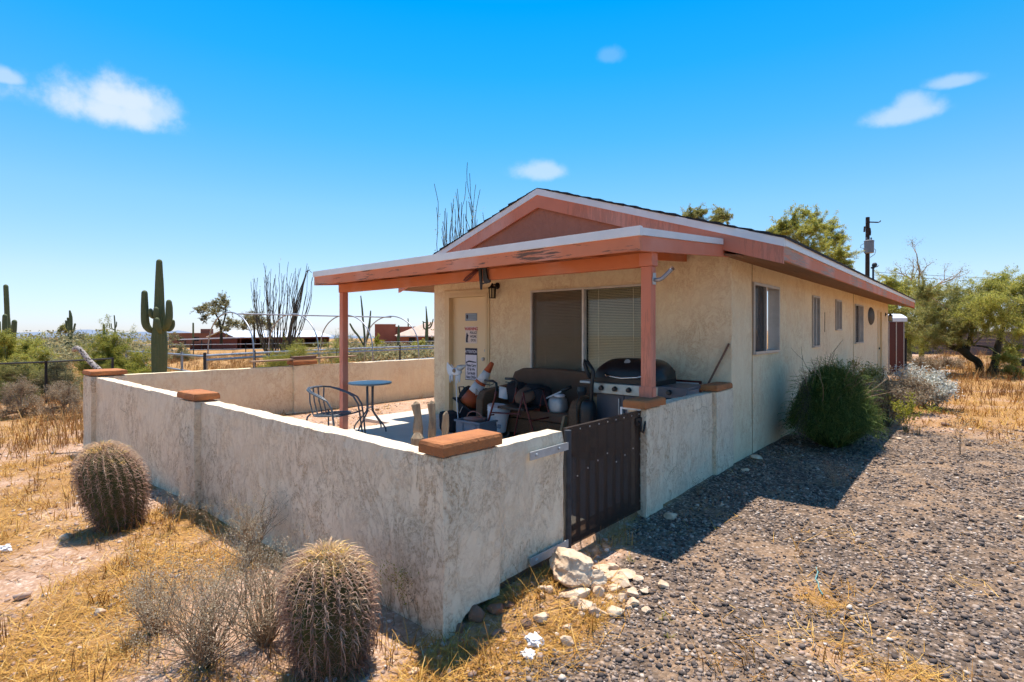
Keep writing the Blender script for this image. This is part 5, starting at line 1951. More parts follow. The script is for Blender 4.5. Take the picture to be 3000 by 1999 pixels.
def shrub(name, label, cat, base, h, n, depth, seed, wood, leaf=None, lsize=.02, lper=2, spread=1.0, rad=.006, group=None, upb=.15, wig=.35, seg=.07, jitter=.03, llen=.5):
    r = random.Random(seed)
    S, tips = [], []
    for k in range(n):
        a = r.uniform(0, 6.283)
        e = r.uniform(.15, 1.0) * spread
        grow(Vector(base) + Vector((r.uniform(-1, 1), r.uniform(-1, 1), 0)) * h * .06, (math.cos(a) * e, math.sin(a) * e, 1), h * llen * r.uniform(.6, 1.1), rad * r.uniform(.6, 1.1), depth, r, S, tips, wig, (1, 2), .68, upb, seg)
    o = thing(name, label, cat, tuple(base), group)
    S = [s for s in S if s[1][2] > base[2] - .02]
    V, F = segs_mesh(S, 3)
    fast_mesh('branches', V, F, wood, o)
    if leaf is not None:
        rr = np.random.default_rng(seed)
        T = np.array([q[0] for q in tips] + [tuple((np.array(s[0]) + np.array(s[1])) / 2) for s in S if s[2] < rad * .45])
        C = np.repeat(T, lper, 0) + rr.normal(0, jitter, (len(T) * lper, 3))
        C = C[C[:, 2] > base[2]]
        V, F, rn = leaf_quads(C, lsize, 2.2, rr)
        fo = fast_mesh('foliage', V, F, leaf, o, rnd=rn)
        fo['kind'] = 'stuff'
    return o


def strands(name, label, cat, base, rx, ry, h, n, seed, mat, w=.0022, droop=1.0, group=None, fuzz=None, fsize=.02, fn=0):
    """mound of fine drooping stems"""
    r = np.random.default_rng(seed)
    a = r.uniform(0, 2 * np.pi, n)
    u = np.sqrt(r.uniform(0, 1, n))
    ex, ey = np.cos(a) * u, np.sin(a) * u
    top = np.sqrt(np.maximum(0, 1 - u ** 2 * .92)) * r.uniform(.82, 1.04, n)
    P = [np.stack([base[0] + ex * rx * .25, base[1] + ey * ry * .25, np.full(n, base[2])], -1)]
    for t_, ro, zz in ((.4, .55, .55), (.7, .85, .9), (.88, 1.02, .95), (1.0, 1.2, .66)):
        j = r.normal(0, .045, (n, 3)) * h
        P.append(np.stack([base[0] + ex * rx * ro, base[1] + ey * ry * ro, base[2] + h * top * zz], -1) + j)
    S = []
    for k in range(len(P) - 1):
        S.append((P[k], P[k + 1]))
    V_, F_, Rn = [], [], []
    b0 = 0
    rn = r.uniform(0, 1, n)
    for k, (A, B) in enumerate(S):
        seg = list(zip(A.tolist(), B.tolist(), [w * (1.2 - .22 * k)] * n, [w * (1.0 - .22 * k)] * n))
        V, F = segs_mesh(seg, 3)
        V_.append(V)
        F_.append(F + b0)
        Rn.append(np.repeat(rn, 6))
        b0 += len(V)
    o = thing(name, label, cat, tuple(base), group)
    s_ = fast_mesh('stems', np.concatenate(V_), np.concatenate(F_), mat, o, rnd=np.concatenate(Rn))
    s_['kind'] = 'stuff'
    if fuzz is not None:
        ix = r.integers(0, n, fn)
        tt = r.uniform(.2, 1, fn)[:, None]
        k0 = r.integers(1, 4, fn)
        A = np.stack(P, 0)
        C = A[k0, ix] * (1 - tt) + A[k0 + 1, ix] * tt + r.normal(0, .02, (fn, 3))
        V, F, q = leaf_quads(C, fsize, 3.2, r)
        f_ = fast_mesh('foliage', V, F, fuzz, o, rnd=q)
        f_['kind'] = 'stuff'
    return o


L_green = leafmat('fern_green', (.05, .085, .018), (.15, .22, .045), (.36, .42, .12), .4)
L_dry = leafmat('dry_leaf', (.16, .10, .06), (.33, .24, .15), (.48, .40, .28))
L_grey = leafmat('grey_leaf', (.24, .19, .12), (.42, .34, .23), (.58, .50, .37))
L_white = leafmat('silver_leaf', (.36, .36, .30), (.56, .56, .50), (.74, .73, .68), .2)
L_creo = leafmat('creosote_leaf', (.17, .19, .03), (.33, .32, .05), (.50, .44, .09), .45)
L_palo = leafmat('palo_verde_leaf', (.24, .26, .045), (.44, .42, .085), (.62, .54, .15), .5)
L_olive = leafmat('olive_leaf', (.17, .18, .045), (.32, .30, .085), (.48, .42, .15), .45)
L_brit = leafmat('bright_yellow_green', (.20, .22, .02), (.38, .36, .04), (.52, .44, .08))
L_sage = leafmat('sage_leaf', (.16, .16, .075), (.28, .26, .13), (.44, .37, .18))

gb = G(2440, 1318)
strands('green_bush', 'dense feathery green bush heaped against the side wall', 'bush', (gb.x - .05, gb.y + .28, gb.z), .46, .62, 1.08, 7000, 21, L_green, .0023, 1.0, None, L_green, .042, 9000)
S = []
r = random.Random(5)
for k in range(90):      # loose dark tendrils reaching out along the wall
    b = Vector((gb.x - .25, gb.y - .1 + r.uniform(-.2, .2), gb.z + r.uniform(.3, .9)))
    d = Vector((r.uniform(-.3, .3), -1, r.uniform(.1, .9))).normalized()
    for s_ in range(5):
        e = b + d * r.uniform(.06, .11)
        e.x = max(e.x, .03)
        S.append((tuple(b), tuple(e), .0015, .0012))
        b = e
        d = (d + Vector((r.uniform(-.2, .2), -.1, -.38))).normalized()
V, F = segs_mesh(S, 3)
fast_mesh('tendrils', V, F, MAT['darktwig'], bpy.data.objects['green_bush'])
S = []
for k in range(420):
    a, u = r.uniform(0, 6.283), math.sqrt(r.random())
    n3 = Vector((math.cos(a) * u, math.sin(a) * u, math.sqrt(max(0.02, 1 - u * u))))
    b = Vector((gb.x - .05 + n3.x * .46, gb.y + .28 + n3.y * .62, gb.z + n3.z * .98 + .02))
    d = (n3 + Vector((r.uniform(-.6, .6), r.uniform(-.6, .6), r.uniform(-.2, .6)))).normalized()
    w_ = r.uniform(.0012, .0024)
    for s_ in range(4):
        e = b + d * r.uniform(.04, .085)
        e.x = max(e.x, .03)
        S.append((tuple(b), tuple(e), w_, w_ * .8))
        b = e
        d = (d + Vector((r.uniform(-.3, .3), r.uniform(-.3, .3), -.35))).normalized()
V, F = segs_mesh(S, 3)
fast_mesh('wisps', V, F, L_green, bpy.data.objects['green_bush'], rnd=np.repeat(rng.uniform(.3, 1, len(S)), 6))['kind'] = 'stuff'

S, tips = [], []
for k in range(16):
    a = r.uniform(0, 6.283)
    grow((gb.x - .05, gb.y + .28, gb.z), (math.cos(a) * .8 * r.random(), math.sin(a) * .8 * r.random(), 1), r.uniform(.55, .85), .010, 2, r, S, tips, .3, (1, 2), .6, .2, .09)
S = [(p0, p1, r0, r1) for p0, p1, r0, r1 in S if min(p0[0], p1[0]) > .03]
V, F = segs_mesh(S, 3)
fast_mesh('branches', V, F, MAT['twig'], bpy.data.objects['green_bush'])

q = G(2590, 1225)
shrub('leafy_bush', 'dark green leafy shrub between the feathery bush and the rear door', 'bush', (q.x - .45, q.y + 1.4, q.z), .95, 16, 3, 31, MAT['darktwig'], L_olive, .045, 4, .7, .008)
q = G(2600, 1250)
shrub('dry_bush', 'brown dead bush beside the feathery green bush', 'bush', tuple(q), .80, 22, 3, 32, MAT['darktwig'], L_dry, .035, 3, .9, .008)
q = G(2660, 1210)
shrub('dry_bush', 'brown dry bush between the dead bush and the silver bush', 'bush', tuple(q), .72, 20, 3, 37, MAT['darktwig'], L_dry, .04, 3, .9, .008)
q = G(2705, 1192)
shrub('silver_bush', 'silvery white leaved bush at the end of the side wall', 'bush', tuple(q), .80, 24, 3, 33, MAT['twig'], L_white, .05, 4, .9, .008, jitter=.05)
q = G(2742, 1200)
shrub('silver_bush', 'low pale silver bush at the right of the bushes', 'bush', tuple(q), .60, 22, 3, 34, MAT['twig'], L_white, .055, 4, 1.1, .008, jitter=.05)
q = G(2655, 1268)
shrub('yellow_weed', 'bright yellow green weed in front of the dead bushes', 'weed', tuple(q), .62, 12, 2, 35, MAT['greenbark'], L_brit, .035, 5, .6, .005)
q = G(2450, 1428)
shrub('twig_weed', 'dry twiggy weed in the roof shadow on the gravel', 'weed', tuple(q), .26, 14, 3, 36, MAT['twig'], L_dry, .010, 2, .9, .0022, seg=.03)
q = G(2810, 1330)
shrub('twig_weed', 'tall thin orange stalk weed out on the gravel', 'weed', tuple(q), .62, 3, 2, 38, MAT['stubble_wood'] if 'stubble_wood' in MAT else MAT['twig'], L_dry, .02, 3, .3, .004)
q = G(2050, 1450)
shrub('twig_weed', 'small dry weed at the foot of the wall beyond the gate', 'weed', tuple(q), .16, 8, 2, 39, MAT['twig'], L_dry, .012, 2, .8, .002, seg=.03)

# grey brushwood in the left foreground
G_SH = [(600, 1950, .52, 62, 4, 41, 'leafless grey shrub in the left foreground beside the near barrel cactus', 1.0),
        (775, 1890, .50, 62, 4, 42, 'grey twiggy shrub pressed against the near barrel cactus', .9),
        (735, 1650, .46, 34, 4, 43, 'tall grey twiggy shrub with seed heads against the front wall', .6),
        (450, 1850, .32, 44, 4, 44, 'low pale broken shrub in the left foreground', 1.1)]
for px, py, h, n, dp, sd_, lab, spd in G_SH:
    q = G(px, py)
    shrub('grey_shrub', lab, 'shrub', tuple(q), h, n, dp, sd_, MAT['twig'], L_grey, .009, 1, spd, .0052, 'grey shrubs by the front wall', .08, .42, .045, .012)
q = G(608, 1955)
sn = thing('shrub_stump', 'dark sawn branch stump at the foot of the foreground shrub', 'stump', tuple(q))
MB().tube([q + Vector((0, 0, -.03)), q + Vector((-.005, 0, .10)), q + Vector((-.03, .01, .18))], [.014, .012, .011], 8).build('trunk', MAT['bark'], sn, smooth=True)
MB().tube([q + Vector((-.02, .01, .16)), q + Vector((-.08, .02, .19)), q + Vector((-.12, .02, .235))], [.010, .008, .006], 7).build('branch', MAT['oldwood'], sn, smooth=True)
for px, py, h, lab, sd_ in ((1130, 1790, .34, 'thin yellow flowering weed against the wall near the corner', 51), (1195, 1815, .36, 'thin yellow weed nearest the corner pillar', 52), (1225, 1830, .30, 'single brown stalk at the corner pillar foot', 53),
                            (500, 1560, .36, 'yellow dry weed beside the leaning barrel cactus', 54), (560, 1540, .22, 'low yellow weed at the foot of the wall pillar', 55), (620, 1580, .30, 'reddish dry weed on the wall right of the pillar', 56)):
    q = G(px, py)
    shrub('dry_weed', lab, 'weed', tuple(q), h, 5 if sd_ < 54 else 9, 2, sd_, MAT['stubble_wood'] if 'stubble_wood' in MAT else MAT['tan'], L_brit if sd_ in (51, 52) else L_dry, .012, 2, .35, .0022, 'dry weeds along the front wall', .25, .25, .04, .01)
for k, (px, py) in enumerate(((1945, 1818), (1958, 1868), (1845, 1645))):
    q = G(px, py)
    pv, pf = tuft_protos(1, 16, .05, .02, (.1, .9), (.2, .8), .0025, 60 + k)[0]
    o = fast_mesh('green_sprout', pv + np.array(q), pf, L_creo, rnd=rng.uniform(.4, 1, len(pv)), loc=tuple(q))
    tag(o, ('small green sprout in the gravel beside the white rocks', 'second green sprout just below the first in the gravel', 'tiny green leaf tuft near the gate in the gravel')[k], 'weed', 'green sprouts in the gravel')


# ------------------------------------------------------------------ trees made of leafy sprays
def spray_tree(name, label, cat, base, trunks, clumps, leaf, lsize, dens, seed, bark, twig, group=None, airy=1.0, hang=0.0):
    """trunks: lists of (point, radius); clumps: (centre, radius)"""
    r = np.random.default_rng(seed)
    pr = random.Random(seed)
    o = thing(name, label, cat, tuple(base), group)
    mbt = MB()
    for tr in trunks:
        sp = smooth_path([(*tuple(q), rr) for q, rr in tr], 4)
        mbt.tube([q[:3] for q in sp], [max(q[3], .004) for q in sp], 9)
    mbt.build('trunk', bark, o, smooth=True)
    ends = [q for tr in trunks for q, _ in tr[len(tr) // 2:]]
    S, C = [], []
    for c, rad in clumps:
        c = Vector(c)
        e = min(ends, key=lambda q: (Vector(q) - c).length + pr.uniform(0, .3))
        e = Vector(e)
        mid = (e + c) / 2 + Vector((pr.uniform(-1, 1), pr.uniform(-1, 1), pr.uniform(-.2, .6))) * rad * .3
        rb = .012 + .012 * rad
        S += [(tuple(e), tuple(mid), rb * 1.6, rb * 1.2), (tuple(mid), tuple(c), rb * 1.2, rb * .8)]
        nt_ = max(8, int(30 * airy))
        for _ in range(nt_):
            d = Vector(r.normal(0, 1, 3))
            d.z = d.z * .75 + .45
            d.normalize()
            L = rad * pr.uniform(.45, 1.45)
            p0 = c + Vector(r.normal(0, 1, 3)) * rad * .38
            prev = p0
            w = Vector(r.normal(0, 1, 3)) * .35
            for k in range(1, 5):
                q = p0 + d * L * k / 4 + w * L * (k / 4) ** 2 * .5 + Vector(r.normal(0, 1, 3)) * L * .05 + Vector((0, 0, -hang * rad * (k / 4) ** 2))
                S.append((tuple(prev), tuple(q), rb * .40 * (1 - .2 * k), rb * .36 * (1 - .22 * k)))
                nl = int(dens * rad * .36 + pr.random())
                tt = r.uniform(0, 1, nl)[:, None]
                C.append(np.array(prev)[None] * (1 - tt) + np.array(q)[None] * tt + r.normal(0, .022 + .045 * rad, (nl, 3)))
                prev = q
    V, F = segs_mesh(S, 3)
    fast_mesh('branches', V, F, twig, o)
    C = np.concatenate(C)
    V, F, rn = leaf_quads(C, lsize * .95, 3.8, r)
    f_ = fast_mesh('crown', V, F, leaf, o, rnd=rn)
    f_['kind'] = 'stuff'
    return o


def pc_(lst, depth, jit, seed):
    """clumps given as (px, py, r px)"""
    pr = random.Random(seed)
    return [(at(x, y, depth + pr.uniform(-jit, jit)), rp * depth / FPX) for x, y, rp in lst]


def trunkpts(lst, depth):
    return [(at(x, y, depth), w * depth / FPX / 2) for x, y, w in lst]


# right: leaning mesquite with dark trunks and palo verdes
spray_tree('mesquite_tree', 'leaning dark trunked tree right of the house', 'tree', tuple(gd(2870, 19)),
           [trunkpts([(2868, 1115, 26), (2870, 1080, 20), (2862, 1058, 19), (2840, 1045, 20), (2818, 1025, 21), (2790, 1018, 14), (2768, 1005, 10)], 19),
            trunkpts([(2818, 1030, 17), (2815, 1005, 14), (2805, 970, 9), (2790, 930, 5)], 19),
            trunkpts([(2830, 1030, 16), (2838, 1005, 13), (2850, 960, 8), (2870, 900, 5)], 19)],
           pc_([(2735, 985, 36), (2715, 950, 38), (2735, 930, 50), (2770, 960, 48), (2800, 920, 50), (2750, 890, 45), (2800, 880, 42), (2840, 925, 52), (2830, 965, 40), (2710, 860, 38), (2860, 880, 42), (2790, 990, 36)], 19, 1.2, 1),
           L_olive, .075, 230, 71, MAT['bark'], MAT['twig'], 'trees right of the house', 1.1, .15)
spray_tree('palo_verde_tree', 'yellow green tree with an upright dark trunk at the right edge', 'tree', tuple(gd(2915, 18.5)),
           [trunkpts([(2905, 1095, 24), (2915, 1062, 19), (2922, 1020, 17), (2930, 985, 14), (2948, 930, 8), (2975, 880, 5)], 18.5),
            trunkpts([(2918, 1030, 10), (2895, 1018, 7), (2850, 1012, 4)], 18.5)],
           pc_([(2900, 850, 48), (2935, 830, 45), (2880, 900, 50), (2930, 890, 52), (2965, 860, 50), (2990, 900, 55), (2950, 940, 48), (2900, 945, 42), (3010, 850, 50), (3030, 920, 50), (2965, 1030, 25), (2950, 1050, 24), (2990, 960, 40)], 18.5, 1.2, 2),
           L_palo, .07, 230, 72, MAT['bark'], MAT['greenbark'], 'trees right of the house', 1.1, .25)
spray_tree('palo_verde_tree', 'pale yellow green tree behind the far end of the roof', 'tree', tuple(gd(2660, 25)),
           [trunkpts([(2665, 1060, 14), (2660, 980, 11), (2650, 900, 8), (2640, 850, 5)], 25), trunkpts([(2660, 980, 9), (2690, 900, 6), (2710, 860, 4)], 25)],
           pc_([(2600, 830, 30), (2625, 845, 38), (2650, 860, 40), (2600, 870, 38), (2680, 880, 42), (2640, 900, 45), (2590, 900, 35), (2720, 900, 40), (2690, 940, 45), (2620, 940, 45), (2740, 860, 35), (2640, 985, 40), (2690, 1000, 36)], 25, 1.5, 3),
           L_palo, .085, 190, 73, MAT['greenbark'], MAT['greenbark'], 'trees right of the house', 1.0, .35)
bt = thing('bare_tree', 'half bare tree with light branches above the right trees', 'tree', tuple(gd(2700, 27)))
r = random.Random(77)
S, tips = [], []
b0 = at(2690, 870, 27)
for a, L in (((-.55, .2, .9), 1.0), ((.15, 0, 1), 1.3), ((.9, .2, .45), 1.2), ((.5, -.2, .8), .9), ((-.2, .3, 1), .9)):
    dv = RD * a[0] + VD * a[1] + Vector((0, 0, a[2]))
    grow(b0, dv, L, .06, 4, r, S, tips, .42, (1, 2), .66, .25, .2)
V, F = segs_mesh(S, 4)
fast_mesh('branches', V, F, MAT['twig'], bt)
MB().tube([gd(2700, 27), at(2700, 960, 27), at(2690, 870, 27)], [.12, .10, .07], 8).build('trunk', MAT['greenbark'], bt, smooth=True)
T = np.array([q[0] for q in tips])
C = np.repeat(T, 9, 0) + rng.normal(0, .10, (len(T) * 9, 3))
V, F, rn = leaf_quads(C, .055, 2.4)
fast_mesh('crown', V, F, L_sage, bt, rnd=rn)['kind'] = 'stuff'
spray_tree('palo_verde_tree', 'feathery green tree rising behind the right roof slope', 'tree', tuple(gd(2370, 24)),
           [trunkpts([(2375, 1060, 14), (2370, 900, 10), (2350, 780, 7), (2345, 720, 4)], 24), trunkpts([(2370, 880, 8), (2420, 780, 6), (2450, 740, 4)], 24)],
           pc_([(2290, 665, 26), (2330, 650, 32), (2370, 635, 28), (2395, 665, 34), (2345, 690, 36), (2300, 700, 30), (2430, 680, 32), (2455, 700, 28), (2410, 720, 38), (2465, 745, 30), (2440, 770, 34), (2370, 740, 36), (2470, 785, 24), (2260, 690, 20)], 24, 1.2, 4),
           L_palo, .085, 230, 74, MAT['greenbark'], MAT['greenbark'], 'trees behind the house', 1.0, .1)
spray_tree('palo_verde_tree', 'tip of a green tree showing above the roof middle', 'tree', tuple(gd(2070, 26)),
           [trunkpts([(2070, 1060, 12), (2070, 800, 8), (2070, 690, 5)], 26)],
           pc_([(2020, 632, 20), (2052, 622, 20), (2035, 655, 26), (2110, 625, 17), (2095, 645, 22), (2125, 640, 18), (2070, 670, 30)], 26, .8, 5),
           L_olive, .085, 230, 75, MAT['greenbark'], MAT['greenbark'], 'trees behind the house', 1.0, .1)
spray_tree('mesquite_tree', 'open grey green tree behind the red barn', 'tree', tuple(gd(645, 62)),
           [trunkpts([(648, 1010, 9), (648, 970, 7), (640, 935, 5), (620, 905, 3)], 62), trunkpts([(648, 970, 6), (660, 925, 4), (662, 895, 2.5)], 62), trunkpts([(648, 965, 5), (675, 950, 3), (690, 945, 2)], 62)],
           pc_([(585, 908, 14), (605, 900, 17), (630, 892, 16), (655, 875, 13), (625, 915, 17), (650, 905, 15), (675, 945, 16), (600, 935, 12), (690, 950, 12), (640, 950, 12), (665, 965, 12), (662, 892, 12)], 62, 2, 6),
           L_sage, .17, 60, 76, MAT['bark'], MAT['darktwig'], 'far trees', 1.1, .1)
spray_tree('mesquite_tree', 'round dusty tree behind the ocotillo', 'tree', tuple(gd(745, 66)),
           [trunkpts([(745, 1010, 8), (745, 960, 5), (745, 935, 3)], 66)],
           pc_([(725, 935, 17), (750, 930, 18), (745, 950, 20), (770, 945, 16), (715, 955, 14), (790, 955, 14)], 66, 2, 7),
           L_sage, .17, 70, 77, MAT['bark'], MAT['darktwig'], 'far trees', 1.1, .1)
spray_tree('mesquite_tree', 'small dark tree behind the brown house at left', 'tree', tuple(gd(180, 75)),
           [trunkpts([(180, 1010, 5), (182, 985, 3)], 75)],
           pc_([(180, 965, 9), (190, 958, 8), (172, 975, 7), (195, 972, 9)], 75, 1, 8), L_olive, .2, 60, 78, MAT['bark'], MAT['darktwig'], 'far trees', 1.0, .1)


def ocotillo(label, base, n, h, top_spread, seed, lean=(0, 0), leafy=.0, thick=.020, brk=1):
    r = random.Random(seed)
    o = thing('ocotillo', label, 'ocotillo', tuple(base), 'ocotillos')
    S, C = [], []
    for k in range(n):
        a = r.uniform(0, 6.283)
        sp = top_spread * math.sqrt(r.random())
        L = h * r.uniform(.6, 1.0)
        end = Vector(base) + Vector((math.cos(a) * sp + lean[0], math.sin(a) * sp + lean[1], L))
        st = Vector(base) + Vector((math.cos(a), math.sin(a), 0)) * .10
        prev = st
        m_ = 14
        ph = r.uniform(0, 6)
        for i in range(1, m_ + 1):
            t_ = i / m_
            q = st.lerp(end, t_) + Vector((math.cos(a), math.sin(a), 0)) * sp * .22 * math.sin(t_ * math.pi) + \
                Vector((r.uniform(-1, 1), r.uniform(-1, 1), 0)) * .035 + Vector((math.sin(t_ * 9 + ph), math.cos(t_ * 8 + ph), 0)) * .03
            S.append((tuple(prev), tuple(q), thick * (1.15 - .75 * (i - 1) / m_), thick * (1.15 - .75 * i / m_)))
            if r.random() < leafy:
                for _ in range(10):
                    C.append(tuple(q + Vector((r.gauss(0, .04), r.gauss(0, .04), r.gauss(0, .10)))))
            if brk and i > 5 and r.random() < .16:
                d = (q - prev).normalized() + Vector((r.uniform(-1, 1), r.uniform(-1, 1), .4)) * .5
                e = q
                for _ in range(4):
                    e2 = e + d.normalized() * h * .035 + Vector((0, 0, h * .012))
                    S.append((tuple(e), tuple(e2), thick * .5, thick * .4))
                    e = e2
                    d += Vector((r.uniform(-.4, .4), r.uniform(-.4, .4), .3))
            prev = q
    V, F = segs_mesh(S, 5)
    fast_mesh('stems', V, F, MAT['darktwig'], o)
    if C:
        V, F, rn = leaf_quads(np.array(C), .045, 2.2)
        fast_mesh('foliage', V, F, L_olive, o, rnd=rn)['kind'] = 'stuff'
    return o


ocotillo('bundle of bare ocotillo wands behind the pipe hoops', gd(815, 25), 44, 5.2, 1.5, 81, (.25, .2), .10, .022)
o_ = gd(865, 25.6)
st = bpy.data.objects['ocotillo']
for k_ in range(4):
    j_ = k_ * 5
    MB().tube(smooth_path([tuple(at(838 + j_ * .5, 1080, 25.4)), tuple(at(846 + j_ * 1.3, 985 - j_, 25.4)), tuple(at(858 + j_ * .7, 925, 25.4)), tuple(at(872 + j_ * .6, 868 + j_, 25.4)), tuple(at(892 + j_ * (1.2 - .3 * k_), 815 - 6 * k_, 25.4)), tuple(at(900 + j_ * .9, 772 + 9 * k_, 25.4))], 3), [.036, .036, .036, .036, .034, .034, .032, .03, .03, .028, .026, .022, .018, .014, .012, .010], 7).build('dark_stem', MAT['darktwig'], st, smooth=True)
ocotillo('tall ocotillo rising behind the left roof slope', gd(1345, 14.6), 36, 5.45, .60, 82, (-.05, .05), .28, .017)
ocotillo('short ocotillo tip showing above the left roof slope', gd(1425, 15.5), 5, 5.15, .14, 83, (0, 0), .1, .016)


# bushes of the desert on the left
def clump_bush(label, px, depth, wpx, hpx, ytop, leaf, lsize, dens, seed, wood, group='desert bushes at the left', name='desert_bush'):
    b = gd(px, depth)
    pr = random.Random(seed)
    lst = []
    n_ = max(7, int(wpx / 14))
    ybot = 969 + (CAM.z - b.z) / depth * FPX
    n_ = int(n_ * 1.5)
    for _ in range(n_):
        u = pr.uniform(-1, 1)
        top = ytop + (ybot - ytop) * .75 * abs(u) ** 2.2
        y = top + pr.random() * (ybot - top) * .85
        rr = pr.uniform(.15, .24) * min(wpx, hpx * 1.6)
        lst.append((px + u * wpx * .42, y + rr * .6, rr))
    return spray_tree(name, label, 'bush', tuple(b), [[(b, .02), (b + Vector((0, 0, .12)), .018), (b + Vector((.05, 0, .25)), .012)], [(b, .015), (b + Vector((.1, .1, .2)), .012)]],
                      pc_(lst, depth, wpx * depth / FPX * .3, seed), leaf, lsize, dens, seed, wood, wood, group, .9, 0)


clump_bush('large upright creosote bush left of the tall saguaro', 350, 19, 200, 125, 955, L_creo, .055, 430, 91, MAT['darktwig'])
clump_bush('smaller creosote bush just left of the big creosote', 292, 22, 100, 100, 975, L_olive, .055, 380, 92, MAT['darktwig'])
clump_bush('bright yellow green bush behind the fence rail at the far left', 110, 19, 170, 70, 985, L_palo, .055, 430, 93, MAT['greenbark'])
clump_bush('yellow green bush at the left edge behind the fence', 20, 18, 140, 70, 980, L_palo, .055, 430, 94, MAT['greenbark'])
clump_bush('grey green bush in front of the fence post', 170, 15.2, 160, 75, 1062, L_sage, .04, 420, 95, MAT['darktwig'])
clump_bush('olive bush under the fence rail at the far left', 40, 15.0, 170, 75, 1060, L_olive, .04, 420, 96, MAT['darktwig'])
clump_bush('tan dead bush below the fence at the far left', 60, 11.8, 160, 60, 1112, L_dry, .03, 200, 97, MAT['twig'])
clump_bush('tan dead bush below the fence post', 185, 11.5, 130, 55, 1118, L_dry, .03, 200, 98, MAT['twig'])
clump_bush('dusty green bush behind the many armed saguaro', 245, 46, 90, 60, 968, L_sage, .12, 80, 99, MAT['darktwig'])
clump_bush('dusty bush right of the tall saguaro', 505, 40, 110, 60, 982, L_sage, .10, 80, 100, MAT['darktwig'])
clump_bush('green palo verde branches tumbling over the wall beside the hoops', 850, 19.5, 190, 95, 1000, L_creo, .045, 130, 101, MAT['greenbark'])
clump_bush('yellow green branches between the hoops and the left post', 985, 20, 110, 110, 980, L_palo, .045, 80, 102, MAT['greenbark'])
clump_bush('bright yellow green shrub before the red adobe house', 1100, 44, 60, 45, 985, L_brit, .10, 110, 103, MAT['greenbark'])
clump_bush('green shrub under the tiled roof', 1225, 50, 45, 35, 985, L_palo, .12, 90, 104, MAT['greenbark'])
clump_bush('pale olive bush behind the left porch post', 1010, 36, 110, 70, 975, L_sage, .08, 80, 105, MAT['darktwig'])
clump_bush('low green sapling under the right trees', 2975, 17.5, 60, 45, 1045, L_palo, .05, 160, 106, MAT['greenbark'])
for k, (px, dpt, w_, lab) in enumerate(((2700, 20.5, 110, 'tan brush under the right trees near the shed'), (2780, 21.5, 100, 'tan brush left of the leaning trunk'), (2640, 19, 60, 'tan brush beside the red shed'), (2985, 21, 80, 'tan brush at the right edge under the trees'))):
    clump_bush(lab, px, dpt, w_, 45, 1045, L_dry, .05, 130, 110 + k, MAT['twig'], 'dry brush under the right trees', 'dry_brush')

# far scrub that reads as one mass
r = np.random.default_rng(5)
C, n_ = [], 900
for k in range(n_):
    dpt = 34 * (320 / 34) ** r.uniform(0, 1)
    px = r.uniform(-700, 3400)
    if k < 260:
        dpt = r.uniform(30, 70)
        px = r.uniform(-150, 440) if k < 190 else r.uniform(960, 1290)
    b = gd(px, dpt)
    if px > 2200 and dpt < 60:
        continue
    if 440 < px < 1290 and k >= 260 and dpt < 105:
        continue
    s_ = r.uniform(.8, 2.1) if px < 440 or px > 1290 else r.uniform(.5, 1.1)
    C.append(np.array(b)[None] + np.clip(r.normal(0, 1, (190, 3)), -1.5, 1.5) * np.array([s_ * .7, s_ * .7, s_ * .40]) + np.array([0, 0, s_ * .5]))
V, F, rn = leaf_quads(np.concatenate(C), .19, 1.6, r)
tag(fast_mesh('far_scrub', V, F, L_sage, rnd=rn), 'far desert scrub running to the horizon', 'scrub', kind='stuff')

# ================================================================== ROCKS AND LITTER
def rock_mesh(sx, sy, sz, seed, npts=16):
    r = random.Random(seed)
    bm = bmesh.new()
    for _ in range(npts):
        v = Vector((r.gauss(0, 1), r.gauss(0, 1), r.gauss(0, 1))).normalized()
        v *= r.uniform(.82, 1.05)
        bm.verts.new((v.x * sx, v.y * sy, v.z * sz))
    res = bmesh.ops.convex_hull(bm, input=bm.verts)
    bmesh.ops.delete(bm, geom=[g for g in res['geom_interior'] if isinstance(g, bmesh.types.BMVert)], context='VERTS')
    bmesh.ops.bevel(bm, geom=list(bm.edges), offset=min(sx, sy, sz) * .12, segments=1, affect='EDGES', clamp_overlap=True)
    me = bpy.data.meshes.new('rock')
    bm.to_mesh(me)
    bm.free()
    return me


def rock(name, label, px, py, wpx, hpx, mat, seed, group=None, npts=16, rz=None, sink=.27):
    q = G(px, py)
    d = (q - CAM).dot(VD)
    sx = wpx / 2 * d / FPX
    sz = max(hpx / 2 * d / FPX * .95, .01)
    me = rock_mesh(sx, sx * random.Random(seed).uniform(.65, .95), sz, seed, npts)
    o = link_mesh(name, me, mat)
    o.location = q + Vector((0, 0, sz * (1 - 2 * sink)))
    o.rotation_euler = (random.Random(seed).uniform(-.15, .15), random.Random(seed + 1).uniform(-.15, .15), YAW + (random.Random(seed + 2).uniform(-.5, .5) if rz is None else rz))
    return tag(o, label, 'rock', group)


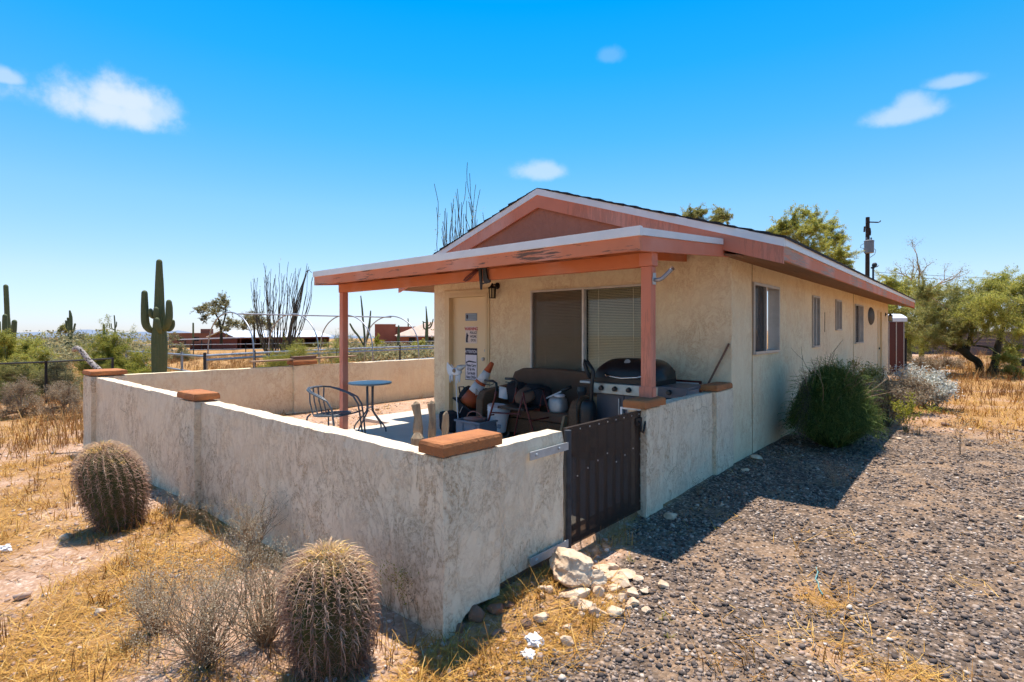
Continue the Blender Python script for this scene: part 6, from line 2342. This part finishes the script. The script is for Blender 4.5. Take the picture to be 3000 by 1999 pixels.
def facet_rock(sx, sy, sz, seed, planes=22, sub=5, amp=.05):
    r = random.Random(seed)
    N = []
    for _ in range(planes):
        N.append((Vector((r.gauss(0, 1), r.gauss(0, 1), r.gauss(0, 1))).normalized(), r.uniform(.62, .95)))
    bm = bmesh.new()
    bmesh.ops.create_icosphere(bm, subdivisions=sub, radius=1.0)
    m_ = MB()
    for v in bm.verts:
        d = v.co.normalized()
        k = min([dd / max(n_.dot(d), .05) for n_, dd in N] + [1.25])
        q = d * k
        lay = noise.noise(Vector((q.x * 1.2 + seed, q.y * 1.2, q.z * 6.5)))
        k2 = 1 + amp * (lay + noise.noise(q * 3.0 + Vector((seed, 0, 0)))) + amp * .5 * noise.noise(q * 9)
        m_.v.append(Vector((q.x * sx * k2, q.y * sy * k2, q.z * sz * (1 + amp * .5 * noise.noise(q * 4)))))
    bm.verts.index_update()
    m_.f = [tuple(v.index for v in f_.verts) for f_ in bm.faces]
    bm.free()
    return m_


bo_ = facet_rock(.165, .15, .145, 8, 26, 5, .12)
q = G(1668, 1712)
o = bo_.build('boulder', MAT['quartz'], None, smooth=False)
o.location = q + Vector((-.01, .02, .08))
o.rotation_euler = (R(6), R(10), YAW + .1)
tag(o, 'big pale quartz boulder beside the gate hinge', 'rock')
o2_ = facet_rock(.10, .08, .075, 44, 22, 4, .12).build('boulder', MAT['quartz'], None)
o2_.location = G(1722, 1722) + Vector((0, .01, .045))
o2_.rotation_euler = (.2, -.1, YAW + .5)
tag(o2_, 'second largest quartz rock tucked against the right of the boulder', 'rock')


def cq(x, y):
    return 1500 + x / 4.752, 1550 + y / 4.752


PILE = [(870, 890, 480, 150, 'long flat pinkish rock slab leaning under the boulder')]
rock('rock_slab', PILE[0][4], *cq(860, 950), 118, 46, MAT['quartz'], 200, 'white rocks by the boulder', 20, .3)
SMALL = [(1240, 590, 160, 120), (1385, 570, 140, 110), (1560, 680, 240, 120), (1520, 770, 250, 110), (1370, 700, 170, 110), (1215, 930, 170, 150), (1690, 930, 150, 110), (1530, 1000, 115, 110), (1680, 1060, 150, 100),
         (870, 1060, 110, 120), (1015, 1120, 170, 170), (1180, 1210, 190, 110), (1450, 1190, 190, 130), (960, 1210, 90, 60), (425, 850, 110, 70), (525, 870, 90, 80), (760, 1400, 90, 70), (1870, 1150, 95, 70), (1820, 880, 120, 80),
         (2110, 810, 130, 90), (430, 940, 65, 60), (1745, 720, 130, 80), (1620, 1110, 80, 50), (1290, 640, 110, 90), (1430, 860, 150, 90), (1130, 1100, 80, 70), (1350, 980, 90, 70)]
for k, (x, y, w_, h_) in enumerate(SMALL):
    rock('quartz_rock', 'white quartz rock in the pile spilling from the boulder onto the gravel', *cq(x, y), w_ / 4.752 * 1.6, h_ / 4.752 * 1.6, MAT['quartz'], 210 + k, 'small white rocks by the boulder')
for k, (px, py, w_, h_, lab) in enumerate(((1583, 1817, 52, 40, 'brownish crusty rock in the straw below the rock pile'), (1660, 1890, 50, 45, 'white rock in the gravel below the rock pile'), (1215, 1972, 36, 24, 'white chip at the bottom edge near the wall shadow'),
                                          (1962, 1520, 50, 28, 'pinkish white rock in the shade beyond the gate'), (2115, 1482, 16, 12, 'small white pebble in the shade of the wall'), (2184, 1380, 28, 20, 'white rounded stone at the foot of the side wall'),
                                          (2216, 1345, 46, 20, 'white flat stone near the end pillar of the wall'), (190, 1580, 44, 26, 'greyish stone beside the leaning barrel cactus'), (290, 1805, 40, 40, 'pale stone standing in the straw at left'),
                                          (1317, 1975, 26, 30, 'grey stone at the bottom of the corner shadow'), (2338, 1512, 16, 12, 'pale pebble out on the gravel'), (2990, 1520, 30, 14, 'white stone at the right edge of the gravel'), (2632, 1288, 20, 10, 'white stone in the straw by the green bush'))):
    rock('field_rock', lab, px, py, w_, h_, MAT['quartz'], 300 + k, None)
for k, (px, py, w_, h_, lab) in enumerate(((1388, 1815, 78, 66, 'big brown clod under the washed out corner pillar'), (1455, 1790, 62, 40, 'brown stone right of the clod at the pillar foot'), (1340, 1850, 60, 40, 'low brown clod at the pillar toe'), (1490, 1775, 40, 24, 'small brown stone in the wall shadow'))):
    rock('brown_rock', lab, px, py, w_, h_, MAT['brownrock'], 340 + k, None, 22)
for k, (px, py, s_, lab) in enumerate(((1567, 1888, .045, 'crumpled white tissue in the straw near the bottom'), (1548, 1925, .036, 'second crumpled white tissue just below the first'), (968, 1990, .05, 'torn white paper at the foot of the near barrel cactus'), (12, 1615, .05, 'torn white paper at the left edge'))):
    q = G(px, py)
    m_ = lump((0, 0, 0), s_, s_ * .8, s_ * .5, 400 + k, .75, 3, 2.6, False)
    o = m_.build('crumpled_paper', MAT['paper'], None)
    o.location = q + Vector((0, 0, s_ * .35))
    tag(o, lab, 'paper')
pts = [G(2391, 1668), G(2396, 1682), G(2393, 1692), G(2389, 1702), G(2397, 1712), G(2399, 1728), G(2405, 1740), G(2410, 1748)]
MB().tube([p_ + Vector((0, 0, .012)) for p_ in pts], .004, 6).top('twine', plain('turquoise_twine', (.16, .36, .36), None, 6, .7), 'short turquoise twine lying on the gravel', 'twine', tuple(pts[0]))

# ================================================================== YARD STRUCTURES
hp = thing('hoop_frame', 'row of steel pipe hoops joined by a ridge pipe behind the left wall', 'hoop frame', tuple(gd(672, 20)))
h0 = at(672, 969, 20)
for k in range(4):
    c = Vector((h0.x, h0.y + k * 2.42, 0))
    zb = -.6
    ht = 2.13
    pts = []
    for q in range(-12, 13):
        u = q / 12
        a = u * math.pi / 2
        pts.append((c.x + 2.08 * math.sin(a), c.y, zb + 1.25 + (ht - zb - 1.25) * max(0.0, math.cos(a)) ** .9))
    pts = [(c.x - 2.2, c.y, zb)] + pts + [(c.x + 2.2, c.y, zb)]
    MB().tube(pts, .026, 8).build('hoop', MAT['pipe'], hp, smooth=True)
MB().tube([(h0.x, h0.y + .3, 2.08), (h0.x, h0.y + 7.3, 2.08)], .028, 8).build('ridge_pipe', MAT['pipe'], hp)


def pipe_fence(label, pts, h, rails, r_post, r_rail, step, mat, group='pipe fences behind the wall', pmat=None):
    o = thing('pipe_fence', label, 'fence', tuple(pts[0]), group)
    for a, b in zip(pts[:-1], pts[1:]):
        a, b = Vector(a), Vector(b)
        n_ = max(1, int(round((b - a).length / step)))
        for k in range(n_ + 1):
            q = a.lerp(b, k / n_)
            z = zg(q.x, q.y)
            MB().tube([(q.x, q.y, z - .1), (q.x, q.y, z + h + .03)], r_post, 7).build('post', pmat or mat, o)
        for rz_ in rails:
            MB().tube([(a.x, a.y, zg(a.x, a.y) + rz_), (b.x, b.y, zg(b.x, b.y) + rz_)], r_rail, 7).build('rail', mat, o)
    return o


pipe_fence('steel pipe rail fence running behind the hoops', [gd(600, 17), gd(745, 19.8), gd(1000, 25), gd(1310, 31)], 1.12, (1.05, .90, .35), .045, .040, 3.2, MAT['pipe'], pmat=MAT['darkpipe'])
pipe_fence('pipe rail fence left of the tall saguaro', [gd(601, 17.3), gd(480, 22), gd(370, 26)], 1.1, (1.02, .45), .045, .040, 3.0, MAT['pipe'])
pipe_fence('far pipe corral fence before the red barn', [gd(400, 44), gd(720, 48), gd(1000, 50), gd(1320, 54)], 1.3, (1.25, .8, .35), .04, .03, 5.0, MAT['pipe'], pmat=MAT['darkpipe'])
clf = pipe_fence('low fence with dark posts and top rail at the far left', [gd(-60, 13.4), gd(135, 14.0), gd(330, 15.2)], 1.10, (1.10,), .032, .022, 40, MAT['darkpipe'], None)
MAT['mesh'] = screenmat('wire_mesh', (.05, .05, .045), .14)
for a, b in ((gd(-60, 13.4), gd(135, 14.0)), (gd(135, 14.0), gd(330, 15.2))):
    MB().quad((a.x, a.y, a.z + .05), (b.x, b.y, b.z + .05), (b.x, b.y, b.z + 1.08), (a.x, a.y, a.z + 1.08)).build('wire_mesh', MAT['mesh'], clf, fix=False)

up_ = thing('utility_pole', 'dark wooden utility pole with a grey transformer behind the house', 'utility pole', tuple(gd(2540, 30)))
pb_ = gd(2540, 30)
pt_ = at(2542, 637, 30)
MB().tube([(pb_.x, pb_.y, pb_.z - .3), (pt_.x, pt_.y, pt_.z)], [.125, .10], 12).build('pole', MAT['pole'], up_, smooth=False)
tc_ = at(2546, 742, 29.75)
hT = (742 - 706) / FPX * 29.75
MB().lathe([(.20, 0), (.235, .02), (.24, hT - .05), (.25, hT - .04), (.25, hT), (.20, hT + .03)], 20, Matrix.Translation(tc_)).build('transformer', MAT['transformer'], up_)
for dx in (-.14, .12):
    p0 = tc_ + RD * dx + Vector((0, 0, hT))
    MB().lathe([(.03, 0), (.05, .04), (.03, .08), (.05, .12), (.02, .20)], 8, Matrix.Translation(p0)).build('bushing', MAT['transformer'], up_)
MB().bar(at(2545, 651, 30), at(2572, 652, 29.9), .05, .06).build('bracket', MAT['pole'], up_)
MB().tube([at(2572, 652, 29.9), at(2578, 650, 29.9), at(2580, 647, 29.9)], .03, 6).build('insulator', MAT['darkpipe'], up_)
MB().tube([at(2533, 664, 29.9), at(2532, 680, 29.9)], .045, 8).build('arrester', MAT['darkpipe'], up_)
MB().tube([at(2548, 668, 29.9), at(2550, 680, 29.9), at(2549, 690, 29.9)], .04, 8).build('arrester', MAT['darkpipe'], up_)
MB().tube([at(2534, 713, 29.7), at(2523, 718, 29.7), at(2520, 726, 29.7), at(2530, 728, 29.7)], .014, 6).build('lead', MAT['darkpipe'], up_)
MB().tube([at(2559, 728, 29.7), at(2566, 733, 29.7), at(2563, 745, 29.7), at(2549, 755, 29.8)], .014, 6).build('lead', MAT['darkpipe'], up_)
MB().tube([at(2531, 728, 29.7), at(2530, 738, 29.7), at(2538, 748, 29.8)], .012, 6).build('lead', MAT['darkpipe'], up_)
ms = thing('service_mast', 'grey electrical mast with a curved weather head on the roof', 'mast', tuple(at(2558, 822, 16.8)))
MB().tube([at(2558, 845, 16.8), at(2558, 785, 16.8)], .028, 8).build('mast', MAT['steel'], ms)
MB().lathe([(.035, 0), (.06, .04), (.075, .09), (.06, .14), (.02, .165)], 12, Matrix.Translation(at(2559, 785, 16.8)) @ Matrix.Rotation(R(18), 4, 'Y')).build('weather_head', MAT['darkpipe'], ms, smooth=True)
MB().tube([at(2556, 785, 16.75), at(2570, 782, 16.75), at(2574, 778, 16.75)], .012, 6).build('lead', MAT['darkpipe'], ms)
MB().bar(at(2551, 785, 16.8), at(2562, 785, 16.75), .04, .05).build('clamp', MAT['darkpipe'], ms)
for k, (y0_, y1_, lab) in enumerate(((798, 796, 'upper overhead wire crossing behind the right trees'), (806, 812, 'lower overhead wire crossing behind the right trees'))):
    a, b = at(2562, y0_, 34), at(3400, y1_, 60)
    MB().tube([a.lerp(b, q / 10) + Vector((0, 0, -.6 * math.sin(q / 10 * math.pi))) for q in range(11)], .014, 5).top('overhead_wire', MAT['darkpipe'], lab, 'wire', tuple(a))

# red metal shed behind the house
sh = thing('metal_shed', 'dark red metal shed with a rounded silver roof past the house', 'shed', tuple(gd(2620, 21.5)))
ax_ = Vector((.93, .36, 0)).normalized()
ay_ = Vector((-ax_.y, ax_.x, 0))
s0 = gd(2650, 18.5)
MAT['shedred'] = plain('shed_red', (.10, .025, .02), (.075, .018, .015), 1.5, .3, .2)
MS = Matrix.Translation((s0.x, s0.y, s0.z)) @ Matrix(((ax_.x, ay_.x, 0, 0), (ax_.y, ay_.y, 0, 0), (0, 0, 1, 0), (0, 0, 0, 1)))
MB().box(-2.6, 0, 0, 1.7, 0, 1.82, MS).build('body', MAT['shedred'], sh)
for x in (-.24, -.02, -.46, -.9, -1.4):
    MB().box(x - .012, x + .012, -.012, 0.0, 0, 1.82, MS).build('seam', MAT['alu'], sh)
rp = [(-.08, 1.83)] + [(-.08 + 1.86 * k / 10, 1.86 + .26 * math.sin(math.pi * (.12 + .76 * k / 10))) for k in range(11)] + [(1.78, 1.83)]
MB().prism(rp, -2.7, .06, 'X', MS).build('roof', MAT['tinroof'], sh)
for x, y in ((.18, .5), (.30, .9)):
    p0 = MS @ Vector((x, y, 0))
    MB().tube([p0, p0 + Vector((0, 0, 1.25))], .035, 7).build('gate_post', MAT['darkpipe'], sh)

bw = thing('block_wall', 'dark grey block wall behind the right trees', 'wall', tuple(gd(2950, 31)))
a, b = gd(2650, 36), gd(3350, 30)
nb = 44
dv = (b - a)
for row in range(8):
    for k in range(nb):
        u0, u1 = (k + (.5 if row % 2 else 0)) / nb, (k + 1 + (.5 if row % 2 else 0) - .025) / nb
        p0, p1 = a.lerp(b, u0), a.lerp(b, u1)
        MB().bar((p0.x, p0.y, -.25 + row * .2 + .1), (p1.x, p1.y, -.25 + row * .2 + .1), .2, .192).build('block', MAT['block'], bw)
MB().bar((a.x, a.y, 1.37), (b.x, b.y, 1.37), .24, .05).build('coping', MAT['concrete'], bw)
q = gd(2992, 19)
tr = thing('garden_trailer', 'small dark trailer frame at the right edge under the trees', 'trailer', tuple(q))
MB().box(-.1, .9, -.3, .3, .28, .52, Matrix.Translation(q) @ Matrix.Rotation(YAW, 4, 'Z')).build('bed', MAT['black'], tr)
for dx in (.1, .7):
    MB().lathe([(.14, -.05), (.17, -.04), (.17, .04), (.14, .05)], 16, Matrix.Translation(q) @ Matrix.Rotation(YAW, 4, 'Z') @ Matrix.Translation((dx, -.33, .17)) @ Matrix.Rotation(R(90), 4, 'X')).build('wheel', MAT['rubber'], tr)
q = gd(2955, 19)
MB().bar(q + RD * -.35 + Vector((0, 0, .08)), q + RD * .35 + Vector((0, 0, .10)), .16, .13).top('fallen_log', MAT['bark'], 'dark log lying on the ground right of the upright trunk', 'log', tuple(q))


# ------------------------------------------------------------------ far buildings
def frame_at(px, depth, ang):
    b = gd(px, depth)
    e1 = (RD * math.cos(ang) + VD * math.sin(ang)).normalized()
    e2 = (VD * math.cos(ang) - RD * math.sin(ang)).normalized()
    return Matrix(((e1.x, e2.x, 0, b.x), (e1.y, e2.y, 0, b.y), (0, 0, 1, b.z), (0, 0, 0, 1))), b


def zat(py, depth, b):
    return CAM.z + (969 - py) / FPX * depth - b.z


M_, b = frame_at(652, 84, R(50))
barn = thing('red_barn', 'long dark red barn with a shining white metal roof', 'barn', tuple(b))
zr, ze = zat(969, 84, b), zat(987, 82, b)
hw, LB = 5.0, 15.5
MB().prism([(-hw, -.5), (hw, -.5), (hw, ze), (0, zr - .1), (-hw, ze)], 0, .15, 'X', M_).build('gable_wall', MAT['redbarn'], barn)
MB().box(.16, LB, -hw, -hw + .15, ze - .35, ze, M_).build('eave_beam', MAT['redbarn'], barn)
MB().box(3.5, LB, hw - .2, hw, -.5, ze, M_).build('rear_wall', MAT['redbarn'], barn)
MB().box(LB - .2, LB, -hw, hw, -.5, ze, M_).build('end_wall', MAT['redbarn'], barn)
for k in range(5):
    MB().box(.5 + k * 3.4, .7 + k * 3.4, -hw + .0, -hw + .2, -.5, ze - .36, M_).build('post', MAT['redbarn'], barn)
MB().box(6.5, 10.5, -hw + .6, -hw + .8, -.5, ze - .5, M_).build('stall_wall', MAT['redbarn'], barn)
for s_ in (-1, 1):
    rf = MB().prism([(0, zr), (s_ * (hw + .5), ze - .06), (s_ * (hw + .5), ze - .14), (0, zr - .08)], -.4, LB + .4, 'X', M_).build('roof', MAT['tinroof'], barn)
    for k in range(22):
        x = -.3 + k * .73
        MB().bar(M_ @ Vector((x, 0, zr + .015)), M_ @ Vector((x, s_ * (hw + .45), ze - .035)), .05, .04).build('roof_rib', MAT['tinroof'], rf)
M_, b = frame_at(545, 78, R(8))
shed = thing('open_shed', 'low open shed with a flat pale roof beside the red barn', 'shed', tuple(b))
zt = zat(996, 78, b)
MB().box(0, 7.6, -2.2, 1.5, zt, zt + .16, M_ @ Matrix.Rotation(R(-2.0), 4, 'Y')).build('roof', MAT['tinroof'], shed)
MB().box(4.2, 7.5, -1.8, -1.65, -.5, zt + .05, M_).build('wall', MAT['redbarn'], shed)
for x in (.6, 1.7, 2.8, 4.0):
    MB().box(x, x + .14, -1.9, -1.76, -.5, zt, M_).build('post', MAT['darkpipe'], shed)
MB().box(0, 4.1, 1.2, 1.35, -.5, zt - .5, M_).build('rear_wall', MAT['redbarn'], shed)
M_, b = frame_at(560, 100, R(5))
bk_ = thing('brown_house', 'brown flat roofed house behind the open shed', 'house', tuple(b))
MB().box(-4, 6.5, 0, 6, -1, zat(978, 100, b), M_).build('wall', MAT['adobe2'], bk_)
MB().box(-4.2, 6.7, -.2, 6.2, zat(978, 100, b), zat(976, 100, b), M_).build('parapet', MAT['adobe2'], bk_)
MB().box(1.2, 2.8, 1, 2.6, zat(976, 100, b) + .001, zat(964, 100, b), M_).build('chimney', MAT['adobe2'], bk_)
for x in (-2.5, .2, 4.2):
    MB().box(x, x + 1.2, -.03, -.001, zat(1000, 100, b), zat(988, 100, b), M_).build('window', MAT['dark'], bk_)
M_, b = frame_at(1098, 90, R(12))
ad = thing('adobe_house', 'red adobe flat roofed house seen under the porch beam', 'house', tuple(b))
MB().box(0, 3.4, 0, 6, -1, zat(951, 90, b), M_).build('tall_wall', MAT['adobe'], ad)
MB().box(3.41, 14, .6, 8, -1, zat(957, 90, b), M_).build('wall', MAT['adobe'], ad)
MB().box(-.05, 3.45, -.05, 6.05, zat(951, 90, b) + .001, zat(949.5, 90, b), M_).build('coping', MAT['tile'], ad)
MB().box(5.2, 6.1, .55, .599, zat(1004, 90, b), zat(990, 90, b), M_).build('window', MAT['dark'], ad)
M_, b = frame_at(1160, 82, R(14))
th_ = thing('tiled_house', 'house with a pale hipped tile roof beside the house corner', 'house', tuple(b))
z0_, z1_ = zat(984, 82, b), zat(942, 82, b)
MB().box(.6, 13, .6, 7, -1, z0_, M_).build('wall', MAT['adobe'], th_)
for x in (2.0, 5.0, 8.0):
    MB().box(x, x + 1.0, .55, .599, .3, 1.5, M_).build('window', MAT['dark'], th_)
hip = [M_ @ Vector(q) for q in ((0, 0, z0_), (14, 0, z0_), (14, 8, z0_), (0, 8, z0_), (5.2, 4, z1_), (9, 4, z1_))]
MB().add(hip, [(0, 1, 5, 4), (1, 2, 5), (2, 3, 4, 5), (3, 0, 4), (0, 3, 2, 1)]).build('roof', MAT['tile'], th_)
MB().box(0, 14, -.06, -.001, z0_ - .16, z0_ - .001, M_).build('fascia', MAT['white'], th_)
M_, b = frame_at(122, 86, R(-4))
lh = thing('adobe_house', 'low brown adobe house beyond the yellow green bush at left', 'house', tuple(b))
MB().box(0, 3.8, 0, 5, -1.5, zat(994, 86, b), M_).build('wall', MAT['adobe2'], lh)
MB().box(-.08, 3.88, -.08, 5.08, zat(994, 86, b), zat(991.5, 86, b), M_).build('parapet', MAT['cap'], lh)
MB().box(2.0, 3.4, .4, 3, zat(991.5, 86, b) + .001, zat(988.5, 86, b), M_).build('roof_box', MAT['cap'], lh)

# distant mountains, the blue haze of the air put into their colour
vs_, fs_ = [], []
n_ = 90
for i in range(n_ + 1):
    px = -1500 + i * 2600 / n_
    ry = 979 - 14 * (.5 + .5 * fbm(px * .006, 3, 1.0, 3.0)) - 5 * fbm(px * .03, 8, 1.0, 1.0) + (px > 500) * (px - 500) * .02
    vs_ += [at(px, 1010, 3900) + Vector((0, 0, -60)), at(px, (ry + 1000) / 2, 4050), at(px, ry, 4300), at(px, ry + 30, 5200)]
for i in range(n_):
    for k in range(3):
        fs_.append((i * 4 + k, (i + 1) * 4 + k, (i + 1) * 4 + k + 1, i * 4 + k + 1))
MB().add(vs_, fs_).build('mountains', plain('mountain_haze_blue', (.20, .24, .32), (.16, .20, .27), .002, 1.0), None, smooth=False, fix=False)['kind'] = 'structure'
